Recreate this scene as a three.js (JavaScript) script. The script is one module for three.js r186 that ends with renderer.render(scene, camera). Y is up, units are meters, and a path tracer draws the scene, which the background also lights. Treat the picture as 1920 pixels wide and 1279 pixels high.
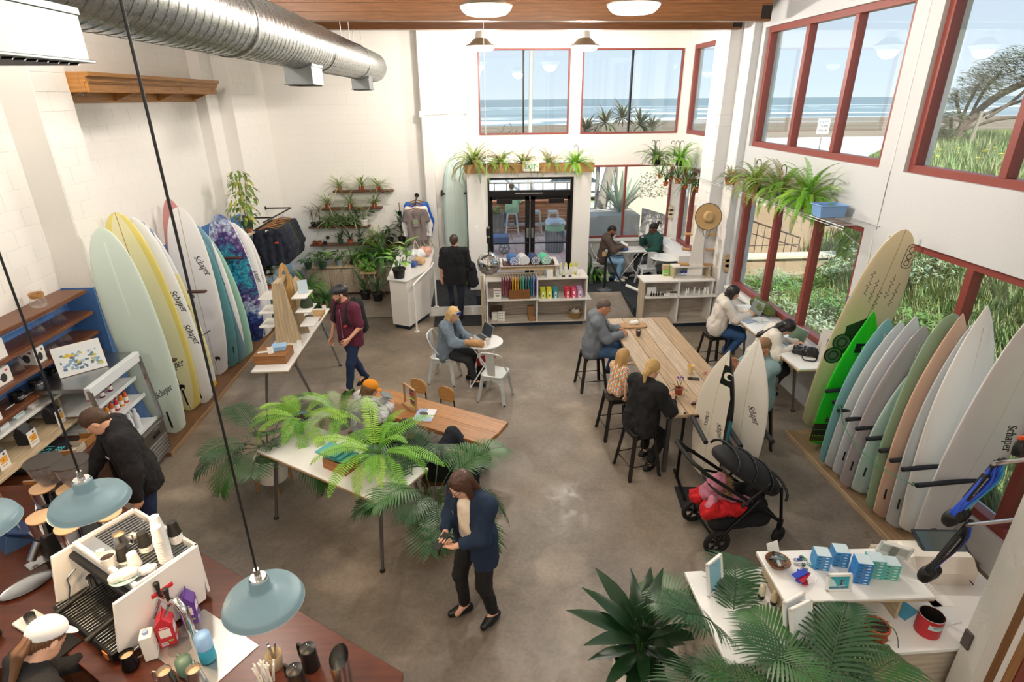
import*as THREE from 'three';
import{RoundedBoxGeometry}from 'three/addons/geometries/RoundedBoxGeometry.js';
import{mergeGeometries}from 'three/addons/utils/BufferGeometryUtils.js';
import{ImprovedNoise}from 'three/addons/math/ImprovedNoise.js';
const scene=new THREE.Scene();
const camera=new THREE.PerspectiveCamera(61.64,1920/1279,0.05,3000);
camera.position.set(0,4.3,0);
camera.rotation.order='YXZ';
camera.rotation.set(-0.401586,-0.0647722,-0.0073808);
const renderer=new THREE.WebGLRenderer({antialias:true});
renderer.toneMapping=THREE.LinearToneMapping;
renderer.toneMappingExposure=1.0;
renderer.shadowMap.enabled=true;
renderer.shadowMap.type=THREE.PCFSoftShadowMap;
{
const w=64,h=512,d=new Float32Array(w*h*4);
for(let j=0;j<h;j++)for(let i=0;i<w;i++){
const e=Math.max(0,((j+0.5)/h-0.5)*2),k=Math.pow(e,0.55),o=(j*w+i)*4;
d[o]=0.80-0.52*k;d[o+1]=0.90-0.38*k;d[o+2]=1.0-0.12*k;d[o+3]=1;
}
const t=new THREE.DataTexture(d,w,h,THREE.RGBAFormat,THREE.FloatType);
t.mapping=THREE.EquirectangularReflectionMapping;t.magFilter=THREE.LinearFilter;t.needsUpdate=true;
scene.background=t;scene.backgroundIntensity=1.12;
}
const sun=new THREE.DirectionalLight(new THREE.Color(1,0.95,0.86),7.0);
sun.position.set(5,48,30);sun.target.position.set(0,0,-14);
sun.castShadow=true;sun.shadow.radius=1;sun.shadow.mapSize.set(2048,2048);
Object.assign(sun.shadow.camera,{left:-60,right:60,top:60,bottom:-60,near:1,far:200});
scene.add(sun,sun.target);
const V3=(x,y,z)=>new THREE.Vector3(x,y,z),PI=Math.PI;
const rng=(s)=>()=>{s=(s+0x6d2b79f5)|0;let t=Math.imul(s^(s>>>15),1|s);t=(t+Math.imul(t^(t>>>7),61|t))^t;return((t^(t>>>14))>>>0)/4294967296;};
const R0=rng(7);
const perlin=new ImprovedNoise();
const lerp=(a,b,t)=>a+(b-a)*t,clamp=(x,a,b)=>Math.min(b,Math.max(a,x)),sstep=(a,b,x)=>{const t=clamp((x-a)/(b-a),0,1);return t*t*(3-2*t);};
const add=(a,b)=>[a[0]+b[0],a[1]+b[1],a[2]+b[2]],sub=(a,b)=>[a[0]-b[0],a[1]-b[1],a[2]-b[2]],mul=(a,k)=>[a[0]*k,a[1]*k,a[2]*k];
const len=(a)=>Math.hypot(a[0],a[1],a[2]),nrm=(a)=>mul(a,1/(len(a)||1)),dot=(a,b)=>a[0]*b[0]+a[1]*b[1]+a[2]*b[2];
const cross=(a,b)=>[a[1]*b[2]-a[2]*b[1],a[2]*b[0]-a[0]*b[2],a[0]*b[1]-a[1]*b[0]],mix=(a,b,t)=>add(mul(a,1-t),mul(b,t));
const used=new Map();
function numbered(n){const k=used.get(n)||0;used.set(n,k+1);return k?n+'_'+String(k).padStart(3,'0'):n;}
function tag(o,label,category,group){o.userData.label=label;o.userData.category=category;if(group)o.userData.group=group;return o;}
const place=(o,p,ry=0)=>{o.position.set(p[0],p[1],p[2]);o.rotation.y=ry;return o;};
function thing(name,label,category,p=[0,0,0],ry=0,group){
const o=new THREE.Group();o.name=numbered(name);scene.add(o);place(o,p,ry);return tag(o,label,category,group);
}
const flat=(g)=>{const f=[];(function go(x){Array.isArray(x)?x.forEach(go):x&&f.push(x);})(g);return f;};
function prep(g,grain){
let q=g.index?g.toNonIndexed():g;
for(const k of Object.keys(q.attributes))if(!['position','normal','uv','color'].includes(k))q.deleteAttribute(k);
if(!q.attributes.normal)q.computeVertexNormals();
if(!q.userData.keepuv&&!g.userData.keepuv){
q.computeBoundingBox();const s=q.boundingBox.getSize(V3()).toArray(),P=q.attributes.position,uv=new Float32Array(P.count*2);
const long=s.indexOf(Math.max(...s));
for(let i=0;i<P.count;i+=3){
const a=[P.getX(i),P.getY(i),P.getZ(i)],n=cross(sub([P.getX(i+1),P.getY(i+1),P.getZ(i+1)],a),sub([P.getX(i+2),P.getY(i+2),P.getZ(i+2)],a)).map(Math.abs);
const d=n.indexOf(Math.max(...n));let[u,v]=[0,1,2].filter((k)=>k!==d);if(v===long)[u,v]=[v,u];
for(let k=0;k<3;k++){const b=[P.getX(i+k),P.getY(i+k),P.getZ(i+k)];uv[(i+k)*2]=b[u];uv[(i+k)*2+1]=b[v];}
}
q.setAttribute('uv',new THREE.BufferAttribute(uv,2));q.userData.keepuv=true;
}
return q;
}
function join(geos){
const l=flat(geos).map(prep),col=l.some((g)=>g.attributes.color);
if(l.length===1)return l[0];
if(col)for(const g of l)if(!g.attributes.color)g.setAttribute('color',new THREE.BufferAttribute(new Float32Array(g.attributes.position.count*3).fill(1),3));
const m=mergeGeometries(l);m.userData.keepuv=true;return m;
}
function part(name,geos,m,parent=scene,label){
const o=new THREE.Mesh(join(geos),m);o.name=parent===scene?numbered(name):name;o.castShadow=o.receiveShadow=true;parent.add(o);if(label)o.userData.label=label;return o;
}
const struct=(name,geos,m,parent=scene)=>{const o=part(name,geos,m,parent);o.userData.kind='structure';return o;};
function one(name,label,category,geos,m,p=[0,0,0],ry=0,group){return tag(place(part(name,geos,m),p,ry),label,category,group);}
function inst(geo,m,name,parent,p,r=[0,0,0],s=1){const o=new THREE.Mesh(geo,m);o.name=name;o.castShadow=o.receiveShadow=true;o.position.set(...p);o.rotation.order='YXZ';o.rotation.set(...r);if(s.length)o.scale.set(...s);else o.scale.setScalar(s);parent.add(o);return o;}
function dup(root,p,ry=0,label,group,s){const r=root.clone();r.name=numbered(root.name.replace(/_\d{3}$/,''));scene.add(r);place(r,p,ry);r.userData={...root.userData};if(label)r.userData.label=label;if(group)r.userData.group=group;if(s)r.scale.setScalar(s);return r;}
const T=(g,p=[0,0,0],r=[0,0,0],s)=>{const m=new THREE.Matrix4().compose(V3(...p),new THREE.Quaternion().setFromEuler(new THREE.Euler(r[0],r[1],r[2],'YXZ')),s?V3(...(s.length?s:[s,s,s])):V3(1,1,1));const k=g.userData.keepuv,h=g.clone().applyMatrix4(m);h.userData.keepuv=k;return h;};
const aim=(g,from,to)=>{const d=nrm(sub(to,from)),q=new THREE.Quaternion().setFromUnitVectors(V3(0,1,0),V3(...d));const h=g.clone().applyQuaternion(q);h.translate(...from);return h;};
const bx=(w,h,d,x=0,y=0,z=0,r=0.003,rot)=>{const g=r&&Math.min(w,h,d)>2.2*r?new RoundedBoxGeometry(w,h,d,1,r):new THREE.BoxGeometry(w,h,d);return T(g,[x,y,z],rot);};
const bb=(w,h,d,x=0,y=0,z=0,r=0.003,rot)=>bx(w,h,d,x,y+h/2,z,r,rot);
const span=(a,b,r=0.003)=>bx(Math.abs(b[0]-a[0]),Math.abs(b[1]-a[1]),Math.abs(b[2]-a[2]),(a[0]+b[0])/2,(a[1]+b[1])/2,(a[2]+b[2])/2,r);
const cy=(r1,r2,h,x=0,y=0,z=0,n=20)=>T(new THREE.CylinderGeometry(r2,r1,h,n),[x,y+h/2,z]);
const bar=(a,b,r,r2=r,n=10)=>{const L=len(sub(b,a)),g=new THREE.CylinderGeometry(r2,r,L,n);g.translate(0,L/2,0);return aim(g,a,b);};
const sqbar=(a,b,w,d=w,tw=0)=>{const L=len(sub(b,a)),g=new THREE.BoxGeometry(w,L,d);g.rotateY(tw);g.translate(0,L/2,0);return aim(g,a,b);};
const curve=(pts,closed=false,ten=0.5)=>new THREE.CatmullRomCurve3(pts.map((p)=>V3(...p)),closed,'catmullrom',ten);
const tube=(pts,r,seg=24,n=8,closed=false)=>new THREE.TubeGeometry(curve(pts,closed),seg,r,n,closed);
const lathe=(pr,n=28)=>new THREE.LatheGeometry(pr.map((p)=>new THREE.Vector2(p[0],p[1])),n);
const sph=(r,x=0,y=0,z=0,s=[1,1,1],n=16)=>T(new THREE.SphereGeometry(r,n,Math.ceil(n*0.7)),[x,y,z],[0,0,0],s);
const shape=(pts)=>new THREE.Shape(pts.map((p)=>new THREE.Vector2(p[0],p[1])));
const ext=(pts,d,bev=0.002,x=0,y=0,z=0,rot)=>T(new THREE.ExtrudeGeometry(Array.isArray(pts)?shape(pts):pts,{depth:d,bevelEnabled:bev>0,bevelSize:bev,bevelThickness:bev,bevelSegments:1,curveSegments:12}),[x,y,z],rot);
const rrect=(w,h,r,cx=0,cyy=0)=>{const s=new THREE.Shape(),x=cx-w/2,y=cyy-h/2;s.moveTo(x+r,y);s.lineTo(x+w-r,y);s.quadraticCurveTo(x+w,y,x+w,y+r);s.lineTo(x+w,y+h-r);s.quadraticCurveTo(x+w,y+h,x+w-r,y+h);s.lineTo(x+r,y+h);s.quadraticCurveTo(x,y+h,x,y+h-r);s.lineTo(x,y+r);s.quadraticCurveTo(x,y,x+r,y);return s;};
const circ=(r,cx=0,cyy=0)=>{const s=new THREE.Shape();s.absarc(cx,cyy,r,0,PI*2);return s;};
const quad=(w,h,p=[0,0,0],rot)=>{const g=T(new THREE.PlaneGeometry(w,h),p,rot);g.userData.keepuv=true;return g;};
const ku=(g)=>{g.userData.keepuv=true;return g;};
function tex(w,h,fn,{srgb=false,rep=[1,1]}={}){
const d=new Uint8Array(w*h*4);
for(let j=0;j<h;j++)for(let i=0;i<w;i++){const c=fn(i/w,j/h,i,j),o=(j*w+i)*4;if(c.length){d[o]=c[0];d[o+1]=c[1];d[o+2]=c[2];}else d[o]=d[o+1]=d[o+2]=c;d[o+3]=255;}
const t=new THREE.DataTexture(d,w,h,THREE.RGBAFormat);t.wrapS=t.wrapT=THREE.RepeatWrapping;t.magFilter=THREE.LinearFilter;t.minFilter=THREE.LinearMipmapLinearFilter;t.generateMipmaps=true;t.repeat.set(...rep);if(srgb)t.colorSpace=THREE.SRGBColorSpace;t.needsUpdate=true;return t;
}
function tn(u,v,p,seed=0){const x=u*p,y=v*p,i=Math.floor(x),j=Math.floor(y),fx=x-i,fy=y-j,s=(t)=>t*t*(3-2*t);const hsh=(a,b)=>{let n=Math.imul(((a%p)+p)%p+131,374761393)+Math.imul(((b%p)+p)%p+17,668265263)+Math.imul(seed+1,144665);n=Math.imul(n^(n>>>13),1274126177);return((n^(n>>>16))>>>0)/4294967296;};return lerp(lerp(hsh(i,j),hsh(i+1,j),s(fx)),lerp(hsh(i,j+1),hsh(i+1,j+1),s(fx)),s(fy));}
const fb=(u,v,p,o=4,seed=0)=>{let a=0,w=0.5,t=0;for(let k=0;k<o;k++){a+=w*tn(u,v,p<<k,seed+k);t+=w;w*=0.5;}return a/t;};
function print(w,h,draw,bg){const c=document.createElement('canvas');c.width=w;c.height=h;const x=c.getContext('2d');if(bg){x.fillStyle=bg;x.fillRect(0,0,w,h);}draw(x,w,h);const t=new THREE.CanvasTexture(c);t.colorSpace=THREE.SRGBColorSpace;t.magFilter=THREE.LinearFilter;return t;}
const text=(x,s,px,py,size,col,font='sans-serif',al='center',st='bold')=>{x.fillStyle=col;x.font=st+' '+size+'px '+font;x.textAlign=al;x.textBaseline='middle';x.fillText(s,px,py);};
const woodT=tex(256,256,(u,v)=>{const w=tn(u,v,4,3)*0.35,g=fb(u*0.25,v+w*0.06,16,3,5),f=tn(u*0.1,v,128,9),k=Math.abs(Math.sin((v*9+w*1.5+tn(u,v,3,8))*PI));return 222+52*(g-0.5)+18*(f-0.5)+20*(k-0.6);},{srgb:true,rep:[0.8,2.2]});
const woodB=tex(128,128,(u,v)=>128+70*(fb(u*0.2,v,32,2,2)-0.5),{rep:[1,3]});
const grainT=tex(256,256,(u,v)=>255*fb(u,v,24,3,4),{rep:[3,3]});
const weaveT=tex(128,128,(u,v)=>128+60*Math.sin(u*PI*64)*Math.sin(v*PI*64)+60*(tn(u,v,32,3)-0.5),{rep:[6,6]});
const foldT=tex(256,256,(u,v)=>255*fb(u,v*0.7,6,3,14),{rep:[2,2]});
const mats=new Map();
function mat(c,r=0.6,o={}){
const key=JSON.stringify([c,r,Object.keys(o).map((k)=>[k,o[k]?.uuid??o[k]])]);if(mats.has(key))return mats.get(key);
const P=['transmission','thickness','clearcoat','sheen','ior','clearcoatRoughness','attenuationColor','attenuationDistance','sheenColor','sheenRoughness','specularIntensity'].some((k)=>k in o);
const m=new(P?THREE.MeshPhysicalMaterial:THREE.MeshStandardMaterial)({color:new THREE.Color(c),roughness:r,...o});mats.set(key,m);return m;
}
const wood=(c,r=0.55,o={})=>mat(c,r,{map:woodT,bumpMap:woodB,bumpScale:0.0006,...o});
const cloth=(c,o={})=>mat(c,0.9,{bumpMap:weaveT,bumpScale:0.0006,...o});
const metal=(c,r=0.35)=>mat(c,r,{metalness:1});
const plastic=(c,r=0.35)=>mat(c,r);
const paint=(c,r=0.5)=>mat(c,r,{bumpMap:grainT,bumpScale:0.0005});
const leafm=(c,r=0.45)=>mat(c,r,{side:THREE.DoubleSide,transmission:0.25,thickness:0});
const printed=(t,r=0.5,o={})=>mat('#ffffff',r,{map:t,...o});
const glassM=mat('#ffffff',0.02,{transmission:1,thickness:0,ior:1.45});
const paneM=mat('#fafdfc',0.0,{transmission:1,thickness:0,ior:1.5});
const C={white:paint('#ece9e4',0.45),blackMetal:mat('#1c1b1b',0.4,{metalness:0.6}),chrome:metal('#d5d7d9',0.12),steel:metal('#b4b6b8',0.28),steelDull:metal('#8f9193',0.42),black:plastic('#121212',0.5),blackRubber:plastic('#161616',0.8),whiteLam:mat('#eeeeec',0.18,{}),ply:wood('#d9c3a0',0.5),plyEdge:wood('#b99566',0.6),walnut:wood('#6b3f28',0.45),soil:mat('#2b1d14',1,{bumpMap:grainT,bumpScale:0.006}),terracotta:paint('#a9532f',0.8),greenPot:plastic('#2c4a38',0.5),blackPot:plastic('#17181a',0.5),paper:paint('#f1f0ec',0.7),white:paint('#ecebe8',0.5)};
const MB={wallWhite:mat('#edebe7',0.62,{bumpMap:grainT,bumpScale:0.0008}),blockWhite:mat('#eeece8',0.6,{bumpMap:grainT,bumpScale:0.0012}),blue:mat('#4f7fc0',0.55,{bumpMap:grainT,bumpScale:0.0012}),grey:mat('#cccfd2',0.62,{bumpMap:grainT,bumpScale:0.001}),red:mat('#873f37',0.42,{bumpMap:grainT,bumpScale:0.0003}),dark:mat('#241e1c',0.4,{metalness:0.4}),kick:mat('#22303f',0.5),glulam:['#8f5c34','#87562e','#976238','#83522c','#905e35'].map((c)=>wood(c,0.42))};  // grey: white wall paint with the shade of the backlit right wall put in
{
const N=1024,cr=rng(33),specks=[];
const map=tex(N,N,(u,v)=>{
const a=fb(u,v,3,5,21),b=fb(u,v,12,4,44),s=tn(u,v,300,2),pale=Math.pow(clamp((fb(u,v,9,5,71)-0.56)*5,0,1),1.5),vein=Math.pow(1-Math.abs(fb(u,v,5,4,90)-0.5)*2,26);
const k=0.78+0.34*(a-0.5)+0.26*(b-0.5)+0.09*(s-0.5)+0.16*pale-0.05*vein;
const w=clamp(0.5+1.9*(fb(u,v,4,3,57)-0.5),0,1);
return[clamp(255*k*0.70,0,255),clamp(255*k*lerp(0.685,0.655,w),0,255),clamp(255*k*lerp(0.675,0.60,w),0,255)];
},{srgb:true,rep:[1/6.5,1/6.5]});
const rough=tex(512,512,(u,v)=>60+120*fb(u,v,10,4,12)+30*(tn(u,v,128,5)-0.5),{rep:[1/5,1/5]});
MB.concrete=mat('#ece3d8',1,{map,roughnessMap:rough,bumpMap:grainT,bumpScale:0.0004});
MB.carpet=mat('#3d434c',1,{bumpMap:weaveT,bumpScale:0.002,map:tex(256,256,(u,v)=>120+120*(tn(u,v,128,5)-0.5)+70*(fb(u,v,8,3)-0.5)+60,{srgb:true,rep:[1.5,1.5]})});
}
struct('floor',span([-6,-0.3,-11.66],[6.2,0,7.5],0),MB.concrete);
struct('floor_landing',[span([-1.0,-0.3,-13.85],[-0.0,0.2,-11.64],0),span([-0.02,-0.3,-13.85],[5,0.2,-12.3],0),span([3.3,-0.3,-12.3],[5,0.2,-11.2],0)],MB.carpet);
struct('floor_plants',span([-6,-0.3,-14],[-0.98,0,-11.6],0),MB.concrete);
struct('trim_1',span([-1.02,0.0,-11.645],[0.24,0.2,-11.62],0),C.white);
one('ramp','bare concrete ramp up to the carpet between the two white shelf units','ramp',ext([[-12.32,-0.2],[-12.32,0.203],[-10.95,0.004],[-10.95,-0.2]],1.06,0,2.25,0,0,[0,-PI/2,0]).translate(1.06,0,0).scale(1,1,1),MB.concrete);
one('door_mat','dark grey ribbed mat on the floor before the carpeted step','mat',[bb(1.1,0.012,0.62,0,0,0,0.004),...[...Array(18)].map((_,i)=>bb(1.04,0.004,0.014,0,0.012,-0.28+i*0.033,0))],mat('#2b2d31',0.95),[-0.35,0,-11.28]);
const blockGeo=new Map();
function blockWall(name,o,u,n,w,h,colorAt,backing,bw=0.4,bh=0.2,gap=0.003,proud=0.004,holes=[],from=0){
const uu=nrm(u),th=0.18,wall=struct(name,(()=>{const pts=[[0,0],[w,0],[w,h],[0,h]],s=shape(pts);for(const q of holes)s.holes.push(new THREE.Path([[q[0],q[1]],[q[2],q[1]],[q[2],q[3]],[q[0],q[3]]].map((p)=>new THREE.Vector2(...p))));const g=new THREE.ExtrudeGeometry(s,{depth:th,bevelEnabled:false});g.translate(0,0,-th);const m=new THREE.Matrix4().makeBasis(V3(...uu),V3(0,1,0),V3(...n));m.setPosition(...o);return g.applyMatrix4(m);})(),backing);
const m=new THREE.Matrix4().makeBasis(V3(...uu),V3(0,1,0),V3(...n)),q=new THREE.Quaternion().setFromRotationMatrix(m),list=[];
const rows=Math.round(h/bh);
for(let j=0;j<rows;j++){
let x=-((j%2)*bw)/2;
while(x<w-0.02){
const a=Math.max(x,0),b=Math.min(x+bw,w),y0=j*bh,y1=Math.min(h,y0+bh);x+=bw;
if(b-a<0.03||holes.some((k)=>a<k[2]-0.02&&b>k[0]+0.02&&y0<k[3]-0.02&&y1>k[1]+0.02))continue;
list.push([a,b,y0,y1]);
}
}
const rr=rng(name.length*31+rows),key=(b)=>(b[1]-b[0]-gap).toFixed(2)+'x'+(b[3]-b[2]-gap).toFixed(2);
const stuff=new Map();
const order=list.map((b,i)=>i).sort((i,j)=>(list[j][2]+list[j][0]*from)-(list[i][2]+list[i][0]*from)),single=new Set(order.slice(0,290));
list.forEach((b,i)=>{
const k=key(b);if(!blockGeo.has(k))blockGeo.set(k,prep(bx(b[1]-b[0]-gap,b[3]-b[2]-gap,0.03,0,0,0,0.003)));
const p=add(add(o,mul(uu,(a=>a)((b[0]+b[1])/2))),add([0,(b[2]+b[3])/2,0],mul(n,proud-0.015+rr()*0.0012))),mt=colorAt((b[2]+b[3])/2+o[1]);
if(single.has(i)){const c=inst(blockGeo.get(k),mt,'block',wall,p);c.quaternion.copy(q);}
else{const g=blockGeo.get(k).clone().applyQuaternion(q).translate(...p);g.userData.keepuv=true;if(!stuff.has(mt))stuff.set(mt,[]);stuff.get(mt).push(g);}
});
for(const[mt,gs]of stuff)part('block_masonry',gs,mt,wall).userData.kind='stuff';
return wall;
}
const TOP=6.3,upW=(y)=>MB.blockWhite,blueW=(y)=>(y<2.2?MB.blue:MB.blockWhite);
blockWall('wall_back_left',[-4.5,0,-13.85],[1,0,0],[0,0,1],3.62,TOP,upW,MB.wallWhite,0.4,0.2,0.003,0.003);
blockWall('wall_back',[-0.88,0,-13.9],[1,0,0],[0,0,1],5.78,TOP,upW,MB.wallWhite,0.4,0.2,0.003,0.003,[[1.07,3.53,3.12,5.3],[3.39,3.53,5.67,5.3],[3.65,1.1,5.67,2.83],[0.9,0,3.3,2.95]]);
blockWall('wall_left',[-4.91,0,-7.6],[0,0,-1],[1,0,0],3.86,TOP,blueW,MB.wallWhite,0.4,0.2,0.003,0.003);
blockWall('wall_left_step',[-4.71,0,-11.46],[0,0,-1],[1,0,0],0.5,TOP,blueW,MB.wallWhite);
struct('wall_left_step_side',[span([-4.95,0,-11.48],[-4.712,TOP,-11.453],0),span([-4.75,0,-11.97],[-4.452,TOP,-11.943],0)],MB.wallWhite);
blockWall('wall_left_corner',[-4.45,0,-11.95],[0,0,-1],[1,0,0],1.92,TOP,(y)=>(y<1.9?mat('#9cc0e4',0.55,{bumpMap:grainT,bumpScale:0.0012}):MB.blockWhite),MB.wallWhite);
blockWall('wall_left_pilaster',[-4.68,0,-7.05],[0,0,-1],[1,0,0],0.6,TOP,blueW,MB.wallWhite);
struct('wall_left_pilaster_side',[span([-5.1,0,-7.06],[-4.682,2.2,-7.035],0),span([-4.93,0,-7.665],[-4.682,2.2,-7.64],0)],MB.blue);
struct('wall_left_pilaster_upper',[span([-5.1,2.2,-7.06],[-4.682,TOP,-7.035],0),span([-4.93,2.2,-7.665],[-4.682,TOP,-7.64],0)],MB.wallWhite);
blockWall('wall_left_near',[-5.05,0,-1.0],[0,0,-1],[1,0,0],6.1,TOP,blueW,MB.wallWhite,0.4,0.2,0.003,0.003,[],0.6);
struct('wall_back_pilaster',span([-1.1,0,-13.9],[-0.86,TOP,-13.62],0.004),MB.wallWhite);
one('conduit','white painted conduit pipe running up the back wall pilaster with a branch toward the window','pipe',[bar([-1.07,1.0,-13.6],[-1.07,TOP,-13.6],0.014),tube([[-0.86,3.98,-13.84],[-0.5,4.0,-13.86],[-0.16,4.0,-13.86],[-0.08,3.95,-13.86],[-0.06,3.8,-13.86],[-0.06,3.0,-13.86]],0.013,40),bb(0.1,0.14,0.05,-1.07,3.92,-13.6,0.006),bb(0.2,0.025,0.02,-0.95,3.97,-13.6)],C.white);
const RX=4.87;
const rightHoles=[[-10.3,-6.82,3.5,5.34],[-6.4,-2.95,3.5,5.9],[-10.3,-6.82,0.96,2.78],[-6.36,-2.95,0.4,2.78]];
{
const s=shape([[2.3,0],[10.455,0],[10.455,TOP],[2.3,TOP]]);
for(const[a,b,c,d]of rightHoles)s.holes.push(new THREE.Path([[-b,c],[-a,c],[-a,d],[-b,d]].map((p)=>new THREE.Vector2(...p))));
const g=new THREE.ExtrudeGeometry(s,{depth:0.3,bevelEnabled:false});g.rotateY(PI/2);g.translate(RX,0,0);
struct('wall_right',g,MB.grey);  // shade of the window wall is carried by its grey colour
struct('trim_2',[bar([4.868,2.8,-6.6],[4.868,TOP,-6.6],0.006),bar([4.868,2.8,-6.6],[4.868,3.5,-6.6],0.006)],MB.wallWhite);
}
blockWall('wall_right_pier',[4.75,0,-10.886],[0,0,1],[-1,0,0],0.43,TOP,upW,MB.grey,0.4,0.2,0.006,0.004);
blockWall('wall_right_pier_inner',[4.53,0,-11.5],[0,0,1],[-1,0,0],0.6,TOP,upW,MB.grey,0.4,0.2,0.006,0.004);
blockWall('wall_right_pier_face',[4.53,0,-10.88],[1,0,0],[0,0,1],0.22,TOP,(y)=>MB.grey,MB.grey,0.4,0.2,0.004,0.003);  // pier side away from the windows, its shade put into the block colour
struct('wall_right_pier_core',[span([4.78,0,-11.45],[5.14,TOP,-10.465],0)],MB.wallWhite);
{
const s=shape([[11.48,0],[13.9,0],[13.9,TOP],[11.48,TOP]]);
for(const[a,b,c,d]of[[-13.6,-12.4,3.53,5.34],[-13.55,-12.2,1.05,2.85]])s.holes.push(new THREE.Path([[-b,c],[-a,c],[-a,d],[-b,d]].map((p)=>new THREE.Vector2(...p))));
const g=new THREE.ExtrudeGeometry(s,{depth:0.22,bevelEnabled:false});g.rotateY(PI/2);g.translate(4.9,0,0);
struct('wall_right_nook',g,MB.wallWhite);
}
struct('wall_front',span([-5.3,0,7.3],[6.2,TOP,7.5],0),MB.wallWhite);
struct('wall_left_rear',span([-5.2,0,-1.0],[-5.05,TOP,7.4],0),MB.wallWhite);
struct('wall_right_rear',span([5.0,0,-2.32],[5.2,TOP,7.4],0),MB.wallWhite);
struct('ceiling',span([-5.3,TOP,-14.1],[6.2,TOP+0.25,7.5],0),MB.wallWhite);
let wn=0;
function windowUnit(axis,at,a,b,lo,hi,bars,fm,fw=0.055,fd=0.09,barM=fm){
const g=new THREE.Group();g.name='window_'+ ++wn;g.userData.kind='structure';scene.add(g);
const B=(u0,u1,v0,v1)=>(axis==='x'?span([u0,v0,at-fd/2],[u1,v1,at+fd/2],0.004):span([at-fd/2,v0,u0],[at+fd/2,v1,u1],0.004));
part('window_frame',[B(a,b,lo,lo+fw),B(a,b,hi-fw,hi),B(a,a+fw,lo+fw,hi-fw),B(b-fw,b,lo+fw,hi-fw)],fm,g);
for(const m of bars)part('mullion',B(m-fw/2,m+fw/2,lo+fw,hi-fw),barM,g);
const e=[a+fw/2,...bars,b-fw/2];
for(let i=0;i+1<e.length;i++)part('pane',axis==='x'?bx(e[i+1]-e[i]-fw*0.6,hi-lo-fw,0.004,(e[i]+e[i+1])/2,(lo+hi)/2,at,0):bx(0.004,hi-lo-fw,e[i+1]-e[i]-fw*0.6,at,(lo+hi)/2,(e[i]+e[i+1])/2,0),paneM,g);
return g;
}
windowUnit('x',-13.93,0.19,2.24,3.53,5.3,[1.2],MB.red,0.035,0.1,MB.dark);
windowUnit('x',-13.93,2.51,4.79,3.53,5.3,[3.64],MB.red,0.035,0.1,MB.dark);
windowUnit('x',-13.93,2.77,4.79,1.1,2.83,[3.66],MB.red,0.045);
windowUnit('z',4.96,-13.6,-12.4,3.53,5.34,[],MB.red,0.09);
windowUnit('z',4.96,-13.55,-12.2,1.05,2.85,[-12.9],MB.red,0.09);
windowUnit('z',4.98,-10.28,-6.84,3.5,5.34,[-9.08,-7.94],MB.red,0.085,0.12);
windowUnit('z',4.98,-6.4,-2.96,3.5,5.9,[-5.18,-4.05],MB.red,0.085,0.12);
windowUnit('z',4.98,-10.28,-6.84,0.97,2.78,[-9.1,-7.94],MB.red,0.085,0.12);
windowUnit('z',4.98,-6.36,-2.96,0.4,2.78,[-5.2,-4.05],MB.red,0.085,0.12);
struct('trim_3',[span([4.78,0.9,-10.3],[4.92,0.94,-6.82],0.004)],C.white);
struct('trim_4',[span([4.5,0.9,-13.88],[4.85,1.06,-12.1],0.004),span([2.7,1.02,-13.88],[4.9,1.08,-13.78],0.004)],C.white);
function glulam(name,label,z,y0,lams,x0,x1,depth){
const t=thing(name,label,'beam',[0,y0,z]);t.userData.kind='structure';delete t.userData.category;
const rr=rng(z*100|0);
for(let i=0;i<lams;i++)part('lamination',T(bx(x1-x0,0.115,depth-rr()*0.004,0,0,0,0.002),[(x0+x1)/2,i*0.116+0.058,0]),MB.glulam[(i*3+(z*7|0)&7)%5],t);
part('flashing',[bx(0.16,0.18,depth+0.01,x1-0.08,0.12,0,0.004)],mat('#20140e',0.6),t,'dark steel saddle at the beam end');
return t;
}
glulam('beam','wide honey brown laminated timber beam nearer the camera',-9.75,5.36,7,-4.9,4.62,0.18);
glulam('beam','second laminated timber beam behind the first',-10.75,5.35,7,-4.9,4.62,0.18);
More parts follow.
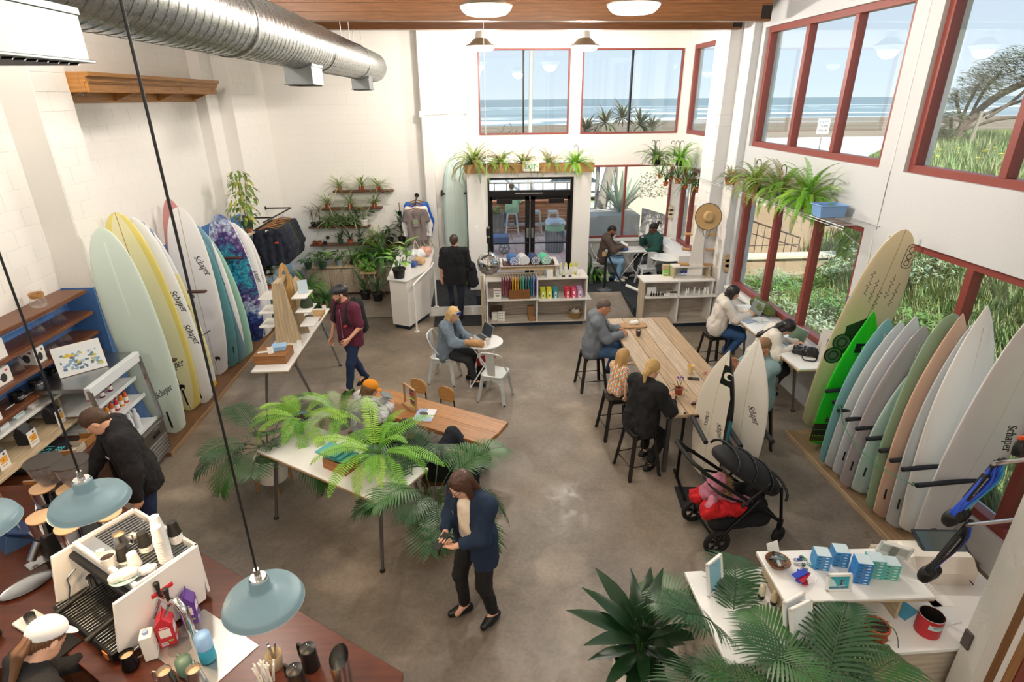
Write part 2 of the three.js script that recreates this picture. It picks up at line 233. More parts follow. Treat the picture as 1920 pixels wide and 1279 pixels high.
{
const pale=mat('#d9d2c6',0.9,{bumpMap:grainT,bumpScale:0.003,map:tex(512,512,(u,v)=>215+50*(fb(u,v,8,5,3)-0.5)+20*(tn(u,v,200,8)-0.5),{srgb:true,rep:[0.08,0.08]})});
struct('ground',span([-60,-0.4,-26],[60,-0.02,-14.1],0),pale);
struct('road',span([-200,-0.9,-74],[200,-0.5,-26],0),mat('#f0ece4',0.9,{map:pale.map}));
struct('beach',[T(ext([[-700,74],[900,74],[900,150],[62,146],[12,116],[-700,112]],1.4,0),[0,-1.95,0],[-PI/2,0,0])],mat('#b09a80',0.95,{map:tex(512,512,(u,v)=>190+80*(fb(u,v*4,6,4,31)-0.5),{srgb:true,rep:[0.01,0.02]})}));
const foam=tex(1024,512,(u,v)=>{
const D=112+v*300,n=fb(u,v*3,24,5,3),l=fb(u,v,6,4,8),wob=(fb(u,0.3,8,3,15)-0.5);
let f=0;
f=Math.max(f,sstep(205+wob*60,150,D)*sstep(0.36,0.6,n+0.25*Math.sin(D*0.16+wob*20)-0.02));
for(const[c,w,s]of[[175,16,1],[228,9,2],[305,10,5],[345,5,4]])f=Math.max(f,sstep(w,0,Math.abs(D-c-wob*46*s*0.4))*sstep(0.42,0.55,fb(u,0.1*s,10,4,s*7)+0.05));
f*=0.75+0.5*n;f=clamp(f,0,1);const g=0.92+0.3*(l-0.5);
return[lerp(140*g,250,f),lerp(157*g,250,f),lerp(162*g,250,f)];
},{srgb:true});
const g=new THREE.PlaneGeometry(1400,300,120,120);ku(g);g.rotateX(-PI/2);const P=g.attributes.position;
for(let i=0;i<P.count;i++){const D=112+(150-P.getZ(i)),x=P.getX(i);P.setY(i,-1.6+0.55*Math.exp(-((D-305-14*Math.sin(x*0.011))**2)/40)+0.4*Math.exp(-((D-228-9*Math.sin(x*0.017+1))**2)/30)+0.05*Math.sin(D*0.5));}
g.computeVertexNormals();g.translate(100,0,-262);
foam.repeat.set(3,1);struct('sea',g,mat('#ffffff',0.55,{map:foam}));
struct('sea_far',T(new THREE.PlaneGeometry(9000,2600),[0,-1.6,-1740],[-PI/2,0,0]),mat('#83949a',0.7,{map:tex(512,512,(u,v)=>225+60*(fb(u,v*3,16,4,6)-0.5),{srgb:true,rep:[0.004,0.02]})}));
}
const lawnY=(x,z)=>0.2+2.3*sstep(0.6,0.8,x/Math.max(0.1,-z+0.001))*sstep(5.6,10.5,x)+0.08*(perlin.noise(x*0.5,0,z*0.5));
{
const g=new THREE.PlaneGeometry(36,44,90,110);g.rotateX(-PI/2);g.translate(23.2,0,-10);const P=g.attributes.position;
for(let i=0;i<P.count;i++)P.setY(i,lawnY(P.getX(i),P.getZ(i))-(P.getX(i)<0.62*-P.getZ(i)&&P.getZ(i)<-13.4?0.6:0));
g.computeVertexNormals();
const gm=mat('#b9c487',0.95,{map:tex(512,512,(u,v)=>{const a=fb(u,v,40,3,7),b=fb(u,v,5,4,9);return[150+110*(a-0.5)+70*(b-0.4),165+110*(a-0.5),90+90*(a-0.5)];},{srgb:true,rep:[0.3,0.3]}),bumpMap:grainT,bumpScale:0.02});
struct('lawn',g,gm);
const blade=[],rr=rng(5);
for(let i=0;i<7;i++){const a=rr()*6.28,h=0.1+rr()*0.12,q=new THREE.BufferGeometry(),c=Math.cos(a),s=Math.sin(a),w=0.012,o=rr()*0.06;q.setAttribute('position',new THREE.BufferAttribute(new Float32Array([o*c-s*w,0,o*s+c*w,o*c+s*w,0,o*s-c*w,c*(o+h*0.5),h,s*(o+h*0.5)]),3));q.computeVertexNormals();blade.push(q);}
const im=new THREE.InstancedMesh(join(blade),leafm('#ffffff',0.7),16000);im.name='grass';const M4=new THREE.Matrix4(),c=new THREE.Color();
for(let i=0;i<16000;i++){const near=i%4<3,x=near?5.4+Math.pow(rr(),1.3)*7:9+rr()*14,z=near?-11+rr()*8.6:-27+rr()*24;const k=x/-z>0.58||near?1:0;M4.compose(V3(x,k?lawnY(x,z):-2,z),new THREE.Quaternion().setFromAxisAngle(V3(0,1,0),rr()*6),V3(1,1,1).multiplyScalar(near?0.8+rr():1.4+rr()*1.6));im.setMatrixAt(i,M4);const t=rr();im.setColorAt(i,c.setRGB(lerp(0.2,0.42,t),lerp(0.34,0.5,t*rr()),lerp(0.1,0.2,t)));}
im.castShadow=im.receiveShadow=true;scene.add(tag(im,'long green grass on the bank outside the right-hand windows','grass'));im.userData.kind='stuff';
for(let i=0;i<16;i++){const[x,z]=[[13,-16.2],[13.4,-16.6],[13.9,-17],[12.6,-15.4],[14.6,-16.2],[15.2,-16.8],[13.2,-14.8],[14.2,-15.2],[16,-17.4],[15.4,-15.4],[12.9,-16.8],[13.7,-16],[16.4,-16],[12.4,-15.8],[14.9,-17.5],[14.2,-17.8]][i];const y=lawnY(x,z);const f=one('wild_flower','yellow wild flower in the grass below the wind-bent tree','flower',[bar([0,0,0],[0,0.3,0],0.004),...[0,1,2,3,4].map((k)=>sph(0.035,Math.cos(k*1.256)*0.04,0.31,Math.sin(k*1.256)*0.04,[1,0.4,1],6))],mat('#e8d23c',0.7),[x,y,z],0,'yellow wild flowers in the grass');}
}
const leafQuad=(L,W,bend=0.25,seg=3)=>{const p=[],idx=[];for(let i=0;i<=seg;i++){const t=i/seg,w=W*Math.sin(PI*(0.08+0.92*t)*0.98)*0.5,y=-bend*L*t*t,z=L*t;p.push(-w,y+w*0.25,z,0,y,z,w,y+w*0.25,z);}for(let i=0;i<seg;i++)for(const k of[0,1]){const a=i*3+k;idx.push(a,a+3,a+1,a+1,a+3,a+4);}const g=new THREE.BufferGeometry();g.setAttribute('position',new THREE.Float32BufferAttribute(p,3));g.setIndex(idx);g.computeVertexNormals();return g;};
const scatterLeaves=(n,fn,L,W,seed,bend=0.25,seg=2)=>{const rr=rng(seed),l=[],base=leafQuad(L,W,bend,seg);for(let i=0;i<n;i++){const{p,r,s=1}=fn(rr,i);l.push(T(base,p,r,s));}return join(l);};
function bush(name,label,p,rx,ry,n,m,L=0.12,W=0.05,group,seed=3){
const t=thing(name,label,'shrub',p,0,group);
const R=rng(seed),lobes=[...Array(9)].map(()=>[(R()-0.5)*rx*1.3,ry*(0.25+R()*0.6),(R()-0.5)*rx*1.3]);
part('foliage',scatterLeaves(n,(rr)=>{const c=lobes[rr()*9|0],a=rr()*6.28,e=Math.acos(1-1.6*rr()),q=0.4+0.6*Math.sqrt(rr());return{p:[c[0]+Math.cos(a)*Math.sin(e)*rx*0.45*q,Math.max(0.02,c[1]+Math.cos(e)*ry*0.4*q),c[2]+Math.sin(a)*Math.sin(e)*rx*0.45*q],r:[-0.9+rr()*1.2,rr()*6.28,0],s:0.6+rr()*0.7};},L,W,seed),m,t);
part('stem',[0,1,2,3,4].map((k)=>bar([0,0,0],lobes[k],0.008,0.004,5)),mat('#5a4a38',0.9),t);return t;
}
{
const sage=leafm('#a9b99a',0.7),green=leafm('#6f9a4a',0.6),ivy=leafm('#8a9458',0.7),D=[];
[[6.3,-11.9],[7.0,-12.5],[5.9,-11.0],[6.9,-11.3],[7.9,-11.7],[6.0,-9.9],[6.9,-10.1],[7.9,-10.4],[6.1,-8.7],[6.9,-9.0],[7.8,-9.2],[6.2,-7.6],[7.1,-7.9],[5.7,-12.6]].forEach(([x,z],i)=>bush('garden_shrub',i%3?'silvery sage green shrub in the bed outside the lower right windows':'bright green leafy shrub in the bed outside the lower right windows',[x,lawnY(x,z)-0.05,z],0.62,0.5,420,i%3?sage:green,0.1,0.035,i%3?'silvery shrubs in the window bed':'green shrubs in the window bed',20+i));
const tan=mat('#b59c82',0.85,{bumpMap:grainT,bumpScale:0.002}),tanL=mat('#d9cdbb',0.85,{bumpMap:grainT,bumpScale:0.002});
one('garden_wall','low tan plastered garden wall with a pale coping outside the lower right windows','wall',[span([5.4,-0.2,-13.55],[14,0.62,-13.3])],tan);
one('wall_coping','pale coping slab on the low tan garden wall','coping',[span([5.35,0.62,-13.62],[14.05,0.69,-13.22],0.01)],tanL);
one('stair_wall','tan stair wall with a V-shaped coping below the ivy bank','wall',ext([[5.4,-0.5],[13,-0.5],[13,1.02],[9.75,0.88],[8.6,1.45],[7.6,1.55],[5.4,1.55]],0.2,0,0,0,-15.6),tan);
for(let i=0;i<9;i++)bush('ivy_bank','olive ivy mound hanging over the tan stair wall',[8.4+(i%5)*1.15,0.75+(i>4?0.5:0),-16.6-(i>4?1.2:0)],0.9,0.75,380,ivy,0.13,0.08,'ivy mounds above the stair wall',60+i);
one('hedge','dry pale olive hedge behind the stair railing','hedge',scatterLeaves(1500,(rr)=>({p:[5.2+rr()*4.5,1.4+rr()*0.75,-17.6-rr()*0.7],r:[-0.8+rr(),rr()*6.28,0]}),0.14,0.05,91),leafm('#b3ab84',0.8));
one('terrace_wall','pale sunlit wall behind the hedge and ivy','wall',[span([5.0,-0.4,-20.4],[20,2.1,-20.1])],tanL);
const rail=thing('stair_railing','thin dark metal stair railing sloping down behind the garden wall','railing',[0,0,0]),dk=mat('#5b4c46',0.5,{metalness:0.5}),z=-14.0;
part('handrail',bar([6.0,1.75,z],[8.35,0.95,z],0.02),dk,rail);part('bottom_rail',bar([5.6,0.78,z],[8.35,0.78,z],0.014),dk,rail);part('mid_rail',bar([6.0,1.4,z],[8.3,0.72,z],0.014),dk,rail);
for(let i=0;i<13;i++){const x=6.0+i*0.195;part('baluster',bar([x,0.2,z],[x,1.75-(x-6)*0.34,z],0.01),dk,rail);}
}
{
const t=thing('cypress_tree','wind-swept grey-green cypress tree leaning right beyond the big upper window','tree',[17.967,2.5,-21.225]),m=mat('#6d5f52',0.95,{bumpMap:grainT,bumpScale:0.02});
const br=[[[0,-0.3,0],[-0.05,0.5,0],[0.25,1.0,0.05],[0.9,1.6,0.1],[1.9,2.1,0.2]],[[0.02,0.3,0],[0.4,0.8,-0.1],[1.2,1.15,-0.2],[2.6,1.6,-0.2]],[[-0.05,0.4,0],[-0.1,1.2,0.1],[0.1,1.9,0.1]],[[0,0,0.05],[-0.3,0.25,0.1],[-0.6,0.9,0.2]],[[0.1,0.55,0],[0.8,0.85,0.3],[1.8,1.0,0.4],[2.9,1.4,0.5]],[[0.2,1.0,0],[0.5,1.7,-0.1],[0.9,2.3,-0.1]],[[0.6,0.9,0.2],[1.3,1.4,0.2],[2.2,2.3,0.2]],[[-0.1,0.9,0],[-0.4,1.4,0],[-0.5,1.7,0]]];
part('trunk',br.map((b,i)=>tube(b,i?0.05:0.11,16,7)),m,t);
const C0=[[-0.55,1.55,0,0.45,0.3],[-0.1,2.05,0.1,0.55,0.4],[0.4,2.35,0,0.6,0.4],[0.9,2.55,0,0.7,0.4],[1.5,2.75,0,0.8,0.4],[2.2,2.75,0.1,0.9,0.4],[3.0,2.75,0,0.9,0.35],[0.2,1.75,0.2,0.6,0.35],[0.9,2.0,-0.2,0.7,0.35],[1.6,2.15,0.2,0.8,0.3],[2.5,2.2,0,0.9,0.3],[3.2,2.3,0,0.7,0.25],[-0.75,1.0,0.2,0.45,0.3],[-0.9,0.5,0.2,0.4,0.25],[2.9,1.8,0.3,0.6,0.2]];
part('foliage',scatterLeaves(5200,(rr)=>{const c=C0[rr()*C0.length|0],a=rr()*6.28,q=Math.sqrt(rr()),h=rr()*2-1;return{p:[c[0]+Math.cos(a)*q*c[3],c[1]+h*c[4]*Math.sqrt(1-q*q*0.9),c[2]+Math.sin(a)*q*c[3]*0.8],r:[-0.5+rr()*0.7,1.2+(rr()-0.5)*1.6,0],s:0.7+rr()*0.8};},0.2,0.05,17),leafm('#77805c',0.8),t);
t.scale.setScalar(1.12);
tag(part('post',[bar([17.6,2.2,-18.6],[17.8,4.0,-18.6],0.1,0.1),bar([16.8,2.2,-19.4],[17.0,3.8,-19.4],0.06)],mat('#9b8f80',0.9)),'weathered timber posts standing in the grass right of the cypress','post');
}
{
const t=thing('tree_aloe','tree aloe with a leaning grey trunk and a spiky crown behind the back windows','tree',[4.4,-0.1,-20.4]);
part('trunk',tube([[0,0,0],[0.15,0.8,0],[0.35,1.7,-0.1],[0.6,2.6,-0.2],[0.75,3.1,-0.2]],0.19,24,10),mat('#a3978b',0.9,{bumpMap:grainT,bumpScale:0.02}),t);
part('branch',[tube([[0.75,2.9,-0.2],[0.3,3.1,-0.1],[-0.2,3.35,0]],0.09,8,7),tube([[0.75,2.9,-0.2],[1.2,3.1,0],[1.6,3.3,0]],0.09,8,7)],mat('#a3978b',0.9),t);
const lm=leafm('#7d7c62',0.6);
part('crown',scatterLeaves(420,(rr,i)=>{const c=[[-0.5,3.35,0],[0.1,3.6,0.2],[0.75,3.75,-0.1],[1.3,3.5,0.1],[1.75,3.3,0]][i%5];return{p:c,r:[-1.4+1.7*rr(),rr()*6.28,0],s:0.75+rr()*0.5};},0.62,0.06,8,0.35,5),lm,t);
const a=thing('agave','big grey-green agave with long sword leaves in the concrete planter','plant',[4.95,0.72,-19.3]),la2=leafQuad(1.35,0.13,0.05,4),rr=rng(3);
for(let i=0;i<26;i++)inst(prep(la2),leafm('#93a08c',0.5),'leaf',a,[0,0,0],[-0.25-rr()*1.15,i*2.4,0],0.75+rr()*0.45);
one('concrete_planter','long grey concrete planter holding the agave','planter',[span([3.2,-0.05,-19.9],[5.5,0.72,-18.7],0.02)],mat('#b3aca4',0.85,{bumpMap:grainT,bumpScale:0.003}));
one('ramp_wall','shaded concrete ramp wall sloping away right of the agave planter','wall',ext([[0,0],[2.6,0],[2.6,0.15],[0,0.95]],0.25,0.01,5.6,-0.05,-18.9,[0,0.5,0]),mat('#a29b98',0.85));
const dk=mat('#8a827a',0.6,{metalness:0.4});
const r2=thing('patio_railing','grey metal patio railing behind the agave','railing',[0,0,0]);
part('top_rail',[bar([2.9,1.0,-22],[9.0,1.0,-22],0.03)],dk,r2);part('bottom_rail',bar([2.9,0.2,-22],[9.0,0.2,-22],0.02),dk,r2);
for(let i=0;i<32;i++)part('baluster',bar([2.9+i*0.196,0.2,-22],[2.9+i*0.196,1.0,-22],0.014),dk,r2);
const st=thing('crosswalk','row of white painted crosswalk stripes on the street beyond the nook window','road marking');for(let i=0;i<6;i++)part('stripe',span([3,-0.02,-25.8+i*0.5-6],[10.5,-0.005+(0.0),-25.6+i*0.5-6]).translate(0,-0.48,0),mat('#f4f2ee',0.7),st);
one('lamp_post','tall pale grey lamp post beyond the left back window','post',[bar([2.9,-0.5,-30],[2.97,7.6,-30],0.11,0.09,12),cy(0.2,0.2,0.25,2.9,-0.5,-30)],mat('#c3bdb4',0.6));
one('street_post','short grey post beside the leaning aloe trunk','post',[bar([4.6,-0.05,-21.5],[4.6,2.2,-21.5],0.07)],mat('#8d8680',0.7));
const sg=thing('road_sign','white road sign reading RIGHT TURN ONLY on a post by the beach road','sign',[26.656,-0.4,-44.531]);
part('post',bar([0,0,0],[0,4.2,0],0.06),mat('#9a9a98',0.5,{metalness:0.6}),sg);
part('sign_board',bx(1.15,1.5,0.03,0,3.6,0.06,0.008),mat('#f2f1ee',0.5),sg);sg.rotation.y=-0.5;sg.scale.setScalar(0.72);
part('lettering',quad(1.1,1.45,[0,3.6,0.08]),printed(print(220,290,(x,w,h)=>{x.strokeStyle='#222';x.lineWidth=5;x.strokeRect(8,8,w-16,h-16);['RIGHT','TURN','ONLY'].forEach((s,i)=>text(x,s,w/2,62+i*84,62,'#222'));},'#f4f3f0')),sg);
bush('beach_scrub','thin grey scrub showing at the foot of the left back window',[1.0,2.9,-17.6],0.5,0.55,60,lm,0.4,0.03,null,77);
}
function tanRoof(){return mat('#c9c3ba',0.8,{bumpMap:grainT,bumpScale:0.002});}
const lampGlow=mat('#ffffff',0.3,{emissive:new THREE.Color('#fff6ea'),emissiveIntensity:0.9});
{
const proto=thing('high_bay_lamp','x','lamp',[0,0,0]);
part('cap',[cy(0.1,0.08,0.12,0,0.15,0,24),bar([0,0.26,0],[0,0.5,0],0.012)],C.white,proto);
part('rim',lathe([[0.1,0.16],[0.12,0.15],[0.2,0.07],[0.26,0.045],[0.27,0.035],[0.25,0.03],[0.1,0.14]],40),mat('#8d7a62',0.4,{metalness:0.4}),proto);
part('lens',lathe([[0.255,0.034],[0.262,0.02],[0.24,-0.012],[0.205,-0.04],[0.18,-0.046],[0,-0.05]],40),lampGlow,proto);
const spots=[[0.19,5.12,-6.6,'left of the two pendant high-bay lamps hanging before the timber beam'],[1.66,5.12,-6.45,'right of the two pendant high-bay lamps hanging before the timber beam'],[0.22,5.13,-11.5,'left white dish lamp hanging below the far timber beam'],[2.1,5.13,-11.5,'right white dish lamp hanging below the far timber beam'],[-3.6,5.9,0.6],[0.4,5.7,1.2],[3.4,5.8,-2.0],[-3.4,5.9,-6.4]];  // last four lamps are unseen, added to brighten the room
spots.forEach(([x,y,z,label],i)=>{
const o=i?dup(proto,[x,y,z]):place(proto,[x,y,z]);o.userData.label=label||'added unseen high-bay lamp giving fill light near the gallery';if(!label)o.userData.group='added fill lamps';else delete o.userData.group;
const L=new THREE.PointLight('#fff4e6',i>3?13:30,0,2);L.position.set(0,-0.02,0);L.castShadow=true;L.shadow.radius=9;o.add(L);
});
}
{
const galv=mat('#b9bcbd',0.34,{metalness:1,roughnessMap:tex(256,256,(u,v)=>{let b=9,k=0;const n=14;for(let a=-1;a<=1;a++)for(let c=-1;c<=1;c++){const i=Math.floor(u*n)+a,j=Math.floor(v*n)+c,h=Math.abs(Math.sin((((i%n)+n)%n)*127.1+(((j%n)+n)%n)*311.7)*43758.5),dx=i+(h%1)-u*n,dy=j+((h*7.3)%1)-v*n,d=dx*dx+dy*dy;if(d<b){b=d;k=(h*3.7)%1;}}return 190+60*k;},{rep:[5,5]})});
const t=thing('air_duct','large galvanised spiral air duct running under the beams along the left side','duct',[-1.88,4.88,0]);
const pr=[],r=0.26,z0=1.2,z1=-12.6;pr.push([0.01,0]);
for(let s=0;s<z0-z1;s+=0.115)pr.push([r,s],[r,s+0.109],[r+0.003,s+0.111],[r+0.003,s+0.114],[r,s+0.115]);
pr.push([r,z0-z1],[r*0.96,z0-z1+0.03],[0.01,z0-z1+0.035]);
const body=lathe(pr,56);body.rotateX(-PI/2);body.translate(0,0,z0);part('duct_body',body,galv,t);
for(const z of[-2.6,-5.2,-8.0,-10.6])part('joint_band',T(lathe([[r+0.002,-0.03],[r+0.01,-0.028],[r+0.01,0.028],[r+0.002,0.03]],56),[0,0,z],[PI/2,0,0]),galv,t);
for(const[z,L,w]of[[-2.62,0.62,0.42],[-7.35,0.5,0.3],[-11.2,0.42,0.3]]){
const g=part('register_box',[bb(w,0.2,L,0.0,-0.42,z,0.004),bb(w+0.03,0.012,L+0.03,0,-0.425,z,0.003),...[-1,1].map((s)=>bb(0.012,0.03,L,s*(w/2+0.004),-0.24,z))],metal('#8d9294',0.5),t);
for(let i=0;i<9;i++)part('louver',bb(w*0.9,0.004,0.02,0,-0.432,z-L*0.42+i*L*0.105,0,[0.5,0,0]),C.steelDull,g);
}
for(const z of[-9.75,-10.75,-6,-3])part('hanger',[bar([0,r,z],[0.0,z<-9?0.5:1.42,z],0.006),bar([0.12,r*0.9,z],[0.12,z<-9?0.5:1.42,z],0.004)],C.steel,t);
}
{
const blue=mat('#7d9aa5',0.42,{bumpMap:grainT,bumpScale:0.0002});
const proto=thing('pendant_lamp','x','lamp',[0,0,0]);
const sh=part('shade',lathe([[0.2,0],[0.204,0.002],[0.205,0.006],[0.196,0.03],[0.186,0.05],[0.14,0.062],[0.085,0.078],[0.06,0.092],[0.052,0.11],[0.05,0.165],[0.046,0.172],[0.02,0.175],[0.02,0.168],[0.043,0.165],[0.046,0.11],[0.055,0.088],[0.08,0.072],[0.135,0.056],[0.182,0.045],[0.192,0.028],[0.2,0.004]],56),blue,proto);
part('rim',T(new THREE.TorusGeometry(0.203,0.003,6,56),[0,0.003,0],[PI/2,0,0]),mat('#b9ced6',0.4),sh,'pale rolled rim');
part('bulb',[sph(0.032,0,0.08,0,[1,1.15,1])],lampGlow,proto);
part('cap',[cy(0.046,0.04,0.012,0,0.17,0,24),cy(0.018,0.014,0.05,0,0.18,0,12)],C.chrome,proto);
const holes=[];for(let i=0;i<10;i++)holes.push(sph(0.0055,Math.cos(i*0.628)*0.036,0.181,Math.sin(i*0.628)*0.036,[1,0.4,1],8));part('vent_hole',holes,mat('#ffe9cf',0.4),proto);
part('cord',bar([0,0.22,0],[0,4.2,0],0.006,0.006,8),C.black,proto);
[[-1.17,1.86,-2.32,'blue-grey barn pendant lamp hanging nearest over the bar counter'],[-2.27,2.15,-2.84,'blue-grey barn pendant lamp hanging over the coffee grinders'],[-2.72,2.2,-2.62,'blue-grey barn pendant lamp cut by the left edge of the photo']].forEach(([x,y,z,label],i)=>{
const o=i?dup(proto,[x,y,z]):place(proto,[x,y,z]);o.userData.label=label;
const L=new THREE.PointLight('#ffcf9c',1.0,0,2);L.position.set(0,0.06,0);L.shadow.radius=1.5;L.castShadow=true;o.add(L);
});
const lc=one('power_cable','thick black power cable hanging from the duct down past the surfboards','cable',[bar([-0.9,4.8,-2.4],[-0.9,6.3,-2.4],0.005)],C.black);
}
function boardGeo(L,W,H,nose,tail,rocker=0.1){
const N=40,K=20,pos=[],uv=[],idx=[],wide=0.5;
const hw=(t)=>{if(t>wide){const s=(t-wide)/(1-wide),a=1-s*s*lerp(1,1,nose),b=Math.pow(Math.max(0,1-Math.pow(s,2.7)),0.5);return(W/2)*lerp(Math.pow(Math.max(a,0),0.95),b,nose);}const s=(wide-t)/wide,b=Math.pow(Math.max(0,1-Math.pow(s,2.2)),0.6),q=1-(1-tail)*Math.pow(s,2);const end=Math.sqrt(clamp(t/0.035,0,1));return(W/2)*lerp(b,q*end,tail>0?1:0);};
for(let i=0;i<=N;i++){
const t=0.5-0.5*Math.cos((i/N)*PI),w=Math.max(hw(t),0.0015),th=H*(0.25+0.75*Math.pow(Math.sin(PI*clamp(t,0.02,0.98)),0.6))*Math.min(1,0.35+(w/W)*1.6),rk=rocker*(Math.pow(Math.max(0,t-0.45)/0.55,2.6)+0.45*Math.pow(Math.max(0,0.4-t)/0.4,2.4));
for(let k=0;k<=K;k++){
const a=(k/K)*2*PI,c=Math.cos(a),s=Math.sin(a),x=w*Math.sign(c)*Math.pow(Math.abs(c),0.75),z=(th/2)*Math.sign(s)*Math.pow(Math.abs(s),0.7)*(s>0?0.85:1.1);
pos.push(x,t*L,z-rk);uv.push(k<=K/2?0.25+(x/W)*0.5:0.75+(x/W)*0.49,t);
}
}
for(let i=0;i<N;i++)for(let k=0;k<K;k++){const a=i*(K+1)+k,b=a+K+1;idx.push(a,a+1,b,a+1,b+1,b);}
const g=new THREE.BufferGeometry();g.setAttribute('position',new THREE.Float32BufferAttribute(pos,3));g.setAttribute('uv',new THREE.Float32BufferAttribute(uv,2));g.setIndex(idx);g.computeVertexNormals();
const Nn=g.attributes.normal;for(let i=0;i<=N;i++){const a=i*(K+1),b=a+K;const n=nrm([Nn.getX(a)+Nn.getX(b),Nn.getY(a)+Nn.getY(b),Nn.getZ(a)+Nn.getZ(b)]);Nn.setXYZ(a,...n);Nn.setXYZ(b,...n);}
return ku(g);
}
const rad=PI/180;
function board({label,tail,nose,W=0.56,H=0.075,n=1,t=0.5,col,draw,normal=[0,0,1],marks='single',rocker=0.08,gloss=0.22,plain}){
const up=nrm(sub(nose,tail)),L=len(sub(nose,tail)),z=nrm(sub(normal,mul(up,dot(normal,up)))),x=cross(up,z);
const o=thing('surfboard',label,'surfboard',tail);o.quaternion.setFromRotationMatrix(new THREE.Matrix4().makeBasis(V3(...x),V3(...up),V3(...z)));
const tx=plain?null:print(512,1024,(c,w,h)=>{c.fillStyle=col;c.fillRect(0,0,w,h);c.save();c.beginPath();c.rect(0,0,256,h);c.clip();if(draw)draw(c,256,h);c.restore();});
part('board',boardGeo(L,W,H,n,t,rocker),mat(plain?col:'#ffffff',gloss,{...(plain?{}:{map:tx}),clearcoat:0.5,clearcoatRoughness:0.08}),o);
const fz=(y)=>H/2*0.85-rocker*0.45*Math.pow(Math.max(0,0.4-y/L)/0.4,2.4)-0.004;
if(plain)part('stringer',tube([...Array(9)].map((_,i)=>{const q=0.08+i*0.105,zz=(H/2)*0.85*(0.25+0.75*Math.pow(Math.sin(PI*q),0.6))*Math.min(1,0.35+1.6)-rocker*(Math.pow(Math.max(0,q-0.45)/0.55,2.6)+0.45*Math.pow(Math.max(0,0.4-q)/0.4,2.4));return[0,q*L,zz-0.0022];}),0.003,30,5),mat('#e4ddcc',0.3),o);
if(marks==='single')part('fin_box',bx(0.022,0.26,0.006,0,0.24,fz(0.24),0.003),C.black,o);
if(marks==='thruster')for(const s of[-1,1])part('fin_box',bx(0.016,0.12,0.006,s*0.14,0.33,fz(0.33),0.003,[0,0,s*-0.12]),C.black,o);
if(marks==='thruster'||marks==='plug')part('fin_plug',bx(0.016,0.1,0.006,0,0.14,fz(0.14),0.003),C.black,o);
return o;
}
const stringer=(c,w,h,col='#a88f66',k=3)=>{c.fillStyle=col;c.fillRect(w/2-k/2,0,k,h);};
function script(c,s,x,y,size,rot=0,col='#16161a'){c.save();c.translate(x,y);c.rotate(rot);c.scale(0.62,1.05);c.transform(1,0,-0.25,1,0,0);text(c,s,0,0,size,col,'serif','center','italic bold');c.restore();}
const glyph=(c,x,y,k=1)=>{c.fillStyle='#15151a';c.beginPath();c.moveTo(x-16*k,y-12*k);c.lineTo(x+2*k,y-14*k);c.lineTo(x+16*k,y-6*k);c.lineTo(x+6*k,y+14*k);c.lineTo(x,y);c.lineTo(x-12*k,y+12*k);c.fill();};
const railBand=(c,w,h,col,k=0.12)=>{c.strokeStyle=col;c.lineWidth=w*k*2;c.beginPath();c.ellipse(w/2,h*0.5,w/2,h*0.53,0,0,7);c.stroke();};
const LN=[Math.sin(14*rad),0,Math.cos(14*rad)],FL=(p)=>[p[0],0.062,p[2]];
board({label:'pale aqua longboard nearest in the left rack, behind the drinks cooler',tail:[-4.21,0.062,-7.06],nose:[-4.38,2.93,-6.96],W:0.57,normal:LN,col:'#d4e6dc',draw:(c,w,h)=>{c.fillStyle='rgba(255,255,255,.35)';c.fillRect(w/2-5,60,10,330);script(c,'Schaper',w*0.6,h*0.765,40,-0.35);}});
board({label:'cream yellow longboard with bright yellow rails and a brown stringer',tail:[-4.28,0.062,-7.7],nose:[-4.52,3.0,-7.56],W:0.6,normal:LN,col:'#e6e2b4',draw:(c,w,h)=>{railBand(c,w,h,'#e3d376');stringer(c,w,h,'#a9824e',4);script(c,'Schaper',w*0.5,h*0.735,48,-0.1);glyph(c,w*0.52,h*0.86,1.2);}});
board({label:'white longboard with lettering along the rail tucked behind the yellow one',tail:[-4.17,0.062,-7.9],nose:[-4.46,2.9,-7.76],W:0.56,normal:LN,col:'#eef0f2',draw:(c,w,h)=>{stringer(c,w,h,'#cbbd9c');script(c,'Schaper',w*0.86,h*0.42,46,1.35);script(c,'Schaper',w*0.86,h*0.6,46,1.35);}});
board({label:'white longboard with a blue stripe at the nose and a yellow dipped tail',tail:[-4.27,0.062,-8.28],nose:[-4.62,2.8,-8.12],W:0.57,normal:LN,marks:'none',col:'#e9ecee',draw:(c,w,h)=>{c.fillStyle='#6d8fb3';c.fillRect(w*0.56,0,w*0.12,h*0.26);c.fillRect(w*0.74,0,w*0.05,h*0.26);const g='#e6c23a';c.fillStyle=g;c.beginPath();c.ellipse(w/2,h,w,h*0.06,0,0,7);c.fill();c.fillStyle='#e9e3a6';c.fillRect(w*0.84,h*0.3,w*0.16,h*0.64);script(c,'Schaper',w*0.84,h*0.44,46,1.35);}});
board({label:'white longboard with a tan stringer and black script lettering at its shoulder',tail:[-4.35,0.062,-8.88],nose:[-4.38,2.84,-8.87],W:0.58,normal:LN,marks:'none',col:'#e6e6e6',draw:(c,w,h)=>{stringer(c,w,h,'#bba77c',4);script(c,'Schaper',w*0.78,h*0.32,48,1.15);glyph(c,w*0.6,h*0.89,1.2);}});
board({label:'dusty red board whose nose shows highest behind the white longboard',tail:[-4.5,0.062,-9.3],nose:[-4.66,2.92,-9.2],W:0.5,normal:LN,n:0.7,col:'#c48583',draw:(c,w,h)=>stringer(c,w,h,'#e6cfc2',4)});
board({label:'dark teal board between the white longboard and the mint one',tail:[-4.27,0.062,-9.17],nose:[-4.4,2.42,-9.12],W:0.54,normal:LN,marks:'thruster',col:'#5d98a0',draw:(c,w,h)=>stringer(c,w,h,'#8fbcc0',2)});
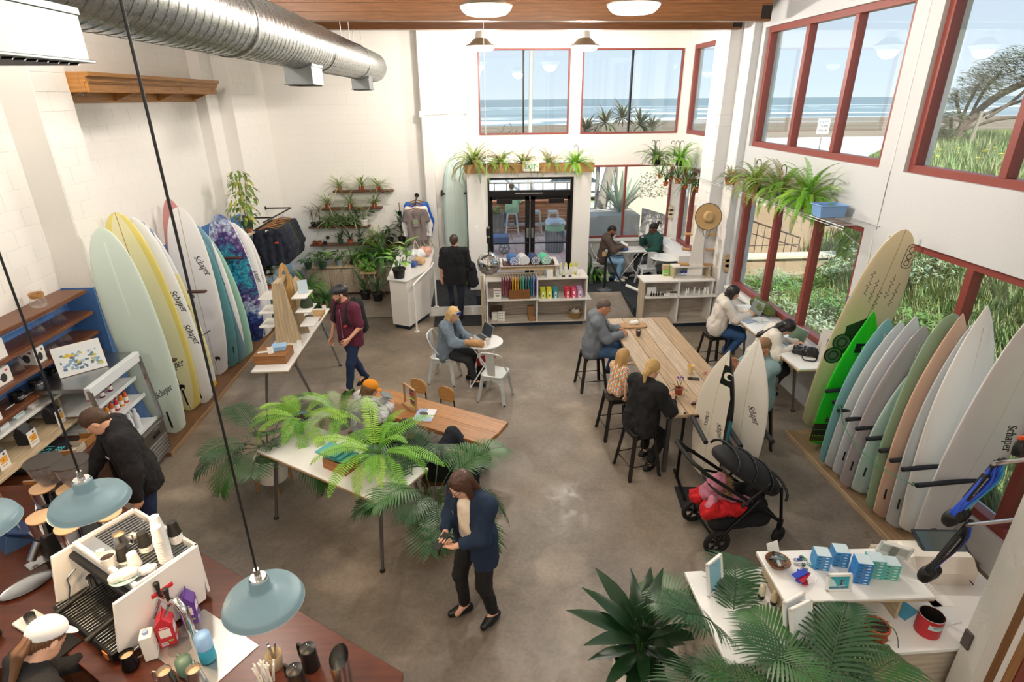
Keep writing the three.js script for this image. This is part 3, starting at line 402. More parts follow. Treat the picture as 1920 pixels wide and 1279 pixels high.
board({label:'blue-grey board with a white rail beside the dark teal one',tail:[-4.2,0.062,-9.36],nose:[-4.42,2.5,-9.28],W:0.54,normal:LN,marks:'none',col:'#7fa9bd',draw:(c,w,h)=>{c.fillStyle='#f0f2f2';c.fillRect(w*0.86,0,w*0.14,h);script(c,'Schaper',w*0.8,h*0.36,42,1.35);}});
board({label:'pale mint green board with its tail farthest out before the tie-dye board',tail:[-4.16,0.062,-9.63],nose:[-4.43,2.35,-9.51],W:0.52,normal:LN,n:0.6,marks:'none',col:'#a5d3bd',draw:(c,w,h)=>{c.fillStyle='#15151a';c.beginPath();c.arc(w/2,h*0.97,7,0,7);c.fill();c.fillStyle='#5f9fb0';c.fillRect(0,0,w*0.3,h*0.5);}});
board({
label:'blue and purple tie-dye longboard in the left rack',tail:[-4.2,0.062,-10.33],nose:[-4.42,2.48,-10.24],W:0.6,normal:LN,marks:'thruster',col:'#e9e9ee',draw:(c,w,h)=>{
const d=c.createImageData(w,h),hex=[[22,40,96],[36,110,160],[60,170,185],[70,40,110],[190,205,225],[40,60,140]];
for(let j=0;j<h;j++)for(let i=0;i<w;i++){const x=i/w-0.5,y=(j/h-0.42)*3.4,r=Math.hypot(x*1.2,y),n=fb(i/w,j/h*4,9,4,5),q=(r*2.6+n*2.2+0.35*Math.sin(Math.atan2(y,x)*5)+6)%6,a=hex[q|0],b=hex[((q|0)+1)%6],f=q%1,dk=0.75+0.5*tn(i/w,j/h*4,30,2),o=(j*w+i)*4;for(let k=0;k<3;k++)d.data[o+k]=clamp(lerp(a[k],b[k],f)*dk,0,255);d.data[o+3]=255;}
const m=document.createElement('canvas');m.width=w;m.height=h;m.getContext('2d').putImageData(d,0,0);c.drawImage(m,0,0);c.strokeStyle='#f2f2f4';c.lineWidth=5;c.beginPath();c.ellipse(w/2,h/2,w/2-1,h*0.53,0,0,7);c.stroke();
}
});
board({label:'white board with rail lettering just behind the tie-dye longboard',tail:[-4.16,0.062,-10.5],nose:[-4.3,2.3,-10.42],W:0.56,normal:LN,marks:'none',col:'#eef0f2',draw:(c,w,h)=>{stringer(c,w,h,'#c9d3da');script(c,'Schaper',w*0.86,h*0.45,42,1.35);}});
board({label:'white board last in the left rack, next to the wall shelves',tail:[-4.16,0.062,-10.66],nose:[-4.28,2.18,-10.58],W:0.55,normal:LN,marks:'none',col:'#f3f4f4',draw:(c,w,h)=>script(c,'Schaper',w*0.86,h*0.42,42,1.35)});
{
const t=thing('board_platform','low brown plywood platform under the left surfboards','platform',[0,0,0]),w=wood('#8a6443',0.5);
for(let i=0;i<3;i++)part('plank',span([-4.88,0,-10.95+i*1.45],[-4.06,0.06,-9.505+i*1.45]),w,t);
part('edge_strip',span([-4.058,0,-10.95],[-4.045,0.066,-6.6]),wood('#c2a078'),t);
for(const[z,y,label]of[[-8.1,1.1,'dark wooden rack arm with a blue-tipped leash between the yellow and white longboards'],[-8.62,1.62,'dark wooden rack arm in front of the white longboard'],[-10.12,1.75,'dark wooden rack arm in front of the tie-dye longboard'],[-7.36,1.05,'dark wooden rack arm behind the framed picture on the cooler']]){
const a=thing('rack_arm',label,'rack arm',[-4.68,y,z]);
part('arm',[bx(0.62,0.035,0.09,0.26,0,0,0.012),bx(0.03,0.2,0.12,-0.03,0,0)],wood('#5b3420',0.45),a);
part('strap',tube([[0.3,0.02,0.03],[0.4,-0.06,0.05],[0.3,-0.1,0.05],[0.22,-0.03,0.04]],0.008,20),C.blackRubber,a);
if(z===-8.1){part('leash',tube([[0.4,0.0,0.05],[0.62,0.02,0.08],[0.8,0.12,0.1]],0.006,20),C.black,a);part('buckle',sph(0.022,0.45,0,0.05),plastic('#2a7fd0'),a);}
}
}
board({label:'tall pale glassy aqua longboard standing against the back wall left of the doors',tail:[-0.43,0.203,-13.66],nose:[-0.43,3.08,-13.7],W:0.56,normal:[0,0,1],marks:'none',col:'#cfe2dc',draw:(c,w,h)=>{railBand(c,w,h,'#b5d2cd',0.1);stringer(c,w,h,'#b9c8b8',4);}});
one('board_hook','two small black wall hooks holding the pale aqua board','hook',[-1,1].map((s)=>[bx(0.04,0.12,0.18,s*0.3,0,0,0.008),bx(0.1,0.04,0.05,s*0.27,0,0.1)]),mat('#2b1c12',0.5),[-0.43,2.27,-13.74]);
const RN=[Math.sin(-6*rad),0.0,Math.cos(6*rad)],str=(k)=>(c,w,h)=>stringer(c,w,h,k,2);
board({label:'large cream longboard with a signed nose leaning on the window pier behind the green board',tail:[4.6,0.03,-6.55],nose:[4.66,2.939,-5.826],W:0.56,normal:[-0.35,0,0.94],marks:'none',col:'#d9cba8',draw:(c,w,h)=>{stringer(c,w,h,'#a88a5c',3);c.strokeStyle='#3a3835';c.lineWidth=3;c.fillStyle='#8d8a84';c.beginPath();c.roundRect(w*0.66,h*0.05,46,92,16);c.stroke();for(let i=0;i<3;i++){c.beginPath();c.arc(w*0.66+22,h*0.05+20+i*26,11,0,6);c.stroke();}for(let i=0;i<5;i++){c.lineWidth=2;c.beginPath();const x0=w*(0.26+i*0.13),y0=h*(0.17+(i%3)*0.03);c.moveTo(x0,y0);for(let k=1;k<14;k++)c.lineTo(x0+(k%2?6:-5)+Math.sin(k*2.1+i)*4,y0+k*8);c.stroke();}c.fillStyle='#2b2a2c';c.beginPath();c.moveTo(w*0.2,h*0.42);c.lineTo(w*0.55,h*0.36);c.lineTo(w*0.42,h*0.47);c.lineTo(w*0.95,h*0.47);c.lineTo(w*0.3,h*0.56);c.fill();for(const[x,y]of[[0.25,0.5],[0.2,0.57]]){c.fillStyle='#5b5a5e';c.beginPath();c.ellipse(w*x,h*y,42,40,0,0,7);c.fill();c.strokeStyle='#202022';c.lineWidth=7;c.stroke();c.beginPath();c.ellipse(w*x,h*y,22,22,0,0,7);c.stroke();}c.fillStyle='#6a3a6a';for(let i=0;i<4;i++)c.fillRect(w*0.62+i*8,h*0.4-i*3,4,36);}});
const greenDraw=(c,w,h)=>{
stringer(c,w,h,'#63e62e',2);c.fillStyle='#101312';c.fillRect(w*0.3,h*0.2,116,62);c.fillStyle='#35e821';c.beginPath();c.arc(w*0.52,h*0.2+30,20,1,6);c.arc(w*0.56,h*0.2+32,13,6,1,true);c.fill();text(c,"O'NEILL",w*0.53,h*0.2+74,24,'#101312');
c.save();c.translate(w*0.5,h*0.54);c.rotate(0.6);c.fillStyle='#101312';c.fillRect(-24,-24,48,48);c.restore();text(c,'P',w*0.5,h*0.54,34,'#e8f4e4');
c.fillStyle='#101312';c.fillRect(w*0.3,h*0.745,90,40);text(c,'CREATURES',w*0.48,h*0.755,14,'#d8d43a');text(c,'OF LEISURE',w*0.48,h*0.772,14,'#d8d43a');
for(let i=0;i<3;i++){const y0=h*(0.8+i*0.055);c.fillStyle='#15160f';c.fillRect(w*0.08,y0,w*0.84,h*0.05);}for(let i=0;i<260;i++){c.fillStyle='#b9bd2a';c.fillRect(w*0.1+((i*37)%200),h*0.9+((i*53)%90),4,4);}c.fillStyle='#cfd22e';c.beginPath();c.arc(w*0.5,h*0.83,14,0,7);c.fill();
};
board({label:'bright neon green shortboard with black traction pad nearest the window counter',tail:[4.45,0.062,-6.09],nose:[4.5,2.04,-5.74],W:0.5,H:0.062,n:0,t:0.62,normal:[0.0,0.1,1],marks:'none',col:'#1fd414',draw:greenDraw,gloss:0.35});
const RB=[
['teal blue round-nosed board just right of the neon green one',[4.33,-5.65],[4.5,2.04,-5.5],'#7fb9bd',0.35,'none',0.52],
['pale grey board second right of the neon green one',[4.35,-5.56],[4.56,2.05,-5.38],'#cfd6d6',0.3,'none',0.52],
['white board with a soft blue sheen beside the mauve board',[4.36,-5.41],[4.55,2.18,-5.2],'#dfe5ea',0.15,'thruster',0.53],
['grey mauve board with a dark tail in the right rack',[4.32,-5.2],[4.56,2.13,-5.07],'#b9b0b6',0.3,'thruster',0.53],
['short pale aqua board low between the mauve and sage boards',[4.39,-5.08],[4.6,1.75,-4.98],'#c5dbd8',0.5,'thruster',0.53],
['sage green longboard in the right rack',[4.35,-4.78],[4.56,2.37,-4.77],'#94b093',0.9,'none',0.56],
['peach pink board between the sage and grey boards',[4.37,-4.66],[4.58,2.4,-4.7],'#dcb9a2',0.1,'thruster',0.53],
['blue-grey shaded board third from the right end of the rack',[4.41,-4.5],[4.58,2.37,-4.55],'#c3cdd2',0.2,'thruster',0.54],
['clean white pointed board second from the right end of the rack',[4.5,-4.43],[4.6,2.55,-4.5],'#f0f0ec',0.15,'none',0.53],
['big white longboard at the right end of the rack before the bright window',[4.55,-4.3],[4.66,2.72,-4.02],'#eef1f3',0.8,'plug',0.6],
];
RB.forEach(([label,p,nose,col,n,marks,W],i)=>board({label,tail:[p[0],0.062,p[1]],nose,W,H:0.065,n,t:n>0.7?0.5:0.6,normal:RN,marks,col,plain:i<9,draw:i===9?(c,w,h)=>{stringer(c,w,h,'#d9d3c4',2);script(c,'Schaper',w*0.8,h*0.48,46,1.3);glyph(c,w*0.5,h*0.94,1.1);}:str('#e4ddcc')}));
{
const t=thing('board_platform','low tan plywood platform under the right-hand surfboards','platform',[0,0,0]);
for(let i=0;i<2;i++)part('plank',span([4.2,0,-6.5+i*1.25],[4.85,0.06,-5.255+i*1.25]),wood('#9b7e5e',0.5),t);
part('edge_strip',span([4.185,0,-6.5],[4.198,0.066,-4.0]),wood('#c9ae8c'),t);
const foam=mat('#23272d',0.7);
[[4.2,1.0,-5.88],[4.16,0.97,-5.66],[4.13,0.95,-5.5],[4.12,0.94,-5.32],[4.12,0.93,-5.14],[4.12,0.92,-4.95],[4.12,0.91,-4.74],[4.13,0.9,-4.58],[4.14,0.9,-4.43],[4.1,0.9,-4.18]].forEach(([x,y,z],i)=>{
const a=thing('rack_arm','x','rack arm',[x,y,z]);a.userData.label=['black foam rack arm against the neon green board','black foam rack arm below the teal board','black foam rack arm holding the knotted green leash','black foam rack arm before the mauve board','black foam rack arm before the pale aqua board','black foam rack arm left of the sage longboard','black foam rack arm right of the sage longboard','black foam rack arm before the peach board','black foam rack arm before the blue-grey board','longest black foam rack arm across the last white longboard'][i];
part('foam_sleeve',bar([0,0,0],[0.62,0.03,0],0.024,0.024,14),foam,a);part('end_cap',T(lathe([[0.001,0],[0.017,0],[0.018,0.008],[0.001,0.01]],14),[0,0,0],[0,0,PI/2]),mat('#0c0d0f',0.6),a);part('pipe',bar([0.6,0.03,0],[0.74,0.035,0],0.014),C.steel,a);
});
one('tether_rope','thin green leash cord strung across the right-hand boards','cord',[tube([[4.14,1.0,-5.5],[4.1,0.86,-5.3],[4.08,0.78,-4.95],[4.08,0.8,-4.6],[4.1,0.88,-4.2]],0.005,40),T(new THREE.TorusGeometry(0.02,0.006,6,14),[4.14,1.0,-5.5]),T(new THREE.TorusGeometry(0.016,0.005,6,14),[4.1,0.885,-4.22])],plastic('#2f7d4f',0.5));
}
board({label:'white shortboard with black nose patch and teal rail in the floor stand',tail:[2.62,0.1,-5.5],nose:[2.66,1.77,-5.46],W:0.5,H:0.062,n:0,t:0.6,normal:[-0.86,0,0.5],marks:'none',col:'#e6dfd0',draw:(c,w,h)=>{stringer(c,w,h,'#c9b892',3);c.fillStyle='#15171a';c.beginPath();c.moveTo(w*0.5,0);c.lineTo(w,0);c.lineTo(w,h);c.lineTo(w*0.92,h);c.lineTo(w*0.84,h*0.3);c.fill();c.fillStyle='#1f6f7f';c.fillRect(w*0.93,h*0.45,w*0.07,h*0.55);c.fillStyle='#15171a';c.fillRect(w*0.5,h*0.1,w*0.34,h*0.13);c.fillStyle='#e6dfd0';c.beginPath();c.arc(w*0.66,h*0.165,28,0.8,5.6);c.arc(w*0.7,h*0.165,18,5.6,0.8,true);c.fill();script(c,'Schaper',w*0.76,h*0.56,44,1.4);c.save();c.translate(w*0.38,h*0.52);c.rotate(PI/2);text(c,"O'NEILL",0,0,30,'#15171a');c.restore();}});
board({label:'plain white shortboard with script lettering in the floor stand by the long table',tail:[2.98,0.1,-5.4],nose:[2.95,1.9,-5.42],W:0.52,H:0.064,n:0,t:0.6,normal:[-0.8,0,0.6],marks:'none',col:'#eeece4',draw:(c,w,h)=>{stringer(c,w,h,'#cdc6b4',3);script(c,'Schaper',w*0.72,h*0.47,46,1.2);}});
{
const t=thing('board_stand','black steel floor stand with foam arms holding two shortboards','stand',[2.75,0,-5.4],-0.12),k=C.blackMetal,foam=mat('#23272d',0.7);
part('base_plate',[bb(0.5,0.02,0.42,-0.22,0,0.2)],mat('#1a1b1d',0.7),t);
for(const x of[-0.4,0.5])part('upright',[bar([x,0,-0.2],[x,0.92,-0.2],0.018),bar([x,0.02,-0.35],[x,0.02,0.25],0.018)],k,t);
part('cross_bar',[bar([-0.4,0.88,-0.2],[0.5,0.88,-0.2],0.02),bar([-0.4,0.4,-0.2],[0.5,0.4,-0.2],0.016)],k,t);
for(const[x,y,l]of[[-0.32,0.88,0.56],[0.08,0.8,0.5],[0.06,0.66,0.42],[0.5,0.74,0.3]])part('foam_arm',[bar([x,y,-0.2],[x+0.02,y,-0.2+l],0.027,0.027,14)],foam,t);
}
function frond({L=0.7,n=22,lw=0.22,ww=0.02,e0=1.1,bend=1.3,start=0.25,droop=0.35,stem=0.005,kind='palm',seed=1}){
const rr=rng(seed),pos=[],idx=[],P=[],S=18;let a=e0,y=0,z=0;
for(let i=0;i<=S;i++){P.push([0,y,z,a]);const d=L/S;y+=Math.sin(a)*d;z+=Math.cos(a)*d;a-=(bend/S)*(0.6+0.8*(i/S));}
const at=(t)=>{const f=clamp(t,0,0.9999)*S,i=Math.floor(f),k=f-i;return P[i].map((v,j)=>lerp(v,P[i+1][j],k));};
const tri=(l)=>{const b=pos.length/3;for(const p of l)pos.push(...p);return b;};
for(let i=0;i<n;i++)for(const s of[-1,1]){
const t=start+(1-start)*((i+(s>0?0.25:0))/n),[,py,pz,ang]=at(t),q=(t-start)/(1-start);
const prof=kind==='palm'?Math.pow(Math.sin(PI*(0.22+0.72*q)),0.8):Math.pow(Math.sin(PI*(0.1+0.88*q)),0.7)*(1-0.25*q);
const len_=lw*prof*(0.88+0.24*rr()),A=kind==='palm'?lerp(0.5,1.0,q):lerp(0.12,0.5,q),T0=[0,Math.sin(ang),Math.cos(ang)],U=[0,Math.cos(ang),-Math.sin(ang)];
let d=nrm(add(add([s*Math.cos(A),0,0],mul(T0,Math.sin(A))),mul(U,kind==='palm'?0.22:0.05))),p=[0,py,pz],w=ww*(0.7+0.3*prof);const W=nrm(cross(d,U));const segs=3,rows=[];
for(let k=0;k<=segs;k++){const u=k/segs,hw=w*(k===segs?0.04:[0.35,1,0.8][k])*0.5;rows.push([add(p,mul(W,hw)),add(p,mul(W,-hw))]);d=nrm(add(d,[0,-droop*(0.4+u),0]));p=add(p,mul(d,len_/segs));}
const b=tri(rows.flat());for(let k=0;k<segs;k++){const o=b+k*2;idx.push(o,o+2,o+1,o+1,o+2,o+3);}
}
const g=new THREE.BufferGeometry();g.setAttribute('position',new THREE.Float32BufferAttribute(pos,3));g.setIndex(idx);g.computeVertexNormals();
const st=new THREE.TubeGeometry(new THREE.CatmullRomCurve3(P.filter((_,i)=>i%3===0).map((p)=>V3(p[0],p[1],p[2]))),10,stem,4,false);
return join([g,st]);
}
const G={
palm:[0,1,2].map((i)=>frond({L:0.8,n:19,lw:0.3,ww:0.02,e0:1.25-i*0.2,bend:1.0+i*0.35,start:0.38,droop:0.3,seed:3+i})),
boston:[0,1,2].map((i)=>frond({L:0.52,n:34,lw:0.05,ww:0.0105,e0:1.3-i*0.35,bend:1.6+i*0.4,start:0.06,droop:0.15,kind:'fern',stem:0.002,seed:13+i})),
tree:[0,1,2].map((i)=>frond({L:0.72,n:30,lw:0.115,ww:0.0155,e0:1.2-i*0.2,bend:1.3+i*0.5,start:0.1,droop:0.12,kind:'fern',stem:0.004,seed:23+i})),
};
const LM={palm:leafm('#35692a',0.4),palmD:leafm('#28552c',0.4),fern:leafm('#74b52c',0.5),fernL:leafm('#98c83a',0.5),fernS:leafm('#9aaf86',0.6),boston:leafm('#7f9a3c',0.55),bostonB:leafm('#a08348',0.6),bostonD:leafm('#4c7a3e',0.5),spider:leafm('#b6c28c',0.5),spiderG:leafm('#5f8a3c',0.5),dark:leafm('#1f3f22',0.3),broad:leafm('#35602b',0.35),aloe:leafm('#4a6b48',0.5),drac:leafm('#6d5a4a',0.5),schef:leafm('#6f8f3a',0.4),schefL:leafm('#b9bd58',0.4),dief:leafm('#9fbf7a',0.4)};
const pot=(r,h,k=1.12,lip=0.012)=>lathe([[0.001,0],[r*0.8,0],[r*0.82,0.004],[r,h*0.82],[r*1.0+lip*0.6,h*0.83],[r+lip*0.6,h],[r-0.006,h],[r-0.01,h*0.85],[0.001,h*0.85]],24);
const soil=(r,y)=>lathe([[0.001,y+0.004],[r*0.6,y+0.003],[r,y]],16);
function potted(t,r,h,m){part('pot',pot(r,h),m,t);part('soil',soil(r*0.97,h*0.87),C.soil,t);return t;}
function fronds(t,geos,ms,n,y,{tilt=[-0.2,0.7],s=[0.8,1.1],seed=1,part:nm='frond',yaw,base=0.02}={}){
const rr=rng(seed);
for(let i=0;i<n;i++){const a=yaw?lerp(yaw[0],yaw[1],rr()):i*2.399+rr()*0.4,k=rr(),tl=lerp(tilt[0],tilt[1],k),g=geos[rr()*geos.length|0];inst(g,ms[rr()*ms.length|0],nm,t,[Math.sin(a)*base,y,Math.cos(a)*base],[tl,a,(rr()-0.5)*0.3],lerp(s[0],s[1],rr()));}
return t;
}
const strap=[leafQuad(0.3,0.016,0.75,5),leafQuad(0.26,0.014,1.1,5),leafQuad(0.34,0.018,0.45,5)].map((g)=>prep(g));
const ovate=[leafQuad(0.16,0.075,0.25,4),leafQuad(0.13,0.06,0.4,4)].map((g)=>prep(g));
const sword=[leafQuad(0.3,0.035,0.12,4),leafQuad(0.26,0.03,0.3,4)].map((g)=>prep(g));
const bigLeaf=[leafQuad(0.5,0.13,0.3,6),leafQuad(0.44,0.12,0.5,6),leafQuad(0.4,0.11,0.15,6)].map((g)=>prep(g));
function standPot(t,r=0.17,h=0.3,lift=0.12){
part('pot',T(lathe([[0.001,0],[r*0.86,0],[r*0.9,0.006],[r,h*0.5],[r*1.01,h],[r*0.93,h],[r*0.92,h*0.86],[0.001,h*0.86]],36),[0,lift,0]),mat('#e9e7e3',0.4),t);
part('soil',soil(r*0.92,lift+h*0.88),C.soil,t);
for(let i=0;i<4;i++){const a=i*PI/2+0.5;part('leg',[bar([Math.sin(a)*(r+0.02),0,Math.cos(a)*(r+0.02)],[Math.sin(a)*(r+0.012),lift+0.12,Math.cos(a)*(r+0.012)],0.013,0.015),bar([0,lift-0.02,0],[Math.sin(a)*(r+0.01),lift-0.02,Math.cos(a)*(r+0.01)],0.01)],wood('#c99560'),t);}
}
{
let t=thing('potted_palm','potted palm in a white pot with wooden legs left of the white fern table','plant',[-2.5,0,-5.86]);standPot(t,0.18,0.32);
part('trunk',[0,1,2,3,4].map((i)=>bar([Math.sin(i*1.3)*0.05,0.36,Math.cos(i*1.3)*0.05],[Math.sin(i*1.3)*0.09,0.62,Math.cos(i*1.3)*0.09],0.014,0.009)),leafm('#6d7a3c',0.6),t);
fronds(t,G.palm,[LM.palm,LM.palmD],15,0.56,{tilt:[-0.25,0.85],s:[0.85,1.15],seed:4,base:0.06});
part('print',T(new THREE.CylinderGeometry(0.1815,0.178,0.16,24,1,true,-0.35,0.7),[0,0.3,0]),printed(print(128,64,(x)=>{x.fillStyle='#eceae6';x.fillRect(0,0,128,64);x.strokeStyle='#7a3a30';x.lineWidth=4;for(let i=-3;i<=3;i++){x.beginPath();x.moveTo(64,60);x.quadraticCurveTo(64+i*6,30,64+i*16,10+Math.abs(i)*6);x.stroke();}})),t);
t=thing('potted_palm','potted palm in a white pot with wooden legs beside the woman with the phone','plant',[-0.49,0,-4.72]);standPot(t,0.17,0.3);
part('trunk',[0,1,2,3,4].map((i)=>bar([Math.sin(i*1.3)*0.05,0.36,Math.cos(i*1.3)*0.05],[Math.sin(i*1.3)*0.08,0.66,Math.cos(i*1.3)*0.08],0.013,0.009)),leafm('#55702f',0.6),t);
fronds(t,G.palm,[LM.palm,LM.palmD],17,0.6,{tilt:[-0.3,0.95],s:[0.85,1.12],seed:9,base:0.05});
}
for(const[p,label,n,ms,g,seed,potc,s]of[
[[-2.013,0.86,-5.717],'bright green fern at the left end of the white table',16,[LM.fern,LM.fernL],G.tree,31,'#5d7f88',0.92],
[[-1.575,0.86,-5.753],'pale silvery fern at the back of the white table',13,[LM.fernS,LM.fern],G.tree,35,'#7c8a80',0.92],
[[-1.062,0.86,-4.967],'large bright green fern hanging over the front edge of the white table',20,[LM.fern,LM.fern,LM.fernL],G.tree,38,'#5d7f88',0.95],
]){const t=thing('potted_fern',label,'plant',p);potted(t,0.11,0.17,plastic(potc,0.5));fronds(t,g,ms,n,0.16,{tilt:[-0.35,0.9],s:[s*0.75,s*1.1],seed,base:0.05});}
{
let t=thing('potted_aspidistra','dark glossy broad-leaved plant in a white pot at the bottom of the photo','plant',[1.12,0,-2.92]);standPot(t,0.19,0.34,0.12);
part('inner_pot',T(pot(0.15,0.16),[0,0.34,0]),C.blackPot,t);
const rr=rng(8);for(let i=0;i<30;i++){const a=i*2.399,k=i/30;const yy=0.5+0.22*(1-k)*rr()+0.16*(1-k);inst(bigLeaf[i%3],LM.dark,'leaf',t,[Math.sin(a)*0.05,yy,Math.cos(a)*0.05],[-1.45+1.5*k+rr()*0.2,a,(rr()-0.5)*0.4],0.75+rr()*0.3);}
part('stem',[0,1,2,3,4,5].map((i)=>bar([0,0.44,0],[Math.sin(i)*0.06,0.82,Math.cos(i)*0.06],0.01,0.006)),LM.broad,t);
for(const[p,label,n,seed,s,yaw]of[[[1.62,0,-2.62],'tall dark green palm in front of the retail counter, behind the nearest palm',15,14,0.92],[[1.95,0,-2.1],'nearest palm with fronds reaching over the corner of the retail counter',16,17,1.0]]){
t=thing('potted_palm',label,'plant',p);standPot(t,0.18,0.32);
part('trunk',[0,1,2,3,4].map((i)=>bar([Math.sin(i*1.3)*0.05,0.36,Math.cos(i*1.3)*0.05],[Math.sin(i*1.3)*0.07,0.9,Math.cos(i*1.3)*0.07],0.014,0.009)),leafm('#3f5a2c',0.6),t);
fronds(t,G.palm,[LM.palm,LM.palmD,LM.palmD],n,0.82,{tilt:[-0.15,0.9],s:[s*0.8,s*1.1],seed,base:0.05});
}
}
function boston(label,p,n,s,seed,ms=[LM.boston,LM.boston,LM.bostonB],potM=C.terracotta,group,y0=0.11,pr=0.1,hooks=0){
const t=thing('boston_fern',label,'plant',p,0,group);potted(t,pr,0.12,potM);fronds(t,G.boston,ms,Math.round(n*1.7),y0,{tilt:[-0.5,0.75],s:[s*0.7,s*1.15],seed,base:0.03});
for(let i=0;i<hooks;i++)part('hook',tube([[0.05-i*0.1,0.1,0],[0.05-i*0.1,0.42,0],[0.03-i*0.1,0.5,0],[-0.02-i*0.1,0.5,0],[-0.03-i*0.1,0.44,0]],0.006,20,6),C.black,t);return t;
}
boston('big drooping grey-green fern at the left end of the planter above the doors',[0.05,2.86,-12.82],46,1.25,41,[LM.boston,LM.bostonD,LM.boston,LM.bostonB],C.blackPot);
boston('second fern from the left in the planter above the doors',[0.62,2.86,-12.82],34,1.0,42,[LM.boston,LM.bostonB,LM.fern],C.terracotta);
boston('brown-tipped fern behind the exit sign in the planter above the doors',[1.12,2.86,-12.82],28,0.95,43,[LM.boston,LM.bostonB],C.terracotta);
boston('fourth fern from the left in the planter above the doors',[1.66,2.86,-12.82],26,0.9,44,[LM.boston,LM.bostonB],C.terracotta);
boston('bright yellow-green fern at the right end of the planter above the doors',[2.24,2.86,-12.82],36,0.95,45,[LM.fernL,LM.fern],C.blackPot,undefined,0.11,0.1,1);
boston('dark curly fern at the far end of the wire shelf on the right wall',[4.58,2.86,-10.2],26,0.62,51,[LM.bostonD],C.terracotta);
boston('yellowing brown-tipped fern second along the wire shelf on the right wall',[4.6,2.86,-9.3],50,1.15,52,[LM.boston,LM.bostonB,LM.boston,LM.fernL],C.blackPot,undefined,0.11,0.1,1);
boston('fern with a fresh green centre in the middle of the wire shelf',[4.6,2.86,-8.5],44,1.1,53,[LM.boston,LM.fern,LM.bostonB],plastic('#4a6f9c'),undefined,0.11,0.1,1);
boston('large light green fern beside the blue tub on the wire shelf',[4.6,2.86,-7.75],56,1.2,54,[LM.fern,LM.fernL,LM.boston],C.blackPot);
boston('dark green fern at the left of the hanging shelf in the nook corner',[4.05,2.93,-12.9],30,1.0,61,[LM.bostonD,LM.bostonD,LM.boston],C.blackPot,undefined,0.11,0.1,2);
boston('yellow-green fern at the right of the hanging shelf in the nook corner',[4.5,2.93,-12.65],34,1.05,62,[LM.fernL,LM.fern,LM.fern],C.blackPot,undefined,0.11,0.1,3);
boston('large hanging fern spilling from the carved cabinet corner',[-2.2,0.72,-13.45],46,1.25,71,[LM.fern,LM.bostonD,LM.bostonD],C.blackPot);
boston('fern standing left of the big hanging fern on the carved cabinet',[-2.62,0.72,-13.5],36,1.05,72,[LM.fern,LM.bostonD],C.blackPot);
boston('small bushy fern on the wooden stool before the carved cabinet',[-2.48,0.62,-13.08],22,0.5,73,[LM.fern],C.blackPot);
boston('dark fern on the floor left of the carved cabinet',[-3.75,0.3,-12.4],40,1.15,74,[LM.bostonD,LM.bostonD,LM.fern],C.terracotta,undefined);
boston('low spreading fern on the floor in front of the carved cabinet',[-3.35,0.06,-12.2],36,1.1,75,[LM.bostonD,LM.bostonD],C.terracotta);
boston('bushy fern on the floor at the end of the left board platform',[-3.9,0.0,-11.25],40,0.9,76,[LM.fern,LM.bostonD],C.terracotta);
boston('fern in a pot below the wall shelves beside the last white board',[-4.1,0.28,-11.6],30,0.9,77,[LM.bostonD],C.blackPot);
boston('small palm-like fern on the floor in the nook behind the doors wall',[2.85,0.2,-13.3],26,1.1,78,[LM.fern,LM.bostonD],C.blackPot);
boston('small fern on the floor against the back wall beside the pale aqua board',[-0.22,0.2,-13.4],16,0.8,79,[LM.fern],C.blackPot);
{const s=one('plant_stool','low wooden stool holding the small bushy fern','stool',[bx(0.36,0.03,0.3,0,0.6,0),...[-1,1].flatMap((a)=>[-1,1].map((b)=>bar([a*0.15,0,b*0.12],[a*0.13,0.6,b*0.1],0.014)))],wood('#d3b58a'),[-2.48,0,-13.08]);
const s2=one('plant_block','dark wooden block holding the floor fern up','block',bb(0.3,0.3,0.3),C.walnut,[-3.75,0,-12.4]);const s3=one('plant_block','dark wooden block under the fern below the wall shelves','block',bb(0.26,0.28,0.26),C.walnut,[-4.1,0,-11.6]);const s4=one('plant_tray','shallow dark tray under the low spreading fern','tray',bb(0.3,0.06,0.3),C.black,[-3.35,0,-12.2]);}
const small={};
const proto=(key,build)=>{small[key]??=(()=>{const g=new THREE.Group();build(g);return g;})();return small[key];};
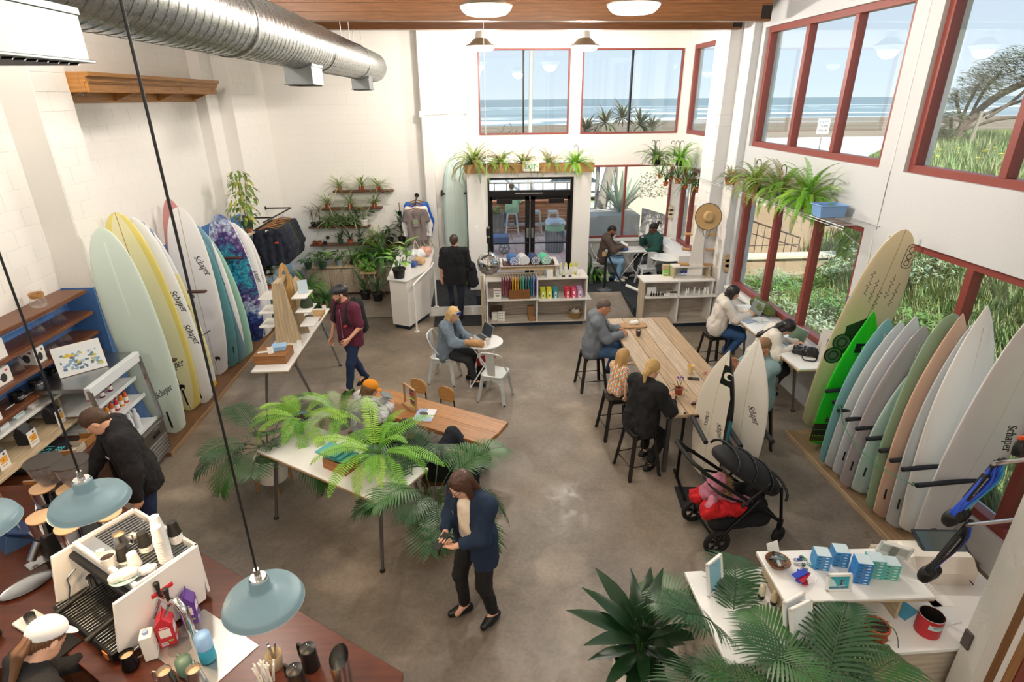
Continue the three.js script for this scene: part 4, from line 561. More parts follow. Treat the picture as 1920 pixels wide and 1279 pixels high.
function smallPlant(kind,label,p,potM=C.terracotta,s=1,group){
const t=thing(kind+'_plant',label,'plant',p,R0()*6,group),rr=rng((p[0]*991+p[1]*77)|0);
if(kind==='spider'||kind==='grassy'){potted(t,0.055,0.09,potM);for(let i=0;i<44;i++)inst(strap[i%3],kind==='spider'?(i%3?LM.spider:LM.spiderG):(i%3?LM.spiderG:LM.spider),'leaf',t,[0,0.08,0],[-1.35+rr()*1.15,i*2.399,0],0.95+rr()*0.6);}
if(kind==='aloe'){potted(t,0.055,0.09,potM);for(let i=0;i<11;i++)inst(sword[i%2],LM.aloe,'leaf',t,[0,0.08,0],[-1.45+rr()*0.8,i*2.399,0],0.6+rr()*0.45);}
if(kind==='leafy'){potted(t,0.06,0.1,potM);for(let i=0;i<16;i++){const a=i*2.399,q=0.03+rr()*0.08;inst(ovate[i%2],i%4?LM.broad:LM.fern,'leaf',t,[Math.sin(a)*q,0.13+rr()*0.12,Math.cos(a)*q],[-0.5+rr()*0.7,a,0],0.55+rr()*0.4);}part('stem',[0,1,2,3].map((i)=>bar([0,0.08,0],[Math.sin(i*1.6)*0.06,0.2,Math.cos(i*1.6)*0.06],0.004)),LM.broad,t);}
if(kind==='dracaena'){potted(t,0.055,0.09,potM);part('stem',bar([0,0.07,0],[0.01,0.3,0],0.007),mat('#5b4a3a',0.8),t);for(let i=0;i<26;i++)inst(strap[i%3],LM.drac,'leaf',t,[0.01,0.3,0],[-1.2+rr()*1.3,i*2.399,0],0.6+rr()*0.35);}
if(kind==='succulent'){potted(t,0.045,0.06,potM);for(let i=0;i<12;i++)inst(sword[1],LM.aloe,'leaf',t,[0,0.05,0],[-1.3+(i/12)*1.1,i*2.399,0],0.22+0.1*rr());}
t.scale.setScalar(s);return t;
}
{
const shelves=[[-3.2,-1.83,2.37,'topmost of the four dark plank shelves on the back wall'],[-3.52,-2.13,1.98,'second from the top of the dark plank shelves on the back wall'],[-3.86,-2.45,1.56,'third dark plank shelf on the back wall, with grassy plants'],[-3.88,-2.1,1.14,'lowest of the dark plank shelves on the back wall']];
for(const[a,b,y,l]of shelves){const t=thing('wall_shelf',l,'shelf',[0,y,0]);part('plank',span([a,-0.035,-13.82],[b,0,-13.6]),C.walnut,t);for(const x of[a+0.25,b-0.25])part('bracket',bx(0.03,0.02,0.18,x,-0.045,-13.74),C.blackMetal,t);}
const tp=plastic('#a4452c',0.6),y1=2.37,z=-13.7;
[[-3.06,'left'],[-2.56,'middle'],[-2.18,'right']].forEach(([x,w])=>smallPlant('spider',w+' pale spider plant on the topmost plank shelf',[x,y1,z],tp));
[[-3.38,'left'],[-2.86,'middle'],[-2.3,'right']].forEach(([x,w])=>smallPlant('spider',w+' pale spider plant on the second plank shelf',[x,1.98,z],tp));
[[-3.76,1.1],[-3.6,1.25]].forEach(([x,s],i)=>smallPlant('dracaena',['leftmost spiky reddish dracaena on the third plank shelf','taller spiky reddish dracaena on the third plank shelf'][i],[x,1.56,z],C.blackPot,s));
one('mini_pot','tiny dark labelled pot at the front of the third plank shelf','pot',pot(0.035,0.06),C.blackPot,[-3.68,1.56,-13.63]);
[-3.44,-3.26,-3.1,-2.96,-2.8].forEach((x,i)=>smallPlant('grassy',['first grassy striped plant after the dracaenas on the third plank shelf','second grassy striped plant on the third plank shelf','middle grassy striped plant on the third plank shelf','dark-potted grassy plant on the third plank shelf','grassy plant in a green pot beside the white jar'][i],[x,1.56,z],i===3?C.blackPot:C.greenPot,1));
const lp=smallPlant('leafy','leafy plant in a white jar with a round label on the third plank shelf',[-2.58,1.56,z],plastic('#eceae6',0.4),1.5);
smallPlant('succulent','small cactus in a terracotta bowl at the left of the lowest plank shelf',[-3.78,1.14,z],C.terracotta,1.1);smallPlant('succulent','second small cactus in a terracotta bowl on the lowest plank shelf',[-3.66,1.14,-13.66],C.terracotta,1.1);smallPlant('succulent','small dark-potted succulent on the lowest plank shelf',[-3.54,1.14,-13.65],C.blackPot,1);
const gl=one('goblet','glass goblet stand holding a tiny aloe on the lowest plank shelf','goblet',lathe([[0.001,0],[0.04,0.002],[0.006,0.012],[0.006,0.1],[0.04,0.14],[0.042,0.16],[0.038,0.16],[0.001,0.12]],20),glassM,[-3.46,1.14,-13.66]);
smallPlant('succulent','tiny aloe standing in the glass goblet',[-3.46,1.265,-13.66],C.blackPot,0.9);
[[-3.18,C.greenPot],[-2.95,tp],[-2.72,plastic('#26344a')]].forEach(([x,m],i)=>smallPlant('aloe',['long-leaved aloe in a green pot on the lowest plank shelf','tall snake plant in a terracotta pot on the lowest plank shelf','thin-leaved aloe in a navy pot on the lowest plank shelf'][i],[x,1.14,-13.68],m,1.15));
smallPlant('spider','pale spider plant at the right end of the lowest plank shelf',[-2.42,1.14,-13.68],tp,1.15);smallPlant('spider','second pale spider plant at the right end of the lowest plank shelf',[-2.22,1.14,-13.66],C.blackPot,1.05);
const gp=plastic('#8b999b',0.5);
[[-3.86,-13.15,C.greenPot,'leafy plant in a dark green pot at the left front of the carved cabinet'],[-3.72,-13.42,gp,'leafy plant in a grey pot at the back left of the carved cabinet'],[-3.53,-13.15,C.greenPot,'second leafy plant in a dark green pot at the front of the carved cabinet'],[-3.48,-13.45,gp,'middle leafy plant in a grey pot on the carved cabinet'],[-3.2,-13.38,gp,'right leafy plant in a grey pot on the carved cabinet']].forEach(([x,z,m,l])=>smallPlant('leafy',l,[x,0.7,z],m,1.35));
smallPlant('grassy','wispy dark plant in a black pot on the carved cabinet',[-2.9,0.7,-13.42],C.blackPot,1.1);
[[-2.58,-12.92,'floor plant in a black pot left of its neighbour before the carved cabinet'],[-2.28,-12.78,'floor plant in a black pot nearest the tall white counter']].forEach(([x,z,l])=>{const t=smallPlant('aloe',l,[x,0,z],C.blackPot,2.1);});
for(const[p,l,n,s]of[[[-2.0,1.14,-13.55],'dark broad-leaved plant in a black pot left of the shirt rack',16,0.75],[[-1.72,1.14,-13.6],'tall dark broad-leaved plant with a stake behind the shirts',22,0.85]]){const t=thing('broadleaf_plant',l,'plant',p);potted(t,0.09,0.15,C.blackPot);const rr=rng(n);for(let i=0;i<n;i++)inst(bigLeaf[i%3],i%4?LM.dark:LM.broad,'leaf',t,[0,0.2+(i/n)*(n>18?0.45:0.2),0],[-0.9+rr()*0.9,i*2.399,0],s*(0.55+rr()*0.3));part('stem',bar([0,0.12,0],[0,n>18?0.95:0.4,0],0.012),n>18?wood('#b99a6a'):LM.broad,t);}
one('plank_end','short dark plank carrying the broad-leaved plants','shelf',[span([-2.12,1.1,-13.82],[-1.55,1.14,-13.45])],C.walnut);
{const t=thing('schefflera','tall variegated schefflera on top of the left wall shelves','plant',[-4.3,2.02,-11.2]);potted(t,0.1,0.17,C.greenPot);const rr=rng(6);part('stem',[0,1,2].map((i)=>bar([0,0.1,0],[Math.sin(i*2)*0.1,0.95,Math.cos(i*2)*0.1],0.008,0.004)),mat('#6d6a3a',0.8),t);for(let i=0;i<170;i++){const a=rr()*6.28,h=0.15+rr()*0.95,q=0.06+0.24*rr()*Math.sin(PI*clamp(h/1.15,0.1,0.95));inst(ovate[i%2],i%3?LM.schef:LM.schefL,'leaf',t,[Math.sin(a)*q,h,Math.cos(a)*q],[0.1+rr()*0.8,a+(rr()-0.5),0],0.6+rr()*0.45);}
smallPlant('succulent','small terracotta pot beside the schefflera',[-4.2,2.02,-10.95],C.terracotta,1.2);smallPlant('succulent','small dark green pot beside the schefflera',[-4.2,2.02,-10.75],C.greenPot,1.2);}
[[1242,336],[1251,352],[1261,341],[1274,347],[1288,357],[1297,347],[1304,360],[1313,364],[1316,348]].forEach(([a,b],i)=>{const L=[[4.106,2.666,-12.7],[4.211,2.509,-12.6],[4.351,2.609,-12.7],[4.444,2.568,-12.5],[4.606,2.461,-12.45],[4.742,2.553,-12.6],[4.799,2.438,-12.45],[4.882,2.389,-12.4],[4.942,2.567,-12.5]][i];const t=smallPlant(i%2?'aloe':'grassy',['first hanging terracotta pot from the left in the nook corner','second hanging terracotta pot from the left, trailing roots','third hanging terracotta pot from the left in the nook corner','largest hanging terracotta pot with a yellow-green plant','fifth hanging terracotta pot from the left','sixth hanging terracotta pot from the left','small hanging terracotta pot before the last three','lowest hanging terracotta pot at the right','hanging terracotta pot farthest to the right'][i],L,C.terracotta,[0.9,1,0.9,1.25,0.9,1.1,0.85,1.2,1][i]);part('wire',tube([[0.055,0.09,0],[0.02,0.3,0],[0,0.45,0]],0.002,8,4),C.steel,t);});
{const t=thing('dieffenbachia','pale speckled broad-leaved plant on the tall white counter','plant',[-1.42,1.06,-11.6]);potted(t,0.1,0.16,mat('#e9e7e3',0.4));const rr=rng(12);for(let i=0;i<13;i++)inst(bigLeaf[i%3],i%3?LM.dief:LM.fern,'leaf',t,[0,0.2+rr()*0.35,0],[-0.9+rr()*1.2,i*2.399,0],0.55+rr()*0.3);part('stem',bar([0,0.12,0],[0.02,0.5,0],0.012),LM.broad,t);
smallPlant('leafy','leafy trailing plant in a black pot at the front corner of the tall white counter',[-1.5,1.06,-10.98],C.blackPot,2.0);}
smallPlant('aloe','thin-leaved plant in a dark pot on the second left wall shelf',[-4.28,1.53,-12.1],C.blackPot,0.9);smallPlant('succulent','succulent in a terracotta pot on the second left wall shelf',[-4.22,1.53,-11.9],C.terracotta,1.2);smallPlant('spider','spider plant in a green pot on the third left wall shelf',[-4.24,1.08,-11.75],C.greenPot,1.1);smallPlant('leafy','small trailing plant on the third left wall shelf',[-4.26,1.08,-11.2],C.greenPot,0.9);smallPlant('leafy','leafy plant on the lowest left wall shelf',[-4.28,0.72,-11.35],C.greenPot,1);smallPlant('succulent','tray of tiny succulents on the lowest left wall shelf',[-4.25,0.72,-11.6],C.terracotta,1.2);smallPlant('dracaena','thin twiggy plant in a terracotta pot on the lowest left wall shelf',[-4.22,0.72,-11.8],C.terracotta,0.7);
}
function nets(prims,cell,{k=0.03,cuts=[],fold=0,subs=[],ksub=0.01,ridge}={}){
const lo=[1e9,1e9,1e9],hi=[-1e9,-1e9,-1e9];
for(const p of prims){const e=p.c?[[p.c,Math.max(...p.r)]]:[[p.a,p.ra],[p.b,p.rb]];for(const[q,r]of e)for(let i=0;i<3;i++){lo[i]=Math.min(lo[i],q[i]-r-2*cell-k*0.3);hi[i]=Math.max(hi[i],q[i]+r+2*cell+k*0.3);}}
const n=[0,1,2].map((i)=>Math.ceil((hi[i]-lo[i])/cell)+1),V=new Float32Array(n[0]*n[1]*n[2]);
const one_=(p,x,y,z)=>{
if(p.c){const X=(x-p.c[0])/p.r[0],Y=(y-p.c[1])/p.r[1],Z=(z-p.c[2])/p.r[2],k0=Math.sqrt(X*X+Y*Y+Z*Z),k1=Math.sqrt((X/p.r[0])**2+(Y/p.r[1])**2+(Z/p.r[2])**2);return k1?k0*(k0-1)/k1:-Math.min(...p.r);}
const bx_=p.b[0]-p.a[0],by=p.b[1]-p.a[1],bz=p.b[2]-p.a[2],ax=x-p.a[0],ay=y-p.a[1],az=z-p.a[2],h=clamp((ax*bx_+ay*by+az*bz)/(bx_*bx_+by*by+bz*bz||1e-9),0,1);
const ex=ax-bx_*h,ey=ay-by*h,ez=az-bz*h;return Math.sqrt(ex*ex+ey*ey+ez*ez)-(p.ra+(p.rb-p.ra)*h);
};
let o=0;
for(let c=0;c<n[2];c++)for(let b=0;b<n[1];b++)for(let a=0;a<n[0];a++,o++){
const x=lo[0]+a*cell,y=lo[1]+b*cell,z=lo[2]+c*cell;let d=1e9;
for(const p of prims){const e=one_(p,x,y,z),kk=p.k??k,h=Math.max(kk-Math.abs(d-e),0)/kk;d=Math.min(d,e)-h*h*kk*0.25;}
for(const p of subs){const e=-one_(p,x,y,z),h=Math.max(ksub-Math.abs(d-e),0)/ksub;d=Math.max(d,e)+h*h*ksub*0.25;}
if(fold&&Math.abs(d)<0.06)d+=fold*perlin.noise(x*13+3,y*9,z*13)+fold*0.5*perlin.noise(x*31,y*22,z*31+7);
if(ridge&&Math.abs(d)<0.05)d+=ridge(x,y,z);
for(const q of cuts)d=Math.max(d,q[0]*x+q[1]*y+q[2]*z-q[3]);
V[o]=d;
}
const pos=[],idx=[],id=new Int32Array(V.length).fill(-1),sx=1,sy=n[0],sz=n[0]*n[1],cor=[0,sx,sy,sx+sy,sz,sz+sx,sz+sy,sz+sx+sy],edges=[[0,1],[2,3],[4,5],[6,7],[0,2],[1,3],[4,6],[5,7],[0,4],[1,5],[2,6],[3,7]];
for(let c=0;c<n[2]-1;c++)for(let b=0;b<n[1]-1;b++)for(let a=0;a<n[0]-1;a++){
const i=a+b*sy+c*sz;let m=0;for(let q=0;q<8;q++)if(V[i+cor[q]]<0)m|=1<<q;if(!m||m===255)continue;
let x=0,y=0,z=0,k2=0;
for(const[p,q]of edges){const A=V[i+cor[p]],B=V[i+cor[q]];if(A<0===B<0)continue;const t=A/(A-B);x+=(p&1)+t*((q&1)-(p&1));y+=((p>>1)&1)+t*(((q>>1)&1)-((p>>1)&1));z+=((p>>2)&1)+t*(((q>>2)&1)-((p>>2)&1));k2++;}
id[i]=pos.length/3;pos.push(lo[0]+(a+x/k2)*cell,lo[1]+(b+y/k2)*cell,lo[2]+(c+z/k2)*cell);
}
const q4=(a,b,c,d,f)=>{if(a<0||b<0||c<0||d<0)return;f?idx.push(a,b,c,a,c,d):idx.push(a,c,b,a,d,c);};
for(let c=1;c<n[2]-1;c++)for(let b=1;b<n[1]-1;b++)for(let a=1;a<n[0]-1;a++){
const i=a+b*sy+c*sz,s=V[i]<0;
if(s!==V[i+sx]<0)q4(id[i],id[i-sy],id[i-sy-sz],id[i-sz],!s);
if(s!==V[i+sy]<0)q4(id[i],id[i-sz],id[i-sz-sx],id[i-sx],!s);
if(s!==V[i+sz]<0)q4(id[i],id[i-sx],id[i-sx-sy],id[i-sy],!s);
}
const g=new THREE.BufferGeometry();g.setAttribute('position',new THREE.Float32BufferAttribute(pos,3));g.setIndex(idx);g.computeVertexNormals();return g;
}
const cap=(a,b,ra,rb=ra,k)=>({a,b,ra,rb,k}),ell=(c,r,k)=>({c,r,k});
function tint(g,fn){const P=g.attributes.position,c=new Float32Array(P.count*3);for(let i=0;i<P.count;i++)c.set(fn(P.getX(i),P.getY(i),P.getZ(i)),i*3);g.setAttribute('color',new THREE.BufferAttribute(c,3));return g;}
const rgb=(h)=>{const c=new THREE.Color(h);return[c.r,c.g,c.b];};
const headCache=new Map();
function headGeo(skin,brow,child){
const key=skin+brow+child;if(headCache.has(key))return headCache.get(key);
const f=child?0.9:1,pr=[ell([0,0.03,-0.012],[0.076,0.088,0.097]),ell([0,-0.03,0.022],[0.062*(child?1.08:1),0.08,0.07]),ell([0,-0.085*f,0.04],[0.042,0.034,0.042]),cap([0,-0.06,-0.022],[0,-0.17,-0.035],0.056,0.06),cap([0,0.004,0.09],[0,-0.032,0.107],0.007,0.011,0.014),cap([-0.014,-0.036,0.094],[0.014,-0.036,0.094],0.006,0.006,0.01),cap([-0.034,0.022,0.079],[0.034,0.022,0.079],0.01,0.01,0.02),cap([-0.017,-0.064,0.087],[0.017,-0.064,0.087],0.0065,0.0065,0.012),cap([-0.011,-0.074,0.085],[0.011,-0.074,0.085],0.006,0.006,0.01),ell([-0.078,-0.012,-0.008],[0.011,0.031,0.019],0.012),ell([0.078,-0.012,-0.008],[0.011,0.031,0.019],0.012)];
const g=nets(pr,0.0072,{k:0.035,subs:[ell([-0.03,0.003,0.094],[0.017,0.011,0.015]),ell([0.03,0.003,0.094],[0.017,0.011,0.015])],ksub:0.012});
const S=rgb(skin),B=rgb(brow),lip=mix(S,rgb('#8a2f30'),0.45);
tint(g,(x,y,z)=>{if(z>0.06&&Math.abs(y-0.024)<0.006&&Math.abs(Math.abs(x)-0.031)<0.017)return mix(S,B,0.85);if(z>0.07&&y<-0.058&&y>-0.08&&Math.abs(x)<0.023)return lip;return S;});
const eyes=[];for(const s of[-1,1]){eyes.push(tint(sph(0.0125,s*0.03,0.003,0.078,[1,0.8,1],12),(x,y,z)=>(z>0.0885?[0.03,0.02,0.015]:[0.75,0.73,0.7])));}
const r=join([g,eyes]);headCache.set(key,r);return r;
}
const handCache=new Map();
function handGeo(curl,skin){
const key=curl+skin;if(handCache.has(key))return handCache.get(key);
const pr=[],fx=[-0.03,-0.0105,0.0095,0.029],fl=[0.062,0.075,0.07,0.055],by=[0.084,0.092,0.089,0.08];
fx.forEach((x,i)=>{pr.push(cap([x*0.55,0.0,0],[x,by[i],0],0.017,0.0115,0.016));let p=[x,by[i],0],a=curl*0.5;for(const[l,r]of[[0.42,0.0092],[0.32,0.0085],[0.26,0.0076]]){const q=[p[0]+x*0.06,p[1]+Math.cos(a)*fl[i]*l,p[2]+Math.sin(a)*fl[i]*l];pr.push(cap(p,q,r,r*0.93,0.004));p=q;a+=curl;}});
pr.push(cap([0.014,0.016,0.004],[0.045,0.05,0.012],0.016,0.012,0.016),cap([0.045,0.05,0.012],[0.053,0.08,0.012+0.02*curl],0.0105,0.0098,0.005),cap([0.053,0.08,0.012+0.02*curl],[0.05,0.104,0.016+0.034*curl],0.0095,0.008,0.005));
const S=rgb(skin),g=tint(nets(pr,0.0055,{k:0.012}),()=>S);handCache.set(key,g);return g;
}
function ik(a,b,l1,l2,hint){let d=sub(b,a),L=len(d);if(L>(l1+l2)*0.995){d=mul(d,((l1+l2)*0.995)/L);L=(l1+l2)*0.995;b=add(a,d);}const u=nrm(d),c=(l1*l1+L*L-l2*l2)/(2*L),h=Math.sqrt(Math.max(0,l1*l1-c*c)),w=nrm(sub(hint,mul(u,dot(hint,u))));return[add(a,add(mul(u,c),mul(w,h))),b];}
const skinM=mat('#ffffff',0.55,{vertexColors:true});
function person(o){
const s=(o.H||1.72)/1.75,cell=o.cell||0.014,ch=!!o.child,w=o.wide||1;
const t=thing('person',o.label,'person',o.pos,o.face);
const hp=o.hp??0.94*s,lean=o.lean||0,tw=o.twist||0,P=[0,hp,0],up=nrm([Math.sin(o.side||0),Math.cos(lean),Math.sin(lean)]);
const rt=nrm([Math.cos(tw),0,-Math.sin(tw)]),fw=nrm(cross(rt,up)),at=(y,x=0,z=0)=>add(add(add(P,mul(up,y*s)),mul(rt,x*s)),mul(fw,z*s));
const neck=at(0.53),chest=at(0.32),sh={L:at(0.47,0.175*w),R:at(0.47,-0.175*w)};
const hip={L:add(P,[0.088*s*w,-0.03*s,0]),R:add(P,[-0.088*s*w,-0.03*s,0])};
const hq=new THREE.Quaternion().setFromEuler(new THREE.Euler((o.head?.pitch||0)+lean*0.5,(o.head?.yaw||0)+tw,o.head?.roll||0,'YXZ')),hm=new THREE.Matrix4(),hs=(ch?0.92:s)*(o.headScale||1.0);
const hc=add(neck,V3(0,0.15*hs,0.035*hs).applyQuaternion(hq).toArray());hm.compose(V3(...hc),hq,V3(hs,hs,hs));
const headPart=(name,g,m,lb)=>{g=join(g);const k=g.userData.keepuv;g=g.clone().applyMatrix4(hm);g.userData.keepuv=k;return part(name,g,m,t,lb);};
const J={},sitting=o.sit;
for(const q of['L','R']){
const sg=q==='L'?1:-1;
const foot=o.feet?.[q]||[sg*0.1*s,0.085*s,0];const[kn,an]=ik(hip[q],foot,0.425*s,0.41*s,o.knee?.[q]||[sg*0.15,0.1,1]);
const hand=o.hands?.[q]||[sg*0.24*s,hp-0.06,0.08];const[el,wr]=ik(sh[q],hand,0.29*s,0.255*s,o.elbow?.[q]||[sg*0.6,-0.6,-0.5]);
J[q]={kn,an,el,wr,sg};
}
const sk=o.skin||'#d9a688',S=rgb(sk),body=[cap(hip.L,hip.R,0.1*s),cap(P,chest,0.1*s,0.11*s),cap(sh.L,sh.R,0.055*s),cap(chest,at(0.46),0.1*s,0.06*s),cap(at(0.47),add(hc,V3(0,-0.1*hs,-0.03*hs).applyQuaternion(hq).toArray()),0.055*s,0.053*s)];
for(const q of['L','R']){const j=J[q];body.push(cap(sh[q],j.el,0.045*s,0.037*s),cap(j.el,j.wr,0.036*s,0.025*s),cap(hip[q],j.kn,0.078*s,0.052*s),cap(j.kn,j.an,0.05*s,0.034*s),cap(j.an,add(j.an,[0,-0.05*s,0.1*s]),0.035*s,0.028*s));}
const geos=[tint(nets(body,Math.max(cell,0.012),{k:0.04*s}),()=>S),headGeo(sk,o.brow||o.hair?.color||'#3a2a1e',ch).clone().applyMatrix4(hm)];
for(const q of['L','R']){
const j=J[q],d=nrm(o.handDir?.[q]||sub(j.wr,j.el)),pn0=o.palm?.[q]||[-j.sg*0.8,-0.4,0.3],pn=nrm(sub(pn0,mul(d,dot(pn0,d)))),X=cross(d,pn),m=new THREE.Matrix4().makeBasis(V3(...X),V3(...d),V3(...pn));m.setPosition(...j.wr);const hg=handGeo(o.curl??0.5,sk).clone();
if(dot(X,[-j.sg,0.6,0.2])<0){hg.scale(-1,1,1);const ix=hg.index;if(ix)for(let i=0;i<ix.count;i+=3){const a=ix.getX(i);ix.setX(i,ix.getX(i+1));ix.setX(i+1,a);}hg.computeVertexNormals();}
geos.push(hg.scale(s*0.98,s*0.98,s*0.98).applyMatrix4(m));
}
part('body',geos,skinM,t);
const T0=o.top;
if(T0){
const b=T0.bulk||0.016,hem=T0.hem??0.06,pr=[cap(sh.L,sh.R,0.066*s+b*0.6),...[-1,1].map((q)=>cap(at(0.34,0.065*q*w,0.01),at(0.05,0.07*q*w),0.105*s+b,(0.1+(T0.belly||0))*s*(w*0.5+0.5)+b)),...[-1,1].map((q)=>cap(at(0.44,0.09*q*w),at(0.3,0.08*q*w),0.075*s+b,0.09*s+b)),cap(at(0.47),at(0.53),0.075*s+b*0.5,0.062*s+b*0.5)];
for(const q of[-1,1])pr.push(cap(at(0.08,0.075*q*w),add(at(-hem,0.075*q*w*(sitting?1.1:1)),sitting?[0,0.04,0]:[0,0,0]),0.105*s*(w*0.5+0.5)+b,0.108*s*(w*0.5+0.5)+b));
for(const q of['L','R']){const j=J[q],f=T0.sleeve??1;pr.push(cap(sh[q],f>0.5?j.el:mix(sh[q],j.el,Math.min(1,f*2)),0.056*s+b,0.046*s+b));if(f>0.5)pr.push(cap(j.el,mix(j.el,j.wr,(f-0.5)*2*0.97),0.045*s+b,0.034*s+b*0.9));}
if(T0.hood)pr.push(ell(at(0.5,0,-0.085),[0.115*s,0.07*s,0.07*s]),ell(at(0.535,0.07,-0.03),[0.04,0.05,0.06]),ell(at(0.535,-0.07,-0.03),[0.04,0.05,0.06]));
const subs=T0.open?[cap(at(0.62,0.0,0.12),at(-0.6,0.0,0.2),0.085*s,0.11*s)]:[];
part(T0.name||'top',nets(pr,cell,{k:0.045*s,fold:T0.fold??0.011,subs,ksub:0.02,cuts:[[-up[0],-up[1],-up[2],-(dot(up,at(-hem-0.07)))],...(T0.cuts||[])]}),T0.mat,t,T0.label);
if(T0.under)part('shirt',nets([...[-1,1].map((q)=>cap(at(0.38,0.05*q,0.012),at(0.0,0.055*q,0.014),0.1*s,0.105*s)),cap(at(0.44),at(0.53),0.07*s,0.06*s)],cell,{k:0.05,fold:0.008}),T0.under,t);
}
const L0=o.legs;
if(L0){
const b=L0.bulk||0.012,pr=[cap(add(hip.L,[-0.01,0.05,0]),add(hip.R,[0.01,0.05,0]),0.105*s*(w*0.5+0.5)+b)],f=L0.len??1;
for(const q of['L','R']){const j=J[q];pr.push(cap(hip[q],j.kn,0.088*s*(w*0.5+0.5)+b,0.06*s+b),cap(j.kn,mix(j.kn,j.an,f),0.058*s+b,(L0.cuff||0.042)*s+b));}
part('trousers',nets(pr,cell,{k:0.035*s,fold:L0.fold??0.009}),L0.mat,t,L0.label);
}
if(o.shoes)for(const q of['L','R']){
const j=J[q],fy=o.footYaw?.[q]||0,fd=[Math.sin(fy),(o.footPitch?.[q]||0),Math.cos(fy)],B=add(j.an,[0,-0.052*s,0]),pr=[cap(sub(B,mul(fd,0.045*s)),add(B,mul(fd,0.06*s)),0.04*s,0.043*s),cap(add(B,mul(fd,0.05*s)),add(add(B,mul(fd,0.145*s)),[0,-0.008,0]),0.043*s,0.032*s),cap(B,add(j.an,[0,o.boots?0.07:0.005,0]),0.042*s,0.043*s)];
const flat_=!(o.footPitch?.[q]);part('shoe',nets(pr,0.009,{k:0.03,cuts:flat_?[[0,-1,0,-(j.an[1]-0.083*s)]]:[]}),o.shoes,t);if(flat_)part('sole',nets(pr.slice(0,2).map((p)=>({...p,ra:p.ra+0.003,rb:p.rb+0.003})),0.009,{k:0.03,cuts:[[0,1,0,j.an[1]-0.072*s],[0,-1,0,-(j.an[1]-0.086*s)]]}),o.sole||C.blackRubber,t);
}
const Hh=o.hair;
if(Hh){
const hm_=mat(Hh.color,Hh.rough||0.55),st=Hh.style,strand=(x,y,z)=>0.0035*Math.sin(Math.atan2(x,z+0.02)*34+perlin.noise(x*20,y*8,z*20)*4);
const face=ell([0,-0.05,0.105],[0.07,0.108,0.09]);
if(st==='short'||st==='buzz')headPart('hair',nets([ell([0,0.034,-0.016],[st==='buzz'?0.079:0.084,st==='buzz'?0.09:0.098,st==='buzz'?0.1:0.105]),cap([0,-0.02,-0.075],[0,-0.06,-0.06],0.045,0.03)],0.009,{k:0.03,subs:[face,ell([0.085,-0.03,0.0],[0.03,0.05,0.03]),ell([-0.085,-0.03,0.0],[0.03,0.05,0.03])],cuts:[[0,-1,0,0.075]],fold:st==='buzz'?0:0.009}),hm_);
if(st==='long'){const l=Hh.len||0.3,fwd=Hh.fwd||0;headPart('hair',nets([ell([0,0.034,-0.016],[0.087,0.098,0.107]),cap([0.066,0.0,-0.01],[0.078,-l*0.8,0.01+fwd],0.035,0.026),cap([-0.066,0.0,-0.01],[-0.078,-l*0.8,0.01+fwd],0.035,0.026),cap([0.035,0,-0.07],[0.05,-l,-0.075+fwd*0.4],0.045,0.03),cap([-0.035,0,-0.07],[-0.05,-l,-0.075+fwd*0.4],0.045,0.03)],0.01,{k:0.03,subs:[ell([0,-0.05,0.11],[0.064,0.115,0.085])],ridge:strand}),hm_);}
if(st==='tail'||st==='bun'){headPart('hair',nets([ell([0,0.034,-0.016],[0.083,0.095,0.104]),cap([0,-0.02,-0.075],[0,-0.05,-0.06],0.045,0.03),...(st==='tail'?[cap([0,0.01,-0.11],[0,-0.05,-0.14],0.03,0.032),cap([0,-0.05,-0.14],[0,-(Hh.len||0.16),-0.12],0.032,0.016)]:[ell([0,0.05,-0.13],[0.045,0.042,0.04])])],0.006,{k:0.02,subs:[face],ridge:strand,cuts:[]}),hm_);if(Hh.tie)headPart('hair_tie',T(new THREE.TorusGeometry(0.03,0.009,6,16),[0,0.0,-0.118],[0.5,0,0]),Hh.tie);}
if(Hh.beard)headPart('beard',nets([ell([0,-0.07,0.036],[0.058,0.055,0.06]),cap([0.05,-0.03,0.02],[0.04,-0.08,0.04],0.02),cap([-0.05,-0.03,0.02],[-0.04,-0.08,0.04],0.02)],0.006,{k:0.02,subs:[ell([0,-0.03,0.09],[0.04,0.055,0.04]),ell([0,-0.02,0.03],[0.066,0.05,0.07])]}),mat(Hh.beard,0.8));
}
return{t,J,at,hm,hc,headPart,s};
}
const inHand=(p,q,k=0.07)=>{const j=p.J[q],d=nrm(sub(j.wr,j.el));return add(j.wr,mul(d,k));};
const jeans=(c)=>mat(c,0.85,{bumpMap:weaveT,bumpScale:0.0006}),black=cloth('#141416'),navy=cloth('#14263c');
